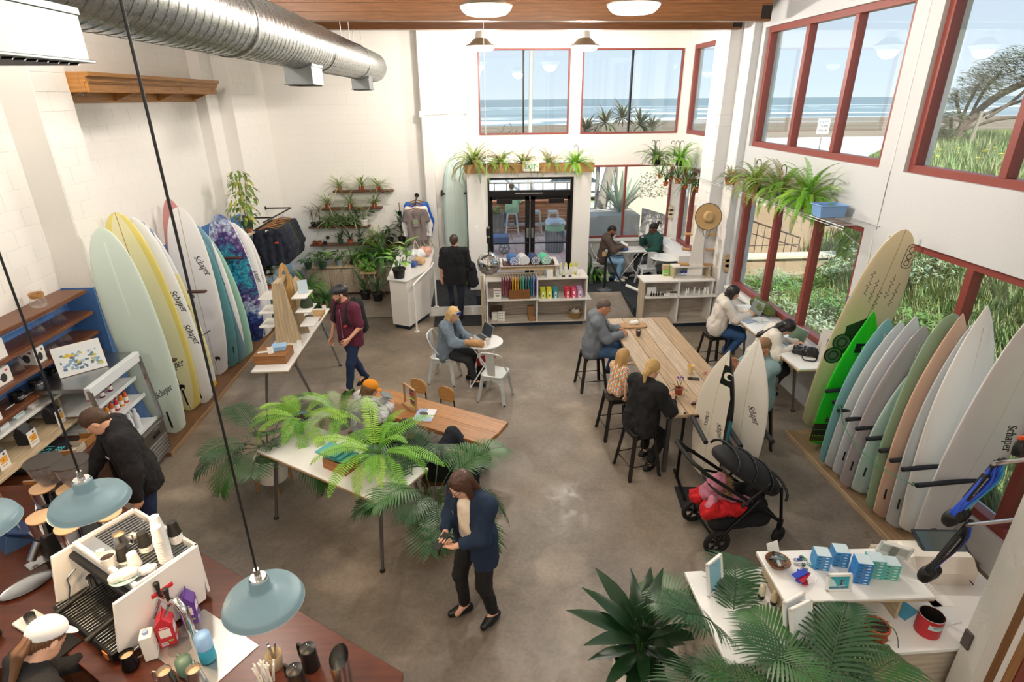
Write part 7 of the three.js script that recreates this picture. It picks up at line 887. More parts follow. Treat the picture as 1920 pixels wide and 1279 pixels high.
{
const wl=(y,z0,z1,l)=>{const t=thing('wall_shelf',l,'shelf',[0,0,0]);part('shelf_board',span([-4.45,y-0.03,z0],[-4.13,y,z1],0.004),unitM,t);part('edge',span([-4.135,y-0.03,z0],[-4.125,y,z1]),wood('#dac4a2'),t);part('support',[span([-4.44,y-0.26,(z0+z1)/2-0.2],[-4.3,y-0.03,(z0+z1)/2-0.18]),span([-4.44,y-0.26,z0+0.05],[-4.3,y-0.03,z0+0.07])],unitM,t);};
wl(2.02,-11.9,-10.7,'topmost white wall shelf behind the last surfboards');wl(1.53,-12.1,-10.9,'second white wall shelf with folded caps');wl(1.08,-12.1,-10.9,'third white wall shelf with the spider plant');wl(0.72,-12.0,-10.9,'lowest white wall shelf with succulents');
one('baseball_hat','pile of sand-coloured caps on the second white wall shelf','cap',[lathe([[0.001,0.09],[0.07,0.06],[0.09,0]],20),T(lathe([[0.001,0],[0.08,0],[0.08,0.005]],20),[0,0,0.09],[0,0,0],[1,1,0.8])],cloth('#c3b59c'),[-4.26,1.53,-11.5]);one('baseball_hat','light khaki cap beside the sand-coloured one on the second wall shelf','cap',[lathe([[0.001,0.09],[0.07,0.06],[0.09,0]],20),T(lathe([[0.001,0],[0.08,0],[0.08,0.005]],20),[0,0,0.09],[0,0,0],[1,1,0.8])],cloth('#b5a888'),[-4.24,1.53,-11.25],0.6);
{const c=thing('baseball_hat','black cap with a white patch on the third white wall shelf','cap',[-4.22,1.08,-11.4],1.2);part('crown',lathe([[0.001,0.12],[0.06,0.1],[0.09,0.02],[0.09,0]],20),C.black,c);part('patch',bx(0.08,0.07,0.01,0,0.06,0.085),C.paper,c);part('brim',T(lathe([[0.001,0],[0.08,0],[0.08,0.005]],20),[0,0.01,0.1]),C.black,c);}
const rl=thing('garment_rail','black pipe garment rail on the left wall holding dark jackets','rail',[0,0,0]);part('rail',bar([-3.92,2.16,-12.75],[-3.92,2.2,-10.95],0.014),C.blackMetal,rl);for(const z of[-12.7,-11.6])part('arm',[bar([-4.45,2.17,z],[-3.92,2.17,z],0.014),cy(0.04,0.04,0.015).rotateZ(-PI/2).translate(-4.45,2.17,z)],C.blackMetal,rl);
const hang=(label,p,ry,m,o={})=>{const g=thing(o.name||'jacket',label,o.cat||'jacket',p,ry),w=o.w||0.2,L=o.L||0.72;const pr=[cap([-w,-0.1,0],[w,-0.1,0],0.045,0.045),cap([-w*0.75,-0.15,0],[-w*0.72,-L,0],0.07,0.08),cap([w*0.75,-0.15,0],[w*0.72,-L,0],0.07,0.08),cap([0,-0.12,0],[0,-L,0],0.07,0.085)];for(const s of[-1,1])pr.push(cap([s*w,-0.1,0],[s*(w+(o.sl||0.1)),o.short?-0.28:-0.45,0],0.055,0.05),...(o.short?[]:[cap([s*(w+0.1),-0.45,0],[s*(w+0.08),-0.7,0.02],0.05,0.042)]));part('garment',nets(pr.map((q)=>({...q,a:[q.a[0],q.a[1],q.a[2]*0.6],b:q.b})),0.016,{k:0.05,fold:o.fold||0.02,cuts:[[0,-1,0,L]]}),m,g);part('hanger',[bar([-w,-0.06,0],[0,0.0,0],0.012),bar([w,-0.06,0],[0,0,0],0.012),tube([[0,0,0],[0,0.05,0],[0.015,0.08,0],[-0.012,0.1,0]],0.003,12,5)],wood('#b07a45'),g);return g;};
['#1b2130','#20242c','#2c3038','#25304a','#3a4033','#23272f','#1d222c','#20252f'].forEach((c,i)=>{const g=hang(['navy jacket with a red chest label at the front of the garment rail','dark slate jacket second on the garment rail','charcoal jacket third on the garment rail','blue jacket in the middle of the garment rail','olive jacket on the garment rail','dark jacket behind the olive one','black jacket near the wall end of the garment rail','last black jacket at the wall end of the garment rail'][i],[-3.92,2.08,-11.15-i*0.14],0.25,cloth(c),{L:0.74+(i%2)*0.04,w:0.21});if(!i){part('chest_label',bx(0.07,0.035,0.01,0.12,-0.3,0.085),mat('#b8403a',0.7),g);part('neck_label',bx(0.06,0.05,0.01,-0.02,-0.08,0.055),C.paper,g);}});
const r2=thing('shirt_rail','black pipe arm on the back wall holding tee shirts','rail',[0,0,0]);part('arm',bar([-1.3,2.25,-13.6],[-1.3,2.12,-13.05],0.014),C.blackMetal,r2);part('flange',T(cy(0.05,0.05,0.015),[-1.3,2.25,-13.6],[PI/2,0,0]),C.blackMetal,r2);
const g0=hang('grey brown tee shirt with a green print at the front of the shirt rail',[-1.3,2.05,-13.1],0,cloth('#7d7270'),{name:'tee_shirt',cat:'shirt',short:1,L:0.74,fold:0.012,sl:0.07});part('print',quad(0.16,0.18,[0,-0.32,0.098]),printed(print(64,72,(x)=>{x.strokeStyle='#8fc07a';x.lineWidth=4;x.strokeRect(14,10,30,30);x.beginPath();x.moveTo(18,36);x.quadraticCurveTo(30,4,40,34);x.stroke();x.fillStyle='#a9b3a4';x.fillRect(12,50,38,5);x.fillRect(18,60,26,4);},'#7d7270'),0.9),g0);
hang('white shirt with blue raglan sleeves second on the shirt rail',[-1.3,2.1,-13.24],0,cloth('#e8e8e8'),{name:'tee_shirt',cat:'shirt',L:0.72,fold:0.014});hang('royal blue shirt third on the shirt rail',[-1.3,2.13,-13.38],0,cloth('#1f58b8'),{name:'tee_shirt',cat:'shirt',L:0.8,fold:0.014,w:0.22});hang('blue and black shirt at the back of the shirt rail',[-1.3,2.16,-13.5],0,cloth('#2a6fb0'),{name:'tee_shirt',cat:'shirt',L:0.76,fold:0.014,w:0.21});
}
{
const t=thing('cornice_shelf','wooden shelf with a moulded cornice high on the left wall','shelf',[0,0,0]),m=wood('#c98d4a',0.45),x=-4.9;part('back_board',span([x,4.28,-11.4],[x+0.03,4.5,-7.7]),m,t);part('shelf_board',span([x,4.5,-11.42],[x+0.42,4.53,-7.68]),m,t);
part('cornice',T(ext([[0.36,4.4],[0.4,4.4],[0.4,4.5],[0.43,4.52],[0.43,4.56],[0.47,4.58],[0.47,4.62],[0.36,4.62]],3.8,0.001),[x,0,-11.45]),m,t);part('cornice_return',[T(ext([[0,4.4],[0.02,4.4],[0.02,4.5],[0.04,4.52],[0.05,4.62],[0,4.62]],0.44,0.001),[x,0,-7.66],[0,PI/2,0]).translate(0,0,0)],m,t);for(const z of[-7.75,-8.9,-10.1,-11.3])part('bracket',ext([[0,4.3],[0,4.5],[0.38,4.5],[0.38,4.44]],0.025,0.001,x+0.03,0,z),m,t);for(let i=0;i<4;i++)part('bolt',sph(0.02,x+0.032,4.38,-8.2-i*0.9,[0.4,1,1],8),C.steel,t);
const w=thing('wire_shelf','white wire shelf on the right wall carrying ferns','shelf',[0,0,0]),wm=mat('#d5d8da',0.35,{metalness:0.4});part('frame',[bar([4.42,2.85,-11.4],[4.42,2.85,-6.55],0.006),bar([4.86,2.85,-10.4],[4.86,2.85,-6.55],0.006),bar([4.42,2.82,-11.4],[4.42,2.82,-6.55],0.004)],wm,w);const ws=[];for(let i=0;i<62;i++)ws.push(bar([4.42,2.853,-10.3+i*0.06],[4.86,2.853,-10.3+i*0.06],0.0025,0.0025,5));part('wires',ws,wm,w).userData.kind='stuff';for(const z of[-10,-8.3,-6.8])part('bracket',bar([4.44,2.84,z],[4.86,2.55,z],0.005),wm,w);part('loose_wire',[tube([[4.5,2.84,-8.1],[4.46,2.6,-8.0],[4.5,2.5,-7.85],[4.48,2.62,-7.75],[4.46,2.82,-7.7]],0.004,30,5),tube([[4.5,2.84,-7.6],[4.46,2.62,-7.5],[4.5,2.55,-7.35],[4.48,2.68,-7.3],[4.46,2.82,-7.25]],0.004,30,5)],wm,w);
one('plastic_tub','blue plastic tub at the near end of the wire shelf','tub',(()=>{const o=rrect(0.34,0.24,0.05),g=[];g.push(bb(0.3,0.008,0.2));for(const[a,b,c,d,r]of[[0,0.105,0.32,0.01,0.12],[0,-0.105,0.32,0.01,-0.12]])g.push(T(bb(c,0.15,d),[a,0,b],[r,0,0]));for(const s of[-1,1])g.push(T(bb(0.01,0.15,0.21),[s*0.155,0,0],[0,0,-s*0.12]));for(const[p,q]of[[[-0.18,0.15,0.13],[0.18,0.15,0.13]],[[-0.18,0.15,-0.13],[0.18,0.15,-0.13]],[[-0.18,0.15,-0.13],[-0.18,0.15,0.13]],[[0.18,0.15,-0.13],[0.18,0.15,0.13]]])g.push(bar(p,q,0.009));return g;})(),plastic('#7ba3d6',0.4),[4.6,2.857,-7.2]);
const n=thing('hanging_shelf','white wire shelf across the nook corner with ferns and hanging pots','shelf',[0,0,0]);part('frame',[bar([3.7,2.92,-13.1],[4.85,2.92,-12.3],0.007),bar([3.7,2.92,-13.1],[4.2,2.92,-13.8],0.007),bar([4.2,2.92,-13.8],[4.88,2.92,-13.3],0.007)],wm,n);const q=[];for(let i=0;i<18;i++)q.push(bar([3.74+i*0.063,2.923,-13.08+i*0.043],[4.0+i*0.05,2.923,-13.6+i*0.03],0.003,0.003,5));part('wires',q,wm,n).userData.kind='stuff';part('hook',[0,1,2,3,4,5,6].map((i)=>tube([[4.3+i*0.06,2.92,-12.65+i*0.04],[4.31+i*0.06,2.84,-12.65+i*0.04],[4.33+i*0.06,2.86,-12.65+i*0.04]],0.005,10,5)),C.black,n);
}
const plankTop=(t,x0,x1,z0,z1,y,n,th,m,along='z')=>{for(let i=0;i<n;i++){const f=(k)=>(along==='z'?lerp(x0,x1,k/n):lerp(z0,z1,k/n)),g=0.004;part('plank',along==='z'?span([f(i)+g,y-th,z0],[f(i+1)-g,y,z1],0.005):span([x0,y-th,f(i)+g],[x1,y,f(i+1)-g],0.005),m[i%m.length],t);}};
const steelLeg=(t,a,b,r=0.02)=>{const m=mix(a,b,0.45);const l=part('leg',bar(a,m,r*0.85),C.steelDull,t);part('sleeve',bar(m,b,r),C.steelDull,l);part('foot',cy(r*1.4,r*1.2,0.02,a[0],0,a[2],14),C.blackRubber,l);};
{
const t=thing('long_table','long communal table of pale planks with dark metal legs','table',[0,0,0]);plankTop(t,2.16,3.16,-8.78,-5.62,0.91,4,0.045,['#d8bf9f','#cfb18d','#d9c2a6','#c8aa86'].map((c)=>wood(c,0.35)));
for(const z of[-8.6,-5.8])for(const x of[2.26,3.06])part('leg',sqbar([x,0,z],[x,0.865,z],0.05),C.steelDull,t);part('frame',[span([2.24,0.82,-8.62],[2.29,0.865,-5.78]),span([3.03,0.82,-8.62],[3.08,0.865,-5.78]),span([2.24,0.82,-5.82],[3.08,0.865,-5.77])],C.blackMetal,t);
const tb=thing('card_wallet','brown paper bag with an unwrapped roll before the man in the grey hoodie','bag',[2.47,0.91,-8.4]);part('bag',nets([cap([-0.15,0.02,0],[0.15,0.02,0],0.1)],0.014,{fold:0.01,cuts:[[0,1,0,0.03],[0,-1,0,0]]}),mat('#b08c68',0.8),tb);part('wrapper',nets([cap([0,0.05,-0.03],[0.09,0.06,-0.03],0.035)],0.008,{fold:0.02}),C.paper,tb);
cup('dark paper cup with a white lid on the long table',[2.47,0.91,-8.0],'#4d4038',0.042,0.1,'paper_cup','cup','#e8e4dc');cup('yellow paper cup on the long table',[2.8,0.91,-6.66],'#ead7a0',0.045,0.12,'paper_cup','cup','#e0a23a');one('phone','black phone lying beside the yellow cup on the long table','phone',bb(0.075,0.01,0.15),mat('#16171a',0.2),[2.79,0.91,-6.5],1.3);
const b=thing('small_bottle','small clear bottle with a pink label on the long table','bottle',[2.99,0.91,-6.62]);part('bottle',lathe([[0.001,0],[0.02,0],[0.02,0.06],[0.009,0.075],[0.009,0.09],[0.001,0.09]],14),glassM,b);part('label',bar([0,0.01,0],[0,0.05,0],0.0205),mat('#d9a0a8',0.5),b);
const pl=thing('potted_orchid','small purple orchid in a terracotta pot on the long table','plant',[2.46,0.91,-6.12]);potted(pl,0.05,0.09,C.terracotta);part('flower',scatterLeaves(14,(r,i)=>({p:[(r()-0.5)*0.1,0.2+r()*0.05,(r()-0.5)*0.08],r:[r()*2,i,0]}),0.03,0.024,4),leafm('#8a6ac0',0.6),pl);part('stem',[bar([0,0.08,0],[0.03,0.22,0.01],0.003),bar([0,0.08,0],[-0.04,0.2,0],0.003)],LM.broad,pl);fronds(pl,[sword[1]],[LM.broad],5,0.08,{tilt:[-0.5,0.2],s:[0.4,0.6],seed:3});
const sg=thing('sunglasses','pink-framed sunglasses on the near end of the long table','sunglasses',[2.58,0.93,-5.84],0.2);part('lens',[-1,1].map((s)=>T(ext(rrect(0.06,0.045,0.016),0.005,0.002),[s*0.036,0,0])),mat('#3a2a30',0.1),sg);part('frame',[bar([-0.07,0.016,0.003],[0.07,0.016,0.003],0.006),[-1,1].map((s)=>bar([s*0.07,0.014,0],[s*0.06,-0.01,-0.12],0.004))],mat('#d9a8b4',0.3),sg);one('pouch','grey green cloth pouch at the elbow of the woman with the ponytail','pouch',nets([cap([-0.05,0.02,0],[0.06,0.02,0.02],0.035)],0.01,{fold:0.02,cuts:[[0,-1,0,0]]}),cloth('#4d5a4c'),[2.3,0.915,-5.98],0.4);
}
{
const t=thing('window_counter','white laminate bar counter along the right windows','counter',[0,0,0]);part('counter_top',T(ext([[4.24,6.55],[4.72,6.55],[4.72,9.1],[4.24,9.1]],0.024,0.004),[0,0.945,0],[-PI/2,0,0]),C.whiteLam,t);part('edge',span([4.23,0.92,-9.1],[4.72,0.944,-6.55]),C.plyEdge,t);for(const z of[-7.1,-8.75]){steelLeg(t,[4.28,0,z],[4.4,0.92,z-0.15],0.022);steelLeg(t,[4.62,0,z],[4.55,0.92,z-0.1],0.022);}
laptop('silver laptop of the woman in the white hoodie',[4.5,0.973,-8.62],-1.45,'#7d8886');laptop('silver laptop of the woman in the cream sweater',[4.56,0.973,-7.42],-1.35,'#5f7560');one('phone','dark phone lying beside the black bag on the window counter','phone',bb(0.08,0.01,0.15),mat('#1a1b1e',0.2),[4.5,0.973,-7.12],0.8);
const bg=thing('string_bag','black crumpled nylon bag on the window counter','bag',[4.55,0.973,-6.98]);part('body',nets([cap([-0.08,0.05,-0.06],[0.08,0.05,0.06],0.07),cap([0,0.08,0],[0.02,0.1,0.05],0.05)],0.011,{fold:0.035,cuts:[[0,-1,0,0]]}),mat('#17191c',0.4),bg);part('strap',tube([[-0.1,0.02,0.1],[-0.12,0.02,0.2],[0.02,0.01,0.22],[0.1,0.03,0.12]],0.008,24),C.black,bg);
const jk=one('rolled_jacket','olive green jacket rolled up on the window sill behind the laptop','jacket',nets([cap([0,0.1,-0.16],[0,0.1,0.16],0.1),cap([0.02,0.12,0.2],[0.05,0.08,0.24],0.07)],0.014,{fold:0.035,cuts:[[0,-1,0,0]]}),cloth('#5c6638'),[4.74,0.973,-8.72]);const dev=one('charger_tray','small grey notebook with cables beside the far laptop','notebook',[bb(0.2,0.012,0.14),tube([[0.05,0.015,0],[0.1,0.015,0.1],[0.0,0.01,0.16]],0.004,16,5)],mat('#9aa6b8',0.4),[4.36,0.973,-8.3],0.3);cup('glass of water on the window counter',[4.5,0.973,-8.22],'#dfe6e8',0.035,0.09,'water_glass','glass',null);one('saucer','white saucer lid on the window counter','saucer',lathe([[0.001,0.004],[0.05,0.004],[0.055,0.01],[0.001,0.01]],24),C.white,[4.62,0.973,-8.3]);
[['framed photo leaning on the window pier at the counter end',[4.74,0.95,-6.72],'#5a6a8a'],['second frame half hidden behind the framed photo',[4.8,0.95,-6.88],'#8f8880']].forEach(([l,p,c],i)=>{const f=thing('framed_picture',l,'picture',p,-1.0);part('frame',T(bb(0.3,0.4,0.02),[0,0,0],[-0.12,0,0]),mat('#d9d6d2',0.4),f);part('photo',T(quad(0.18,0.26,[0,0.2,0.012]),[0,0,0],[-0.12,0,0]),printed(print(64,90,(x)=>{x.fillStyle=c;x.fillRect(0,0,64,90);x.fillStyle='#b0653a';x.fillRect(24,50,22,24);x.fillStyle='#2a3040';x.fillRect(10,16,22,30);})),f);});
const sp=thing('acrylic_rack','clear acrylic leaflet rack with blue cards on the window pier','rack',[4.82,1.72,-6.6],-PI/2);part('tray',[bb(0.34,0.01,0.1),bb(0.34,0.16,0.006,0,0,0.05),bb(0.34,0.26,0.006,0,0,-0.04)],glassM,sp);part('cards',[bb(0.12,0.18,0.02,-0.09,0.01,0),bb(0.1,0.14,0.02,0.09,0.01,0)],mat('#5f86b8',0.5),sp);one('wall_cable','white cable looping down the window pier','cable',tube([[4.865,2.7,-6.62],[4.86,2.2,-6.6],[4.8,2.0,-6.66],[4.85,1.5,-6.75],[4.86,1.0,-6.7]],0.007,40),C.white);
one('wall_badge','tan scalloped wooden plate on the window jamb','plate',[-0.1,0,0.1].map((y)=>T(cy(0.08,0.08,0.02),[0,y,0],[PI/2,0,0])),wood('#d6b98a'),[4.85,1.35,-10.42]);one('wall_badge','pale scalloped wooden plate on the nook corner wall','plate',[-0.1,0,0.1].map((y)=>T(cy(0.07,0.07,0.02),[0,y,0],[PI/2,0,0])),wood('#e2d4b8'),[4.83,1.7,-13.86]);
}
{
const t=thing('display_table','long narrow white display table beside the left surfboards','table',[0,0,0]);part('table_top',span([-3.1,0.878,-9.75],[-2.6,0.9,-7.22],0.006),C.whiteLam,t);part('edge',span([-3.1,0.862,-9.75],[-2.6,0.878,-7.22]),C.plyEdge,t);steelLeg(t,[-2.42,0,-9.25],[-2.68,0.86,-9.35]);steelLeg(t,[-2.46,0,-7.8],[-2.68,0.86,-7.7]);steelLeg(t,[-3.2,0,-9.3],[-3.02,0.86,-9.4]);steelLeg(t,[-3.12,0,-7.5],[-3.0,0.86,-7.55]);
const w=thing('display_tower','birch plywood display tower with six small shelves on the narrow table','display',[-2.86,0.9,-8.3]);part('panel',ext([[-0.19,0],[0.2,0],[0.05,0.95],[-0.1,0.95]],0.02,0.002,0,0,0.1),C.ply,w);part('panel',ext([[-0.19,0],[0.2,0],[0.05,0.95],[-0.1,0.95]],0.02,0.002,0,0,-0.32),C.ply,w);part('cleat',bx(0.08,0.06,0.4,-0.06,0.92,-0.1),C.ply,w);for(const[y,d]of[[0.26,0.2],[0.48,0.17],[0.7,0.14]])for(const s of[-1,1])part('shelf',bx(0.22,0.02,0.4,s*(0.1+d),y,-0.1,0.006),C.white,w);
one('picture_card','surf picture card standing on the upper shelf of the plywood tower','card',bb(0.14,0.2,0.008,0,0,0,0.001,[-0.3,0,0]),mat('#b9ccd6',0.4),[-2.6,1.615,-8.42],0.4);one('mini_board','small wooden belly board with an oval hole standing in the plywood tower','board',(()=>{const s=shape([...Array(28)].map((_,i)=>{const a=i/28*2*PI;return[Math.cos(a)*0.09,0.38+Math.sin(a)*0.38];}));s.holes.push(new THREE.Path([...Array(16)].map((_,i)=>{const a=i/16*2*PI;return new THREE.Vector2(Math.cos(a)*0.035,0.52+Math.sin(a)*0.14);})));return ext(s,0.02,0.003);})(),wood('#d6a864'),[-2.88,1.3,-8.52],0.5);one('mini_board','second belly board leaning behind the oval-holed one','board',ext([[-0.09,0],[0.09,0],[0.08,0.5],[0,0.6],[-0.08,0.5]],0.018,0.003,0,0,0,[-0.2,0,0]),wood('#e0c59a'),[-2.74,1.2,-8.66],0.5);
const c=one('beanie','dark green felt hat on the middle shelf of the plywood tower','hat',lathe([[0.001,0.16],[0.06,0.15],[0.09,0.06],[0.095,0]],24),cloth('#3d4a3a'),[-2.59,1.39,-8.45]);[-9.0,-9.15].forEach((z,i)=>one('baseball_hat',['black cap','olive cap'][i]+' at the far end of the narrow display table','cap',[lathe([[0.001,0.1],[0.07,0.08],[0.1,0]],20),T(lathe([[0.001,0],[0.09,0],[0.09,0.006]],20),[0,0,0.1])],cloth(['#1d1e22','#4a4a38'][i]),[-2.95+i*0.15,0.9,z],0.4));one('wooden_tray','tan wooden block with cards at the far end of the narrow display table','block',bb(0.24,0.06,0.4),wood('#c9a066'),[-2.74,0.9,-9.3]);for(let i=0;i<4;i++)one('price_card',['card on the tan block','card at the far corner of the narrow table','card at the foot of the plywood tower','card beside the glass dish'][i]+', white and small','card',[bb(0.07,0.1,0.006),sph(0.012,0,0,0.01)],C.paper,[[-2.78,0.96,-9.2],[-2.66,0.9,-9.62],[-2.66,0.9,-8.05],[-2.8,0.9,-7.82]][i],0.2);
one('glass_dish','shallow glass dish with dried grass on the narrow display table','dish',[lathe([[0.001,0.005],[0.1,0.008],[0.16,0.05],[0.156,0.052],[0.1,0.014],[0.001,0.01]],32),...[...Array(14)].map((_,i)=>bar([-0.1+i*0.013,0.015,0.05],[-0.08+i*0.01,0.07,-0.08],0.004))],mat('#cfc4ae',0.4),[-2.88,0.9,-7.9]);
const bx0=thing('wooden_box','oiled wooden box at the near end of the narrow display table','box',[-2.9,0.9,-7.62]);part('box',bb(0.44,0.13,0.38,0,0,0,0.004),wood('#ab7440',0.45),bx0);one('folded_cloth','stack of folded pale blue cloths on the oiled box','cloth',[0,1,2].map((i)=>bb(0.2,0.022,0.16,0.01*i,i*0.023,0,0.008)),cloth('#9fc3e6'),[-2.84,1.03,-7.66],0.3);one('price_card','white folded card lying at the left of the pale blue cloths','card',bb(0.14,0.012,0.05),C.paper,[-3.02,1.03,-7.56],0.2);one('price_card','upright white card before the pale blue cloths','card',bb(0.08,0.1,0.006,0,0,0,0,[-0.2,0,0]),C.paper,[-2.9,1.03,-7.52],0.6);
}
{
const dir=nrm([1.44,0,0.97]),t=thing('fern_table','white table on adjustable steel legs carrying the big ferns','table',[-1.46,0,-5.13],-0.593);part('table_top',bx(1.8,0.022,0.66,0,0.843,0.02,0.008),C.whiteLam,t);part('edge',bx(1.8,0.016,0.66,0,0.824,0.02,0.004),C.plyEdge,t);for(const s of[-1,1]){part('rail',bx(0.04,0.03,0.56,s*0.72,0.8,0),C.steelDull,t);steelLeg(t,[s*0.78,0,0.36],[s*0.74,0.8,0.24]);steelLeg(t,[s*0.78,0,-0.36],[s*0.74,0.8,-0.24]);}
const w=thing('card_crate','small wooden crate of teal folders on the white fern table','crate',[-1.42,0.854,-4.98],-0.593);part('crate',[bb(0.3,0.12,0.012,0,0,0.11),bb(0.3,0.12,0.012,0,0,-0.11),bb(0.012,0.12,0.21,0.15),bb(0.012,0.12,0.21,-0.15),bb(0.3,0.01,0.22)],wood('#b5783f'),w);part('folder',[0,1,2].map((i)=>bx(0.3,0.012,0.2,-0.06*i,0.13+i*0.013,0,0.001,[0,0,0.12])),mat('#4fa3a6',0.5),w);
const k=thing('low_table',"low children's table of two thick orange-brown planks with angled ends",'table',[-0.66,0,-6.42],-0.56),wm=['#bb7f45','#c58a50'].map((c)=>wood(c,0.4));[0,1].forEach((i)=>part('plank',T(ext(i?[[-0.95,0.004],[-0.95,0.2],[-0.82,0.28],[1.0,0.28],[1.02,0.004]]:[[-1.0,-0.28],[-0.95,-0.004],[1.02,-0.004],[0.98,-0.28]],0.05,0.004),[0,0.55,0],[-PI/2,0,0]),wm[i],k));for(const s of[-0.75,0.75])part('leg',[bx(0.06,0.54,0.4,s,0.27,0)],C.blackMetal,k);
const ab=thing('abacus','wooden abacus frame with rows of coloured beads on the low table','toy',[-0.9,0.604,-6.6],-0.95),bw=wood('#c79a68');part('frame',[bb(0.3,0.02,0.1),bb(0.014,0.28,0.03,-0.14,0.02),bb(0.014,0.28,0.03,0.14,0.02),bb(0.29,0.014,0.03,0,0.29)],bw,ab);for(let i=0;i<10;i++){const y=0.045+i*0.024,c=['#d9b93a','#3f8f4f','#a83a44','#3a3f6a','#d9d03a','#3f8f4f','#b0404a','#7a2f4a','#a83a44','#3a2f30'][i];part('rod',bar([-0.135,y,0],[0.135,y,0],0.002),C.steel,ab);part('bead_row',[...Array(8)].map((_,j)=>T(new THREE.CylinderGeometry(0.01,0.01,0.014,8),[0.125-j*0.0152,y,0],[0,0,PI/2])),plastic(c,0.4),ab);}
const bk=thing('magazine','blue-grey magazine with a photo cover on the low table','magazine',[-0.7,0.604,-6.36],-0.2);part('pages',bb(0.24,0.015,0.3),C.paper,bk);part('cover',T(quad(0.24,0.3),[0,0.0162,0],[-PI/2,0,0]),printed(print(96,120,(x)=>{x.fillStyle='#9fb0d2';x.fillRect(0,0,96,120);x.fillStyle='#e4e6ee';x.fillRect(50,0,46,80);x.fillStyle='#3a3634';x.beginPath();x.ellipse(40,50,26,18,0.5,0,7);x.fill();})),bk);cup('grey and white patterned paper cup on the low table',[-1.18,0.604,-6.5],'#cfd0d2',0.042,0.1,'paper_cup','cup',null);one('tablet',"grey tablet held by the child in the orange cap",'tablet',bx(0.2,0.01,0.15,0,0,0,0.003,[0.5,0,0]),mat('#8d959a',0.2),[-1.2,0.8,-6.6],2.0);
[[[-0.93,0,-7.25],'small plywood chair behind the abacus at the low table'],[[-0.52,0,-6.98],'small plywood chair at the far side of the low table']].forEach(([p,l])=>{const c=thing('kids_chair',l,'chair',p,-0.56);part('seat',bx(0.3,0.018,0.28,0,0.32,0.05,0.006),wood('#cf9c5c'),c);part('backrest',ext(rrect(0.26,0.22,0.1),0.014,0.003,0,0.52,-0.12),wood('#cf9c5c'),c);for(const s of[-1,1]){part('leg',bar([s*0.13,0,0.17],[s*0.12,0.32,0.15],0.011),C.blackMetal,c);part('leg',bar([s*0.13,0,-0.14],[s*0.1,0.6,-0.12],0.011),C.blackMetal,c);}});
one('low_stool','low dark stool under the person in black behind the palm','stool',[bb(0.34,0.05,0.34,0,0.27),...[-1,1].flatMap((a)=>[-1,1].map((b)=>bar([a*0.14,0,b*0.14],[a*0.12,0.28,b*0.12],0.016)))],C.walnut,[-0.52,0,-5.52]);dup(scene.getObjectByName('low_stool'),[-1.5,0,-6.42],0.4,'low dark stool under the child in the orange cap');
}
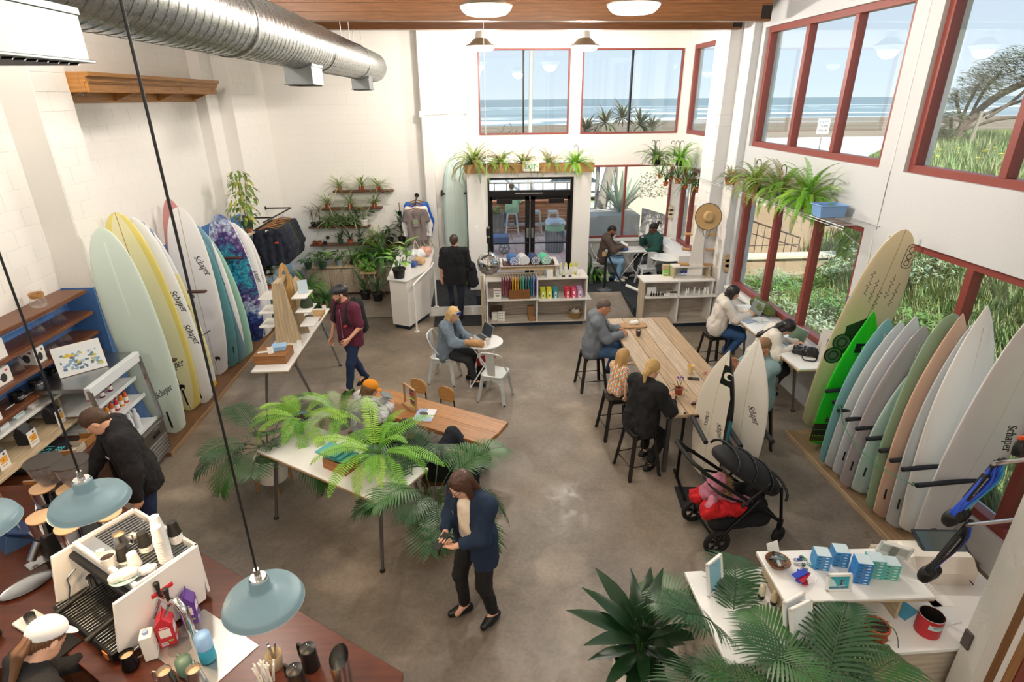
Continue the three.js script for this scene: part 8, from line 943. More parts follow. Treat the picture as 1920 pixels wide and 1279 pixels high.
{
const s=thing('stroller','black folding stroller with a half-open hood and spoked rear wheels','stroller',[2.62,0,-4.66],0.1),k=mat('#16181b',0.4,{metalness:0.5}),f=cloth('#15171b');
for(const z of[-0.25,0.25]){const w=part('wheel',T(new THREE.TorusGeometry(0.118,0.026,10,32),[-0.3,0.145,z]),C.blackRubber,s);part('spoke',[...Array(5)].flatMap((_,i)=>[-0.14,0.14].map((o)=>bar([-0.3,0.145,z],[-0.3+Math.sin(i*1.257+o)*0.1,0.145+Math.cos(i*1.257+o)*0.1,z],0.008))),k,w);part('hub',T(cy(0.03,0.03,0.05),[-0.3,0.145,z-0.025],[PI/2,0,0]),C.black,w);const fw=part('front_wheel',T(new THREE.TorusGeometry(0.062,0.032,10,24),[0.42,0.095,z*0.8],[0,0.4,0]),C.blackRubber,s);part('fork',bar([0.42,0.1,z*0.8],[0.4,0.3,z*0.85],0.03),k,fw);
part('frame_tube',[bar([-0.3,0.17,z],[0.1,0.62,z],0.018),bar([0.4,0.28,z*0.9],[-0.52,1.0,z],0.018),bar([0.4,0.28,z*0.9],[0.3,0.75,z],0.016)],k,s);}
part('handle',tube([[-0.5,0.98,-0.25],[-0.6,1.08,-0.24],[-0.64,1.1,-0.15],[-0.64,1.1,0.15],[-0.6,1.08,0.24],[-0.5,0.98,0.25]],0.02,50),C.blackRubber,s);part('axle',[bar([-0.3,0.145,-0.25],[-0.3,0.145,0.25],0.014),bar([0.35,0.32,-0.22],[0.35,0.32,0.22],0.014)],k,s);
part('basket',nets([cap([-0.25,0.3,-0.12],[0.25,0.28,-0.1],0.1),cap([-0.25,0.3,0.12],[0.25,0.28,0.1],0.1)],0.016,{k:0.08,fold:0.01}),f,s);part('seat',nets([cap([-0.3,0.5,-0.13],[0.2,0.46,-0.13],0.07),cap([-0.3,0.5,0.13],[0.2,0.46,0.13],0.07),cap([0.2,0.46,0],[0.32,0.68,0],0.08)],0.016,{k:0.06}),f,s);const h=[];for(let i=0;i<4;i++){const a=0.35+i*0.3;h.push(tube([...Array(9)].map((_,j)=>{const q=(j/8-0.5)*PI,u=-0.34+i*0.24,c=Math.cos(q)*0.16*Math.sqrt(1-u*u*3.4>0?1-u*u*3.4:0.1);return[0.06+u*0.81+c*0.58,0.8-u*0.58+c*0.81,Math.sin(q)*0.265];}),0.014,24,6));}part('hood_ribs',h,k,s);
part('hood',T(new THREE.SphereGeometry(1,30,16,0,PI*2,0,PI*0.62),[0.06,0.8,0],[0,0,-0.62],[0.46,0.15,0.26]),mat('#15171b',0.75,{side:THREE.DoubleSide,bumpMap:weaveT,bumpScale:0.001}),s);part('bumper_bar',tube([[-0.1,0.62,-0.25],[-0.3,0.7,-0.2],[-0.34,0.7,0],[-0.3,0.7,0.2],[-0.1,0.62,0.25]],0.014,30),k,s);part('harness',[bar([0,0.56,0.14],[0.1,0.86,0.2],0.012),bar([-0.1,0.56,0.25],[0.18,0.8,0.24],0.014)],C.black,s);
const b=thing('person','baby in a pink hooded coat under a red blanket in the stroller','person',[2.38,0.5,-4.6],0.1);part('body',[headGeo('#e6bda4','#5a4030',true).clone().scale(0.72,0.72,0.72).rotateX(-0.5).rotateY(1.4).translate(0.05,0.17,0),tint(nets([cap([0.05,0.02,0],[0.1,0.1,0],0.07)],0.012),()=>rgb('#e6bda4'))],skinM,b);part('coat',nets([cap([-0.08,0.05,-0.06],[0.1,0.06,0.06],0.09),cap([-0.02,0.17,-0.02],[0.0,0.22,0],0.1),cap([0.1,0.06,0.1],[0.28,0.05,0.12],0.05),cap([-0.1,0.08,0.1],[-0.16,0.05,0.14],0.045)],0.011,{k:0.04,fold:0.022,subs:[ell([0.09,0.18,0.02],[0.07,0.08,0.07])]}),cloth('#b9788c'),b);part('fur_trim',scatterLeaves(900,(r)=>{const a=r()*6.28;return{p:[0.05+(r()-0.5)*0.03,0.19+Math.sin(a)*0.085,0.02+Math.cos(a)*0.1],r:[r()*6,r()*6,r()*6]};},0.065,0.006,3),leafm('#a98a5e',0.9),b);
part('blanket',nets([cap([-0.14,0.0,-0.1],[0.12,0.0,-0.08],0.09),cap([-0.14,0.0,0.13],[0.14,0.0,0.13],0.09)],0.013,{k:0.06,fold:0.035}),cloth('#c0161e'),b);
}
{
const wl=(y,l,lip)=>{const t=thing('walnut_shelf',l,'shelf',[0,0,0]);part('shelf_board',T(ext([[-5.04,3.4],[-4.74,3.4],[-4.72,4.4],[-4.69,4.9],[-4.73,5.6],[-4.7,6.2],[-4.72,6.95],[-5.04,6.95]],0.035,0.004),[0,y-0.035,0],[-PI/2,0,0]),wood('#7a4a2c',0.4),t);return t;};
const Y4=[2.2,1.93,1.67,1.4];['topmost live-edge walnut shelf on the blue wall','second walnut shelf, with the kettle box and glass servers','third walnut shelf, with white boxes and glass jugs','lowest walnut shelf, with coffee bags and black mugs'].forEach((l,i)=>wl(Y4[i],l));
const flask=(l,p,s=1,col)=>{const t=thing('glass_server',l,'jug',p);part('jug',T(lathe([[0.001,0.004],[0.06,0.004],[0.066,0.02],[0.06,0.06],[0.034,0.1],[0.03,0.11],[0.05,0.16],[0.047,0.16],[0.028,0.112],[0.055,0.06],[0.06,0.02],[0.001,0.008]],24),[0,0,0],[0,0,0],s),glassM,t);if(col)part('collar',T(lathe([[0.045,0.08],[0.042,0.1],[0.05,0.125],[0.055,0.12],[0.05,0.085]],20),[0,0,0],[0,0,0],s),wood('#c99558'),t);else part('handle',T(tube([[0.05,0.05,0],[0.1,0.06,0],[0.1,0.12,0],[0.045,0.14,0]],0.006,20),[0,0,0],[0,0.5,0],s),glassM,t);return t;};
flask('hourglass coffee maker with a wooden collar on the topmost walnut shelf',[-4.85,2.2,-6.35],1.3,1);[[1.93,-6.55],[1.93,-6.2],[1.67,-6.55],[1.67,-6.3],[1.67,-5.75]].forEach(([y,z],i)=>flask(['right glass server on the second walnut shelf','left glass server on the second walnut shelf','right glass server on the third walnut shelf','second glass server from the right on the third walnut shelf','squat glass server between the white boxes on the third walnut shelf'][i],[-4.84,y,z],1.05));
const bxp=(l,p,w,h,d,c,draw)=>{const g=thing('product_box',l,'box',p);part('carton',bb(d,h,w),mat('#eceae6',0.5),g);const tx=printed(print(96,96,draw||((x)=>{x.fillStyle='#2a2a2c';x.beginPath();x.ellipse(46,56,20,26,0,0,7);x.fill();x.lineWidth=5;x.strokeStyle='#2a2a2c';x.beginPath();x.moveTo(28,60);x.lineTo(8,30);x.stroke();x.fillStyle=c;x.fillRect(66,14,16,12);}),'#eceae6'));part('front_print',T(quad(w*0.98,h*0.98),[d/2+0.001,h/2,0],[0,PI/2,0]),tx,g);part('side_print',quad(d*0.98,h*0.98,[0,h/2,w/2+0.001]),tx,g);return g;};
bxp('large white kettle box on the second walnut shelf',[-4.86,1.93,-5.45],0.34,0.2,0.2,'#d0486a');bxp('white box with dark coffee photos on the third walnut shelf',[-4.86,1.67,-6.02],0.16,0.18,0.18,'#6a4a30');bxp('white box with a line drawing in the middle of the third walnut shelf',[-4.86,1.67,-5.5],0.2,0.17,0.16,'#d0486a');bxp('white dripper box at the left of the third walnut shelf',[-4.86,1.67,-4.98],0.2,0.19,0.18,'#a84a5a');flask('glass dripper on the third walnut shelf',[-4.84,1.67,-5.22],1.1);flask('clear glass jar at the left end of the second walnut shelf',[-4.84,1.93,-4.95],1.2);
const mugM=printed(print(128,48,(x)=>{text(x,'TRAVELER',64,16,22,'#d8dade');text(x,'SURF CLUB',64,36,16,'#d8dade');},'#17181b'),0.3);for(let i=0;i<4;i++){const t=thing('black_mug',['leftmost','second','third','rightmost'][i]+' black mug with white lettering on the lowest walnut shelf','mug',[-4.84,1.4,-5.62-i*0.29]);part('mug',lathe([[0.001,0.004],[0.055,0.002],[0.066,0.02],[0.066,0.1],[0.061,0.1],[0.06,0.02],[0.001,0.012]],26),mat('#17181b',0.2),t);part('handle',T(tube([[0,0.08,0.06],[0,0.085,0.1],[0,0.03,0.1],[0,0.025,0.06]],0.008,16),[0,0,0],[0,PI,0]),mat('#17181b',0.2),t);part('lettering',T(ku(new THREE.CylinderGeometry(0.0668,0.0668,0.045,20,1,true,0.6,2.0)),[0,0.055,0]),mugM,t);}
const bagM=printed(print(96,128,(x)=>{x.fillStyle='#e8a63c';x.fillRect(12,36,72,50);x.fillStyle='#e9e8e6';x.fillRect(12,60,14,14);x.fillStyle='#3a3f58';x.beginPath();x.arc(66,20,10,0,7);x.fill();x.fillStyle='#6a3a2a';x.beginPath();x.arc(46,60,5,0,7);x.fill();x.fillRect(20,100,50,4);},'#e9e8e6'));
const bag=(l,p,ry=PI/2)=>{const t=thing('coffee_bag',l,'coffee bag',p,ry);part('bag',ext([[-0.05,0],[0.05,0],[0.055,0.12],[0.03,0.17],[0.0,0.2],[-0.03,0.17],[-0.055,0.12]],0.12,0.006,0,0,-0.06,[0,PI/2,0]),mat('#26262a',0.5),t);part('front_label',quad(0.125,0.17,[0,0.088,0.064]),bagM,t);return t;};
[['front left coffee bag on the lowest walnut shelf',[-4.8,1.4,-5.2]],['coffee bag behind the front one on the lowest walnut shelf',[-4.92,1.4,-5.28]],['second coffee bag from the left on the lowest walnut shelf',[-4.8,1.4,-5.02]],['coffee bag at the back of the second on the lowest walnut shelf',[-4.93,1.4,-5.06]],['third coffee bag, nearest the edge of the photo on the lowest walnut shelf',[-4.8,1.4,-4.84]],['far coffee bag on the plywood tier',[-4.62,1.06,-5.72]],['middle coffee bag on the plywood tier',[-4.62,1.06,-5.3]],['near coffee bag on the plywood tier, behind the lamp',[-4.62,1.06,-4.9]]].forEach(([l,p])=>bag(l,p));
const k=thing('product_riser','two-tier white and plywood riser on the dark left counter','shelf',[0,0,0]);part('upper_board',span([-5.03,1.24,-6.05],[-4.72,1.27,-4.0],0.004),C.whiteLam,k);part('lower_board',span([-5.03,1.035,-6.0],[-4.46,1.06,-4.4],0.004),C.ply,k);for(const z of[-5.98,-5.2,-4.42])part('upright',span([-5.0,0.9,z-0.015],[-4.5,1.035,z+0.015]),C.ply,k);part('upright',[span([-5.0,1.06,-6.03],[-4.74,1.24,-6.0])],C.ply,k);
for(let i=0;i<3;i++)one('print_card',['left','middle','right'][i]+' pale blue print card propped on the upper riser board','card',[bb(0.012,0.12,0.15,0,0.02,0,0.001,[0,0,0.35]),bb(0.06,0.03,0.12,0.01,0,0)],mat(['#dce8ee','#cfe4ea','#e6e3e2'][i],0.5),[-4.82,1.272,-5.3-i*0.22]);
const ct=thing('left_counter','dark wooden counter below the walnut shelves','counter',[0,0,0]);part('carcass',span([-5.03,0,-5.7],[-4.2,0.86,-4.2]),wood('#4a2c1e',0.5),ct);part('counter_top',span([-5.03,0.86,-5.72],[-4.15,0.9,-4.6],0.006),wood('#5a3220',0.35),ct);
const ts=thing('folded_tee','folded black tee shirt with turquoise bubble lettering on the dark counter','shirt',[-4.55,0.9,-5.3]);part('cloth',bb(0.44,0.05,0.6,0,0,0,0.02),cloth('#131418'),ts);part('lettering',T(quad(0.4,0.5),[0,0.0515,0],[-PI/2,0,0]).rotateY(PI/2).scale(0.85,1,1.05),printed(print(256,200,(x)=>{text(x,'SURF',128,50,66,'#4fc6d2');text(x,'TOAST',128,106,66,'#4fc6d2');text(x,'COFFEE',128,164,44,'#4fc6d2');},'#131418'),0.9),ts);
for(let i=0;i<6;i++)one('tea_box',['nearest','second','third','fourth','fifth','farthest'][i]+' small compartment of snack samples along the counter front','tray',[bb(0.16,0.01,0.16),bb(0.16,0.08,0.01,0,0,0.08),bb(0.16,0.08,0.01,0,0,-0.08),bb(0.01,0.08,0.16,0.08),bb(0.1,0.03,0.09,0,0.01)],wood(['#c58a4f','#d8ccb8','#b9834a'][i%3]),[-4.28,0.9,-4.7-i*0.17]);
}
{
const t=thing('drinks_cooler','stainless open-front drinks cooler below the framed picture','refrigerator',[0,0,0]),st=metal('#a9abad',0.3),z0=-6.76,z1=-5.76;part('base',span([-4.95,0.02,z0],[-4.12,0.5,z1],0.01),mat('#77736d',0.35,{metalness:0.8}),t);part('back_panel',span([-4.98,0.5,z0],[-4.93,1.44,z1]),st,t);part('roof',span([-4.98,1.4,z0],[-4.25,1.45,z1],0.006),st,t);part('header',span([-4.26,1.33,z0],[-4.19,1.45,z1],0.006),mat('#dfe6ea',0.3),t);for(const z of[z0,z1-0.02]){part('side_pane',span([-4.93,0.5,z+0.004],[-4.2,1.4,z+0.012],0),glassM,t);part('side_post',sqbar([-4.13,0.5,z+0.01],[-4.21,1.42,z+0.01],0.035),st,t);}for(const y of[0.52,0.86,1.1])part('shelf',[span([-4.92,y,z0+0.03],[-4.3+(1.1-y)*0.2,y+0.012,z1-0.03]),span([-4.31+(1.1-y)*0.2,y-0.015,z0+0.03],[-4.29+(1.1-y)*0.2,y+0.03,z1-0.03])],mat('#dfe4e6',0.4),t);for(let i=0;i<6;i++)part('vent_slat',span([-4.125,0.06+i*0.045,-6.72],[-4.105,0.08+i*0.045,-6.3]),C.steel,t);part('controller',span([-4.125,0.37,-6.6],[-4.11,0.42,-6.45]),C.black,t);part('maker_badge',span([-4.125,0.44,-6.62],[-4.11,0.47,-6.5]),C.steelDull,t);
const bot=(l,p,c,cap_,h=0.17,r=0.027)=>{const g=thing('drink_bottle',l,'bottle',p);part('bottle',lathe([[0.001,0],[r,0],[r,h*0.62],[r*0.5,h*0.82],[r*0.5,h*0.88]],14),mat(c,0.25),g);part('cap',cy(r*0.55,r*0.55,h*0.12,0,h*0.88,0,12),mat(cap_,0.4),g);if(h<0.2)part('label',bar([0,h*0.15,0],[0,h*0.45,0],r+0.0006,r+0.0006,14),mat('#efece6',0.5),g);};const nth=['first','second','third','fourth','fifth','sixth','seventh','eighth'];
for(let i=0;i<6;i++)bot(nth[i]+' magenta bottle from the left on the top cooler shelf',[-4.4-(i%2)*0.1,1.113,-6.05-i*0.08],['#7a1f4a','#b0447f'][i%2],'#3a1a30',0.15);for(let i=0;i<8;i++)bot(nth[i]+' orange juice bottle with a dark red cap from the left in the cooler',[-4.36,0.873,-5.86-i*0.095],['#e08a2a','#d0603a','#c23a44'][i%3],'#6a1420',0.17);for(let i=0;i<8;i++)bot(nth[i]+' white milk bottle from the left on the lowest cooler shelf',[-4.28-(i%2)*0.09,0.533,-6.1-(i>>1)*0.13-(i%2)*0.03],'#e9edf0','#f4f6f7',0.26,0.036);
const f=thing('framed_picture','white framed pale drawing of a beach town standing on the cooler','picture',[-4.5,1.452,-6.2],0.75);part('frame',T(bb(0.46,0.34,0.025),[0,0,0],[-0.25,0,0]),C.white,f);part('drawing',T(quad(0.4,0.28,[0,0.17,0.014]),[0,0,0],[-0.25,0,0]),printed(print(200,140,(x)=>{const r=rng(3);for(let i=0;i<70;i++){x.fillStyle=['#7fa3c0','#6a879c','#c9b94a','#5a6c84','#a9bfcc'][r()*5|0];x.fillRect(r()*180,30+r()*90,6+r()*18,4+r()*14);}x.fillStyle='#e0b93a';x.fillRect(40,40,44,12);},'#e4e9ec')),f);
}
{
const P=[[-0.53,2.48],[-3.25,4.32],[-4.12,4.62],[-5.03,4.62],[-5.03,2.25],[-3.2,2.25],[-2.95,2.95],[-1.35,1.88],[-0.53,1.88]].map((p)=>[p[0],p[1]]),t=thing('coffee_bar','dark red-brown wooden coffee bar with an angled outer edge','counter',[0,0,0]);part('counter_top',T(ext(P,0.05,0.004),[0,1.0,0],[-PI/2,0,0]),mat('#5f3020',0.28,{map:woodT,bumpMap:woodB,bumpScale:0.0004}),t);part('body',T(ext(P.map(([x,z],i)=>[x+(i===0||i>6?-0.05:0),z+(i<3?-0.07:0.05)]),0.98,0),[0,0.02,0],[-PI/2,0,0]),wood('#6a4029',0.5),t);
const B=(x,z)=>[-2.44+x*0.83+z*0.56,1.054,-3.14+x*0.56-z*0.83].map((v,i)=>v),ry=-0.594,y0=1.054;
const m=thing('espresso_machine','white-sided chrome espresso machine topped with cups','coffee machine',[-2.44,y0,-3.14],ry),st=metal('#c2c4c6',0.2),W=mat('#e9e9e8',0.3);for(const s of[-1,1])part('side_panel',ext([[-0.3,0.1],[-0.24,0.44],[0.3,0.46],[0.3,0.3],[0.26,0.02],[-0.1,0.02]],0.015,0.004,s*0.385-0.008,0,0,[0,PI/2,0]),W,m);
part('body',bx(0.75,0.28,0.34,0,0.29,-0.12,0.01),st,m);part('back_panel',bx(0.76,0.4,0.02,0,0.24,-0.3,0.004),W,m);part('front_fascia',bx(0.74,0.13,0.1,0,0.36,0.1,0.02,[0.35,0,0]),C.black,m);part('front_trim',bx(0.74,0.012,0.14,0,0.435,0.06),C.steel,m);part('cup_rail',[bx(0.77,0.03,0.02,0,0.45,-0.3),bx(0.02,0.03,0.42,0.375,0.45,-0.1),bx(0.02,0.03,0.42,-0.375,0.45,-0.1),bx(0.74,0.03,0.03,0,0.455,0.1)],W,m);for(let i=0;i<24;i++)part('tray_slat',bx(0.012,0.008,0.36,-0.35+i*0.0305,0.436,-0.1,0.001),C.steelDull,m);part('drip_tray',bx(0.74,0.07,0.34,0,0.06,0.17,0.008),C.black,m);for(let i=0;i<26;i++)part('grate_bar',bx(0.006,0.006,0.31,-0.35+i*0.028,0.1,0.17,0.001),C.chrome,m);for(const x of[-0.2,0.2]){const g=part('group_head',[cy(0.04,0.034,0.07,x,0.2,0.13)],C.chrome,m);part('portafilter',[bar([x,0.2,0.15],[x,0.18,0.24],0.012),bar([x,0.185,0.22],[x-0.01,0.15,0.38],0.016,0.02)],C.black,g);}for(const s of[-0.33,0.33])part('steam_wand',tube([[s,0.3,0.16],[s,0.26,0.22],[s-0.02,0.18,0.22],[s-0.01,0.1,0.25]],0.006,20),C.chrome,m);for(const x of[-0.3,0.3])part('foot',cy(0.025,0.025,0.03,x,0,0),C.black,m);part('order_chip',bx(0.06,0.05,0.006,0.3,0.06,0.345),mat('#d8884a',0.4),m);
const M=(x,y,z)=>V3(x,y,z).applyAxisAngle(V3(0,1,0),ry).add(V3(-2.44,y0,-3.14)).toArray(),top=0.442;
const th=thing('probe_thermometer','red folding probe thermometer stuck on the white side of the espresso machine','thermometer',M(0.4,0.32,-0.02),ry);part('case',bx(0.016,0.03,0.14,0,0,0,0.007),mat('#cf2430',0.35),th);part('display',bx(0.003,0.016,0.024,0.008,0,0.02,0),mat('#3c4a40',0.3),th);
const pat=print(128,64,(x)=>{for(let i=0;i<10;i++)for(let j=0;j<5;j++){x.fillStyle='#e3ded4';x.fillRect(4+i*13,5+j*12,7,3);x.fillRect(6+i*13,3+j*12,3,7);}},'#26241f'),patM=printed(pat,0.5);const stack=(l,p,n,kind)=>{const g=thing('cup_stack',l,'cups',p),step=0.022;for(let i=0;i<n;i++)part('cup',lathe([[0.042,0.0],[0.044,0.004],[0.041,0.006],[0.029,0.095],[0.03,0.1],[0.027,0.1],[0.001,0.095]],20).translate(0,i*step,0),i===n-1&&kind?patM:C.white,g);return g;};
[['taller of the two white paper cup stacks on the espresso machine',[0.31,top,-0.13],9],['white paper cup stack left of the tallest on the espresso machine',[0.2,top,-0.18],9],['black patterned cup stack at the back of the espresso machine',[0.04,top,-0.24],3,1],['black patterned cup stack in the middle of the espresso machine',[0.1,top,-0.12],3,1],['black patterned cup stack nearest the front of the espresso machine',[0.08,top,0.01],2,1],['black patterned cup stack behind the white stacks',[0.2,top,-0.27],4,1],['single upturned white cup on the espresso machine',[0.18,top,0.0],1]].forEach(([l,[x,y,z],n,k2])=>stack(l,M(x,y,z),n,k2));
[['upturned glass nearest the back rail of the espresso machine',[-0.03,top,-0.26]],['upturned glass left of the patterned cups on the espresso machine',[-0.1,top,-0.22]]].forEach(([l,p])=>one('tumbler',l,'glass',lathe([[0.036,0],[0.038,0.003],[0.03,0.09],[0.001,0.095],[0.001,0.085],[0.026,0.083],[0.034,0]],20),glassM,M(...p)));
cup('white cup full of black coffee on the espresso machine',M(0.06,top,0.09),'#f0eeea',0.046,0.1,'coffee_cup','cup','#2a160c');[['steel milk pitcher with milk stains on the espresso machine',[-0.06,top,-0.05]],['dark steel pitcher by the bar tap',null],['steel pitcher at the bottom edge by the rinse grid',null],['small steel jug left of the pitcher by the rinse grid',null]].forEach(([l,p],i)=>{const q=p?M(...p):[[0,0,0],[-2.22,y0,-2.64],[-1.76,y0+0.006,-2.5],[-1.93,y0+0.006,-2.5]][i],t2=thing('milk_pitcher',l,'pitcher',q,i);part('pitcher',lathe([[0.001,0.003],[0.045,0.003],[0.05,0.02],[0.036,0.1],[0.042,0.12],[0.039,0.12],[0.033,0.1],[0.046,0.02],[0.001,0.008]],26),i===1?mat('#2a2d33',0.25,{metalness:0.8}):C.steel,t2);part('handle',tube([[0.04,0.1,0],[0.08,0.1,0],[0.075,0.03,0],[0.045,0.03,0]],0.005,20),C.steel,t2);part('milk',cy(0.035,0.035,0.002,0,0.095),mat('#d9b994',0.3),t2);});
const nap=(l,p,c,s=1)=>one('cloth',l,'cloth',nets([cap([-0.05*s,0.02,0],[0.05*s,0.025,0.02],0.035*s)],0.008,{fold:0.02,cuts:[[0,-1,0,0]]}),cloth(c),p,0.6);const dish=one('saucer','teal plate with a stained cloth on the espresso machine corner','plate',lathe([[0.001,0.003],[0.06,0.003],[0.09,0.018],[0.086,0.02],[0.06,0.008],[0.001,0.008]],30),mat('#9fc0bc',0.3),M(0.26,top+0.018,0.1));nap('white and rust stained cloth on the teal plate',M(0.26,top+0.028,0.1),'#dcd6d4');nap('crumpled white napkin beside the cup stacks',M(0.3,top,0.0),'#e6e6ec',0.9);nap('white napkin behind the steel pitcher on the espresso machine',M(-0.1,top,-0.12),'#ebe6e0',0.7);nap('folded bar towel with an orange mark below the machine drip tray',[-2.3,y0,-2.78],'#c9c2bd',1.2);const wk=one('timer','small white kitchen timer on the front trim of the espresso machine','timer',bb(0.05,0.07,0.03,0,0,0,0.008),C.white,M(-0.05,top+0.02,0.08),0.4);
const carton=(l,p,r2,c,c2,tx)=>{const g=thing('milk_carton',l,'carton',p,r2);part('carton',[bb(0.095,0.18,0.095),ext([[-0.0475,0],[0.0475,0],[0,0.06]],0.095,0,0,0.18,-0.0475),bb(0.004,0.02,0.095,0,0.235)],mat(c,0.45),g);const pm=printed(print(96,180,(x)=>{x.fillStyle=c2;x.fillRect(14,30,68,70);text(x,tx,48,16,20,'#f4f2f4');x.fillStyle='#fff';x.fillRect(10,140,40,30);x.fillStyle='#222';for(let i=0;i<8;i++)x.fillRect(13+i*4.4,143,2,24);x.fillStyle='#8fc04a';x.fillRect(56,130,30,14);},c));for(const s of[0,1])part('panel_print',T(quad(0.09,0.17,[0,0.09,0.0485]),[0,0,0],[0,s*PI/2,0]),pm,g);};carton('purple milk carton beside the espresso machine',[-2.0,y0,-2.98],0.3,'#5b3590','#e4deea','MILK');carton('red and white milk carton behind the tap',[-2.07,y0,-2.82],0.35,'#c22a3a','#efe9e6','MILK');{const g=thing('milk_jug','tall white carton with a blue sketch and a screw cap by the tap','carton',[-2.13,y0,-2.72],0.35);part('carton',bb(0.07,0.19,0.09,0,0,0,0.006),C.white,g);part('cap',cy(0.017,0.017,0.02,0,0.19),mat('#9fb6e0',0.4),g);part('front_print',T(quad(0.085,0.17),[0.0355,0.095,0],[0,PI/2,0]),printed(print(64,128,(x)=>{x.strokeStyle='#8f93b8';x.lineWidth=2;x.beginPath();x.arc(32,50,16,0,5);x.stroke();text(x,'LE',34,100,22,'#4a3fa8');},'#edecea')),g);}
const tp=thing('beer_tap','chrome arched draft tap with two black handles','tap',[-1.93,y0,-2.8],ry);part('column',tube([[0.05,0.0,0],[0.05,0.24,0],[0.03,0.31,0],[-0.04,0.34,0],[-0.1,0.3,0],[-0.22,0.28,0]],0.024,50,12),C.chrome,tp);for(const x of[-0.1,-0.2]){part('spout',bar([x,0.28,0.02],[x-0.01,0.17,0.08],0.012,0.008),C.chrome,tp);part('tap_handle',lathe([[0.001,0],[0.009,0.0],[0.012,0.06],[0.018,0.1],[0.016,0.115],[0.001,0.118]],14).translate(x,0.3,0.01),C.black,tp);}
const sp=thing('drip_plate','brushed steel drip plate with a round rinse grid on the bar','plate',[-1.82,y0,-2.74],ry);part('plate',bb(0.58,0.006,0.38,0,0,0,0.002),metal('#b9b9b8',0.35),sp);part('grid',[T(cy(0.075,0.075,0.003),[-0.14,0.006,0.07]),...[...Array(20)].map((_,i)=>cy(0.005,0.005,0.002,-0.14+Math.cos(i*0.628)*(i>9?0.06:0.035),0.008,0.07+Math.sin(i*0.628)*(i>9?0.06:0.035),6))],C.steelDull,sp);const mug=(l,p,c,lid)=>{const g=thing('enamel_mug',l,'mug',p,2.4);part('mug',lathe([[0.001,0],[0.046,0],[0.048,0.006],[0.046,0.1],[0.001,0.102]],26),mat(c,0.4),g);part('handle',tube([[0.045,0.08,0],[0.08,0.08,0],[0.08,0.03,0],[0.045,0.025,0]],0.007,20),mat(c,0.4),g);};mug('turquoise mug at the bottom of the stacked pair on the drip plate',[-1.76,y0+0.008,-2.66],'#2f8fae');mug('light blue mug upturned on the turquoise one',[-1.76,y0+0.111,-2.66],'#8fb8e6');mug('grey green mug on the rinse grid',[-1.86,y0+0.009,-2.58],'#6f8a78');
const gr=(l,p,hop,s=1)=>{const g=thing('coffee_grinder',l,'grinder',p,ry);part('body',bb(0.17*s,0.34,0.24*s,0,0,0,0.02),C.black,g);part('chamber',cy(0.075,0.085,0.14,0,0.3,0.06),C.chrome,g);part('dial',lathe([[0.07,0.44],[0.086,0.445],[0.086,0.46],[0.001,0.462]],28).translate(0,0,0.06),mat('#d9b48c',0.4),g);part('spout',[bar([0,0.28,0.12],[0,0.16,0.2],0.03),bb(0.1,0.02,0.14,0,0.1,0.17)],C.steel,g);if(hop){part('hopper',lathe([[0.06,0.46],[0.1,0.56],[0.12,0.66],[0.117,0.66],[0.055,0.46]],28),mat('#e6e6ea',0.05,{transmission:0.9,thickness:0}),g);part('lid',lathe([[0.125,0.66],[0.128,0.67],[0.001,0.676]],32),mat('#2f2823',0.5),g);part('beans',lathe([[0.05,0.47],[0.095,0.58],[0.001,0.58]],20),mat('#3a2418',0.8),g);}};gr('coffee grinder with a steel chamber and tan dial nearest the tray',[-3.2,y0,-3.62]);gr('grinder with a large clear hopper and dark lid left of the lamp',[-3.42,y0,-3.98],1);gr('second hopper grinder hidden behind the hanging lamp',[-3.2,y0,-3.95],1);gr('squat steel grinder with a display beside the espresso machine',[-2.93,y0,-3.5]);gr('silver grinder behind the lamp at the end of the machine',[-2.72,y0,-3.62],0,1.1);
one('knock_tray','oval steel tray under the first grinder','tray',T(lathe([[0.001,0.006],[0.11,0.006],[0.125,0.02],[0.12,0.022],[0.105,0.01],[0.001,0.01]],36),[0,0,0],[0,0.6,0],[1.35,1,0.75]),C.steel,[-3.32,y0,-3.36],0.3);const sc=thing('scale','white coffee scale carrying a small steel cup','scale',[-3.06,y0,-3.02],-0.5);part('scale',bb(0.22,0.025,0.14,0,0,0,0.01),C.white,sc);one('dosing_cup','small steel dosing cup on the white scale','cup',lathe([[0.03,0],[0.032,0.06],[0.028,0.06],[0.027,0.005]],20),C.steelDull,[-3.06,y0+0.026,-3.02]);one('tamp_mat','black rubber tamping mat on the bar','mat',bb(0.2,0.012,0.15,0,0,0,0.004),C.blackRubber,[-2.76,y0,-2.84],-0.5);const tm=thing('tamper','chrome and black tamper on the rubber mat','tamper',[-2.78,y0+0.013,-2.86]);part('base',cy(0.029,0.029,0.02),C.chrome,tm);part('handle',lathe([[0.008,0.02],[0.012,0.05],[0.018,0.08],[0.001,0.09]],16),C.black,tm);
one('screen','black till screen at the left edge of the bar','screen',bb(0.22,0.07,0.2,0,0,0,0.02),C.black,[-3.3,y0,-2.85]);const ip=thing('order_tablet','blue tablet stand showing a white order form on the bar','tablet',[-3.74,y0,-3.85],0.9);part('stand',ext([[-0.1,0],[0.1,0],[-0.06,0.14]],0.2,0.006,0,0,-0.1),mat('#3b5a86',0.4),ip);part('tablet',T(bx(0.015,0.2,0.28),[0.03,0.12,0],[0,0,0.9]),mat('#2f4a7a',0.3),ip);part('screen',T(quad(0.14,0.13),[0.042,0.126,0],[0,PI/2,0]),printed(print(64,64,(x)=>{x.fillStyle='#3f7fe0';x.fillRect(8,44,48,10);},'#cfe0e6')),ip);
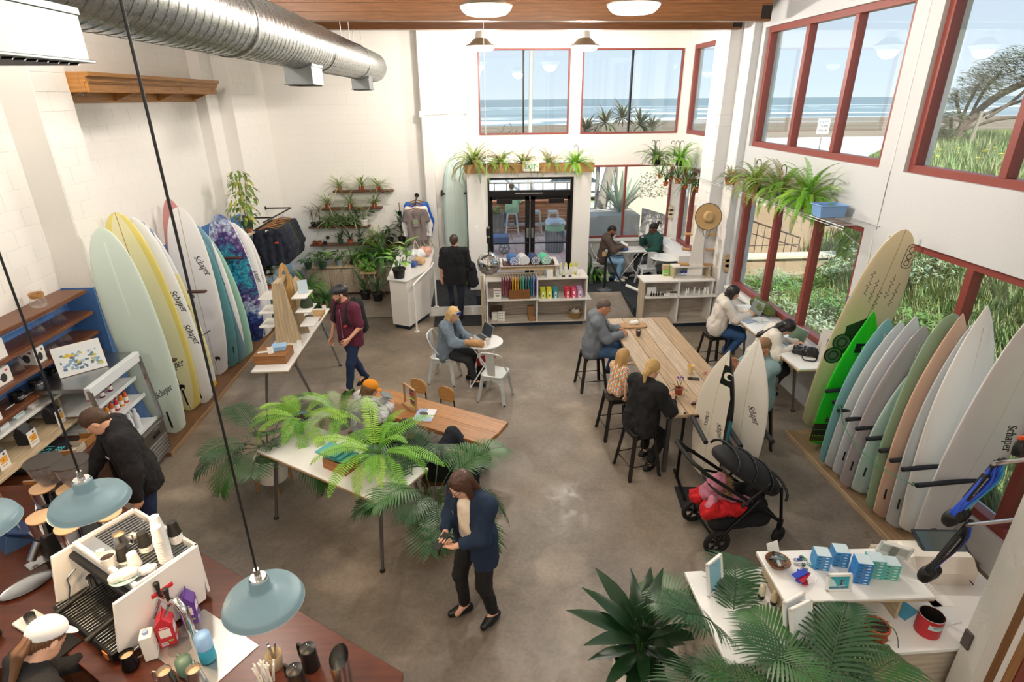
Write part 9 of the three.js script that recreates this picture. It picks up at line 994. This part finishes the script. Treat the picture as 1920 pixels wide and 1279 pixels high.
const pc=thing('pastry_case','glass pastry case at the left edge with small price cards','display case',[-4.45,y0,-4.05],0.5);part('base',bb(0.7,0.06,0.5),wood('#b98a55'),pc);part('glass',[bb(0.7,0.32,0.006,0,0.06,0.24),bb(0.006,0.32,0.48,0.34,0.06),bb(0.7,0.006,0.48,0,0.38)],glassM,pc);for(let i=0;i<4;i++)part('price_card',bb(0.07,0.06,0.006,-0.2+i*0.14,0.06,0.1,0,[-0.3,0,0]),mat('#bcd8e6',0.5),pc);
[['orange and white mailing box','#e0562a',[-3.72,y0,-4.2]],['second orange and white box behind the hopper','#e8682f',[-3.62,y0,-4.34]]].forEach(([l,c,p])=>{const g=thing('product_box',l+' on the bar','box',p,0.6);part('carton',bb(0.14,0.1,0.26),mat('#ecebe8',0.5),g);part('band',[bb(0.142,0.05,0.262),bb(0.142,0.102,0.04,0,0,0.11)],mat(c,0.5),g);});
for(let i=0;i<2;i++){const g=thing('thermal_jug',['front','back'][i]+' black thermal milk jug on the tip of the bar','jug',[[-1.14,y0,-2.42],[-1.1,y0,-2.56]][i],2.6);part('jug',lathe([[0.001,0],[0.052,0],[0.054,0.01],[0.046,0.15],[0.046,0.17],[0.001,0.175]],26),mat('#1a191a',0.4),g);part('handle',tube([[0.045,0.15,0],[0.085,0.15,0],[0.08,0.05,0],[0.05,0.04,0]],0.009,20),C.black,g);part('vent',[sph(0.005,0,0.176,0.01),sph(0.005,0.015,0.176,0.01)],C.chrome,g);}
const cp=thing('cutlery_cup','cream-rimmed cup with spoons on the tip of the bar','cup',[-1.32,y0,-2.58]);part('cup',lathe([[0.001,0],[0.04,0],[0.052,0.11],[0.047,0.11],[0.036,0.006]],26),mat('#d9c7a8',0.5),cp);part('spoon',[bar([0.01,0.01,0],[-0.03,0.18,-0.02],0.005,0.008),bar([0,0.01,0],[-0.015,0.18,0.0],0.005,0.008),bar([0,0.01,0.01],[0.02,0.19,-0.01],0.004,0.007)],C.steel,cp);for(let i=0;i<14;i++)one('straw',['wrapped paper straw in the bunch beside the cutlery cup',''][0],'straw',bx(0.012,0.17,0.005,0,0.085,0,0.001,[0,i,0]),C.paper,[-1.38+(i%7)*0.013,y0,-2.48+(i/7|0)*0.02],0,'wrapped straws on the bar');scene.children.filter((o)=>o.name.startsWith('straw')&&o.userData.category==='straw').forEach((o,i)=>{o.rotation.set(0.1*((i%3)-1),0,0.12*((i%5)-2));});
one('condiment_tray','pale wooden compartment tray at the bottom edge of the bar','tray',[bb(0.3,0.012,0.2),bb(0.3,0.06,0.012,0,0,-0.1),bb(0.012,0.06,0.2,-0.15),bb(0.012,0.06,0.2,0.02),bb(0.012,0.06,0.2,0.15),bb(0.12,0.05,0.1,-0.06,0.012)],wood('#d09a52'),[-1.06,y0,-2.26],-0.6);const cr=thing('straw_canister','brushed steel canister with a slanted mouth on the tip of the bar','canister',[-0.88,y0,-2.44]);part('canister',(()=>{const g=new THREE.CylinderGeometry(0.058,0.058,0.22,36,8,true);g.translate(0,0.11,0);const Q=g.attributes.position;for(let i=0;i<Q.count;i++)if(Q.getY(i)>0.1)Q.setY(i,Q.getY(i)*(1-0.0)+(Q.getX(i)*0.3-Q.getZ(i)*0.9)*0.8*(Q.getY(i)-0.1)/0.12);g.computeVertexNormals();return g;})(),mat('#bfc1c2',0.25,{metalness:1,side:THREE.DoubleSide}),cr);part('inner_floor',cy(0.056,0.056,0.004),C.steel,cr);one('honey_jar','round steel lidded jar before the canister','jar',lathe([[0.001,0],[0.03,0],[0.035,0.03],[0.02,0.07],[0.024,0.085],[0.001,0.1]],24),C.chrome,[-0.92,y0,-2.3]);
}
{
const t=thing('retail_counter','white retail counter with a pale plywood front at the lower right','counter',[0,0,0]);part('body',span([1.52,0,-3.16],[3.1,0.97,-2.47]),wood('#ddd0bd',0.5),t);part('counter_top',span([1.5,0.97,-3.2],[3.7,1.0,-2.43],0.005),C.whiteLam,t);part('back_body',span([3.1,0,-3.4],[3.72,0.97,-2.6]),wood('#ddd0bd',0.5),t);
const r=thing('riser_table','white riser with plywood legs carrying the little boxes on the retail counter','riser',[2.5,1.0,-2.9],-0.04);part('riser_top',bx(1.02,0.022,0.46,0,0.2,0,0.006),C.whiteLam,r);part('edge',bx(1.02,0.014,0.46,0,0.182,0,0.003),C.ply,r);for(const x of[-0.44,0.3])part('leg',bx(0.022,0.175,0.42,x,0.0875,0.0),C.ply,r);part('box_tray',[bb(0.2,0.1,0.012,0.16,0,0.02),bb(0.012,0.1,0.2,0.06,0,-0.08)],C.ply,r);
const y=1.212;const wx=['#3f8fc8','#3f8fc8','#2f7fc8','#58b8b4','#67bfb0'].map((c)=>[mat(c,0.5),printed(print(64,24,(x)=>{x.fillStyle='#16323a';x.fillRect(6,8,14,6);x.fillStyle='#e9eef0';x.beginPath();x.ellipse(46,13,9,5,0,0,7);x.fill();x.fillStyle='#d0743a';x.fillRect(24,10,8,5);},c))]);
[[2.38,-2.98,5,'back left blue'],[2.53,-3.0,5,'back right blue'],[2.58,-2.84,7,'front deep blue'],[2.7,-2.88,6,'tall turquoise'],[2.8,-2.86,5,'right mint']].forEach(([x,z,n,l],i)=>{for(let k=0;k<n;k++){const g=thing('wax_box',l+' stack of wax boxes, box '+(k?k===n-1?'on top':['','second','third','fourth','fifth','sixth'][k]+' from the bottom':'at the bottom'),'box',[x,y+k*0.0255,z],-0.25+(k%3)*0.03);part('carton',bb(0.1,0.025,0.1,0,0,0,0.002),wx[i][0],g);part('front_print',quad(0.096,0.022,[0,0.0125,0.0505]),wx[i][1],g);if(k===n-1)part('lid_print',T(quad(0.095,0.095),[0,0.0256,0],[-PI/2,0,0]),mat('#c9dde6',0.5),g);}});
const fr=(l,p,ry,w,h,c,tilt,draw)=>{const f=thing('framed_picture',l,'picture',p,ry);part('frame',[T(bb(w,0.018,0.022,0,0,0),[0,0,0],[tilt,0,0]),T(bb(w,0.018,0.022,0,h-0.018,0),[0,0,0],[tilt,0,0]),T(bb(0.018,h,0.022,-w/2+0.009),[0,0,0],[tilt,0,0]),T(bb(0.018,h,0.022,w/2-0.009),[0,0,0],[tilt,0,0])],C.white,f);part('photo',T(quad(w-0.03,h-0.03,[0,h/2,0.002]),[0,0,0],[tilt,0,0]),draw?printed(print(96,72,draw),0.3):mat(c,0.4),f);part('easel',T(bb(0.04,h*0.8,0.006,0,0,-0.012),[0,0,0],[tilt,0,0]),mat('#8d8a86',0.6),f);};
fr('small white frame with a surfer on a turquoise wave before the blue boxes',[2.38,y,-2.75],-0.05,0.17,0.13,'',-0.2,(x)=>{x.fillStyle='#3fa6b8';x.fillRect(0,0,96,72);x.fillStyle='#bfe0e4';x.beginPath();x.moveTo(0,10);x.quadraticCurveTo(30,20,40,60);x.lineTo(0,72);x.fill();x.fillStyle='#4d7f92';x.fillRect(0,58,96,14);x.strokeStyle='#6a3a2a';x.lineWidth=5;x.beginPath();x.moveTo(60,24);x.lineTo(58,40);x.lineTo(54,54);x.moveTo(58,40);x.lineTo(66,54);x.moveTo(50,30);x.lineTo(70,26);x.stroke();x.strokeStyle='#e8eef0';x.lineWidth=3;x.beginPath();x.moveTo(44,58);x.lineTo(78,54);x.stroke();});
fr('white frame leaning under the left side of the riser',[2.07,1.0,-2.56],0.35,0.2,0.26,'#e3ebee',-0.3);fr('second frame behind the one leaning under the riser',[2.05,1.0,-2.62],0.4,0.2,0.27,'#d9e2e6',-0.25);fr('grey-backed frame tilted at the back of the riser',[2.96,y,-3.04],2.6,0.2,0.18,'#c9c6c0',-0.5);fr('white frame with a blue wave picture among the palm leaves',[1.66,1.0,-3.0],0.6,0.18,0.27,'#8fc0d6',-0.2);
const bowl=one('glass_bowl','shallow clear bowl of packaged wipes on the riser','bowl',lathe([[0.001,0.003],[0.04,0.003],[0.1,0.05],[0.105,0.06],[0.1,0.06],[0.04,0.01],[0.001,0.01]],36),glassM,[2.17,y,-2.86]);[['#2440b0','top blue'],['#b0203a','red'],['#2440b0','lower blue'],['#9a1f34','dark red']].forEach(([c,n],i)=>one('wax_packet',n+' foil packet in the shallow clear bowl','packet',bx(0.11,0.012,0.045,0,0,0,0.004,[0,0.3+i*0.35,0.12]),mat(c,0.3),[2.165+(i%2)*0.02,y+0.058-i*0.011,-2.86+(i%2)*0.015]));
one('wooden_bowl','round wooden bowl of dark lighters on the riser','bowl',lathe([[0.001,0.002],[0.05,0.002],[0.085,0.05],[0.08,0.052],[0.045,0.012],[0.001,0.01]],32),wood('#8a5a34'),[2.08,y,-3.0]);for(let i=0;i<7;i++)one('pocket_tool',['dark pocket tool on top in','teal pocket tool in','grey pocket tool in','silver pocket tool in','black pocket tool at the rim of','long dark pocket tool in','short dark pocket tool in'][i]+' the wooden bowl','tool',bx(0.085,0.016,0.022,0,0,0,0.005,[0,i*0.5,0.2]),mat(['#1b2226','#2f5f66','#6a7276','#a9adb0'][i%4],0.3),[2.065+(i%3)*0.016,y+0.055+i*0.003,-3.02+(i%4)*0.014]);one('card','white card standing behind the wooden bowl','card',bb(0.1,0.1,0.004,0,0,0,0,[-0.5,0.3,0]),C.paper,[2.1,y,-3.11]);
for(let i=0;i<7;i++)one('key_fob',['blue','dark blue','green','silver','black','teal','grey'][i]+' beaded key fob lying on the riser by the clear bowl','key fob',[T(new THREE.TorusGeometry(0.012,0.003,6,14),[0,0.004,0],[PI/2,0,0]),sph(0.011,0.022,0.008,0,[1.5,0.7,1],8)],mat(['#2f4f9a','#24356a','#3f8a5a','#a9adb0','#1d1f22','#4f9aa0','#6a7076'][i],0.3),[2.24+(i%3)*0.035,y,-3.04+(i/3|0)*0.045],i);
const pp=thing('potted_hoya','terracotta pot of bark with one thin trailing stem under the riser','plant',[2.56,1.0,-2.56]);part('pot',pot(0.07,0.1),C.terracotta,pp);part('saucer',lathe([[0.001,0],[0.06,0],[0.075,0.015],[0.001,0.008]],28),C.terracotta,pp);const br=[];const rb=rng(4);for(let i=0;i<160;i++){const a=rb()*6.28,q=Math.sqrt(rb())*0.062;br.push(bx(0.014,0.005,0.008,Math.cos(a)*q,0.093+rb()*0.006,Math.sin(a)*q,0,[rb(),rb()*6,rb()]));}part('bark_chips',br,mat('#3f2c22',0.9),pp).userData.kind='stuff';part('stem',tube([[0,0.095,0],[0.06,0.12,0.04],[0.09,0.06,0.08],[0.1,-0.08,0.12]],0.003,30,5),LM.broad,pp);
const tin=thing('donation_tin','red open tin with a pale blue label on the retail counter','tin',[2.93,1.0,-2.57]);part('tin',lathe([[0.001,0.004],[0.072,0],[0.075,0.004],[0.075,0.15],[0.071,0.15],[0.07,0.008],[0.001,0.008]],40),mat('#b81f28',0.35),tin);part('rim',T(new THREE.TorusGeometry(0.074,0.0025,6,40),[0,0.15,0],[PI/2,0,0]),C.chrome,tin);part('inner_liner',lathe([[0.0695,0.01],[0.0705,0.149]],36),mat('#17130f',0.6,{side:THREE.DoubleSide}),tin);part('label',ku(new THREE.CylinderGeometry(0.0757,0.0757,0.036,30,1,true,-0.8,1.6)).translate(0,0.1,0),printed(print(200,50,(x)=>{text(x,'WAX COMBS',100,18,22,'#26343a');x.strokeStyle='#26343a';x.beginPath();x.arc(100,38,6,0,7);x.stroke();},'#bfe0e2')),tin);
[['black-capped sunscreen tube under the left end of the riser',[2.02,1.0,-2.86],'#c9b592'],['second sunscreen tube beside the palm leaves',[1.96,1.0,-2.92],'#d9d0b8']].forEach(([l,p,c])=>{const g=thing('cream_tube',l,'tube',p);part('tube',lathe([[0.022,0.03],[0.024,0.05],[0.02,0.11],[0.003,0.125]],16),mat(c,0.4),g);part('cap',cy(0.022,0.023,0.032),C.black,g);});
const bsk=thing('wicker_basket','seagrass basket of bagged goods under the riser','basket',[2.28,1.0,-2.78]);for(let i=0;i<4;i++)part('weave',T(new THREE.TorusGeometry(0.085+i*0.006,0.012,6,24),[0,0.014+i*0.02,0],[PI/2,0,0]),wood('#a98452',0.7),bsk);part('goods',nets([cap([-0.03,0.06,0],[0.04,0.07,0],0.045)],0.012,{fold:0.03}),mat('#6f6a72',0.4),bsk);
for(let i=0;i<3;i++)one('flyer',['white flyer','clear-sleeved paper','pale blue flyer'][i]+' lying on the counter behind the red tin','paper',bb(0.16,0.003,0.2),mat(['#efefec','#e3e6e6','#4fa6c8'][i],0.4),[[3.2,1.0,-2.85],[3.12,1.0,-2.7],[2.88,1.0,-2.78]][i],0.2*i);
const pb=thing('perforated_card','white perforated card panel with a mauve tag leaning beside the riser','panel',[3.06,1.0,-2.88],0.3);part('panel',T(bb(0.2,0.34,0.006),[0,0.06,0.1],[-1.25,0,0]),C.white,pb);const hl=[];for(let i=0;i<12;i++)for(let j=0;j<18;j++)hl.push(T(new THREE.CircleGeometry(0.0025,6),[0,0.06,0.1],[-1.25,0,0]).translate(-0.082+i*0.015,0,0).translate(0,0.0+(0.02+j*0.0175)*0.315+0.0045,-(0.02+j*0.0175)*0.949));part('perforation',hl,mat('#6a6866',0.7),pb).userData.kind='stuff';part('hanging_tag',T(bb(0.07,0.16,0.008),[-0.1,0.1,0.06],[-1.2,0.3,0]),mat('#8d7a80',0.6),pb);
const pos=thing('point_of_sale','white tablet register with a tilted dark screen at the back of the retail counter','register',[3.36,1.0,-3.12],-0.1);part('base',T(ext([[-0.17,0],[0.17,0],[0.17,0.06],[0.06,0.16],[-0.1,0.17],[-0.17,0.1]],0.42,0.02,0,0,-0.21),[0,0,0],[0,PI/2,0]),mat('#e9e5da',0.35),pos);part('tablet',T(bx(0.34,0.02,0.22),[0.06,0.2,-0.02],[0.35,0,0]),mat('#2a3038',0.35),pos);part('screen',T(bx(0.3,0.003,0.18),[0.06,0.2105,-0.018],[0.35,0,0]),mat('#4a5552',0.05),pos);part('cable',tube([[0.05,0.17,0.06],[0.12,0.1,0.16],[0.2,0.02,0.2]],0.004,16,5),C.black,pos);
const rk=thing('leash_rack','chrome display arms holding packaged surf leashes beside the end wall','rack',[0,0,0]);part('arm',bar([2.96,2.33,-2.58],[3.6,2.24,-2.75],0.013),C.chrome,rk);part('arm',bar([2.92,1.9,-2.56],[3.5,1.78,-2.72],0.013),C.chrome,rk);part('upright',bar([3.6,1.0,-2.76],[3.6,2.6,-2.76],0.014),C.chrome,rk);
const cardM=printed(print(160,40,(x)=>{text(x,'COVERED',92,20,26,'#d9dade');text(x,'FULLY',26,20,14,'#e0602a');},'#1b1c1f'));const lb=(l,p,c,tilt)=>{const g=thing('surf_leash',l,'leash',p);g.rotation.set(0.1,0.2,tilt);part('cord',[0,1,2].map((i)=>tube([[-0.01+i*0.012,0.0,0],[0.03,-0.12,0.015*i],[0.0,-0.34,0.01],[-0.04,-0.38,0.012*i],[-0.03,-0.2,0.01],[-0.01+i*0.012,0,0]],0.008,36,7)),plastic(c,0.35),g);part('card',bx(0.055,0.2,0.03,0,-0.17,0.005,0.006),mat('#1b1c1f',0.5),g);part('print',quad(0.19,0.04,[0,-0.17,0.0212],[0,0,PI/2]),cardM,g);part('cuff',nets([cap([0,-0.4,0],[0.01,-0.43,0],0.045)],0.012,{fold:0.012}),C.black,g);part('rail_saver',bx(0.04,0.09,0.02,0,-0.02,0,0.006),C.black,g);};
lb('blue surf leash package at the front of the upper chrome arm',[2.99,2.31,-2.6],'#2450c8',-0.35);lb('blue surf leash package in the middle of the upper chrome arm',[3.05,2.3,-2.63],'#2a55d0',-0.35);lb('turquoise surf leash package at the back of the upper chrome arm',[3.11,2.28,-2.66],'#35a6d8',-0.35);lb('black surf leash package at the front of the lower chrome arm',[2.94,1.88,-2.58],'#17181b',-0.35);lb('royal blue surf leash package on the lower chrome arm',[3.0,1.86,-2.62],'#1f48c0',-0.3);one('leash_coil','black coiled leash with an orange tag hung above the packaged leashes','leash',[0,1,2].map((i)=>T(new THREE.TorusGeometry(0.06-i*0.006,0.011,8,24),[0,0,i*0.014],[0,0.5,0])),C.black,[3.12,2.42,-2.62]);one('leash_tag','orange plastic tag on the black coiled leash','tag',bx(0.06,0.025,0.02,0,0,0,0.005),plastic('#e0562a'),[3.11,2.485,-2.6]);
const z=-2.42,zb=-2.28;struct('wall_end',span([3.03,0,zb],[3.12,TOP,z]),mat('#d9d6d0',0.7,{bumpMap:grainT,bumpScale:0.002}));const tw=(x0,x1,c,p)=>span([x0,0,zb-0.0],[x1,TOP,z+p],0.004);struct('trim_5',tw(3.12,3.19,0,-0.0+0.02),wood('#8d5f35',0.5));struct('trim_6',tw(3.19,3.24,0,-0.01),C.white);struct('trim_7',tw(3.24,3.32,0,0.03),wood('#b07f4d',0.45));struct('trim_8',tw(3.33,3.43,0,0.01),MB.red);struct('trim_9',tw(3.43,3.465,0,-0.02),C.black);struct('wall_stucco',span([3.465,0,zb],[5.1,TOP,z-0.03]),mat('#c3a99a',0.9,{bumpMap:grainT,bumpScale:0.006}));
const eb=thing('junction_box','grey metal junction box with a painted conduit on the end wall','box',[3.06,1.13,z+0.03]);part('box',bx(0.09,0.13,0.06,0,0,0,0.006),mat('#5f5a57',0.5,{metalness:0.4}),eb);part('conduit',tube([[0.01,0.06,-0.005],[0.02,0.16,-0.01],[0.035,0.3,-0.018],[0.035,2.4,-0.018]],0.011,40),mat('#d9d6d0',0.6),eb);
}
renderer.render(scene,camera);
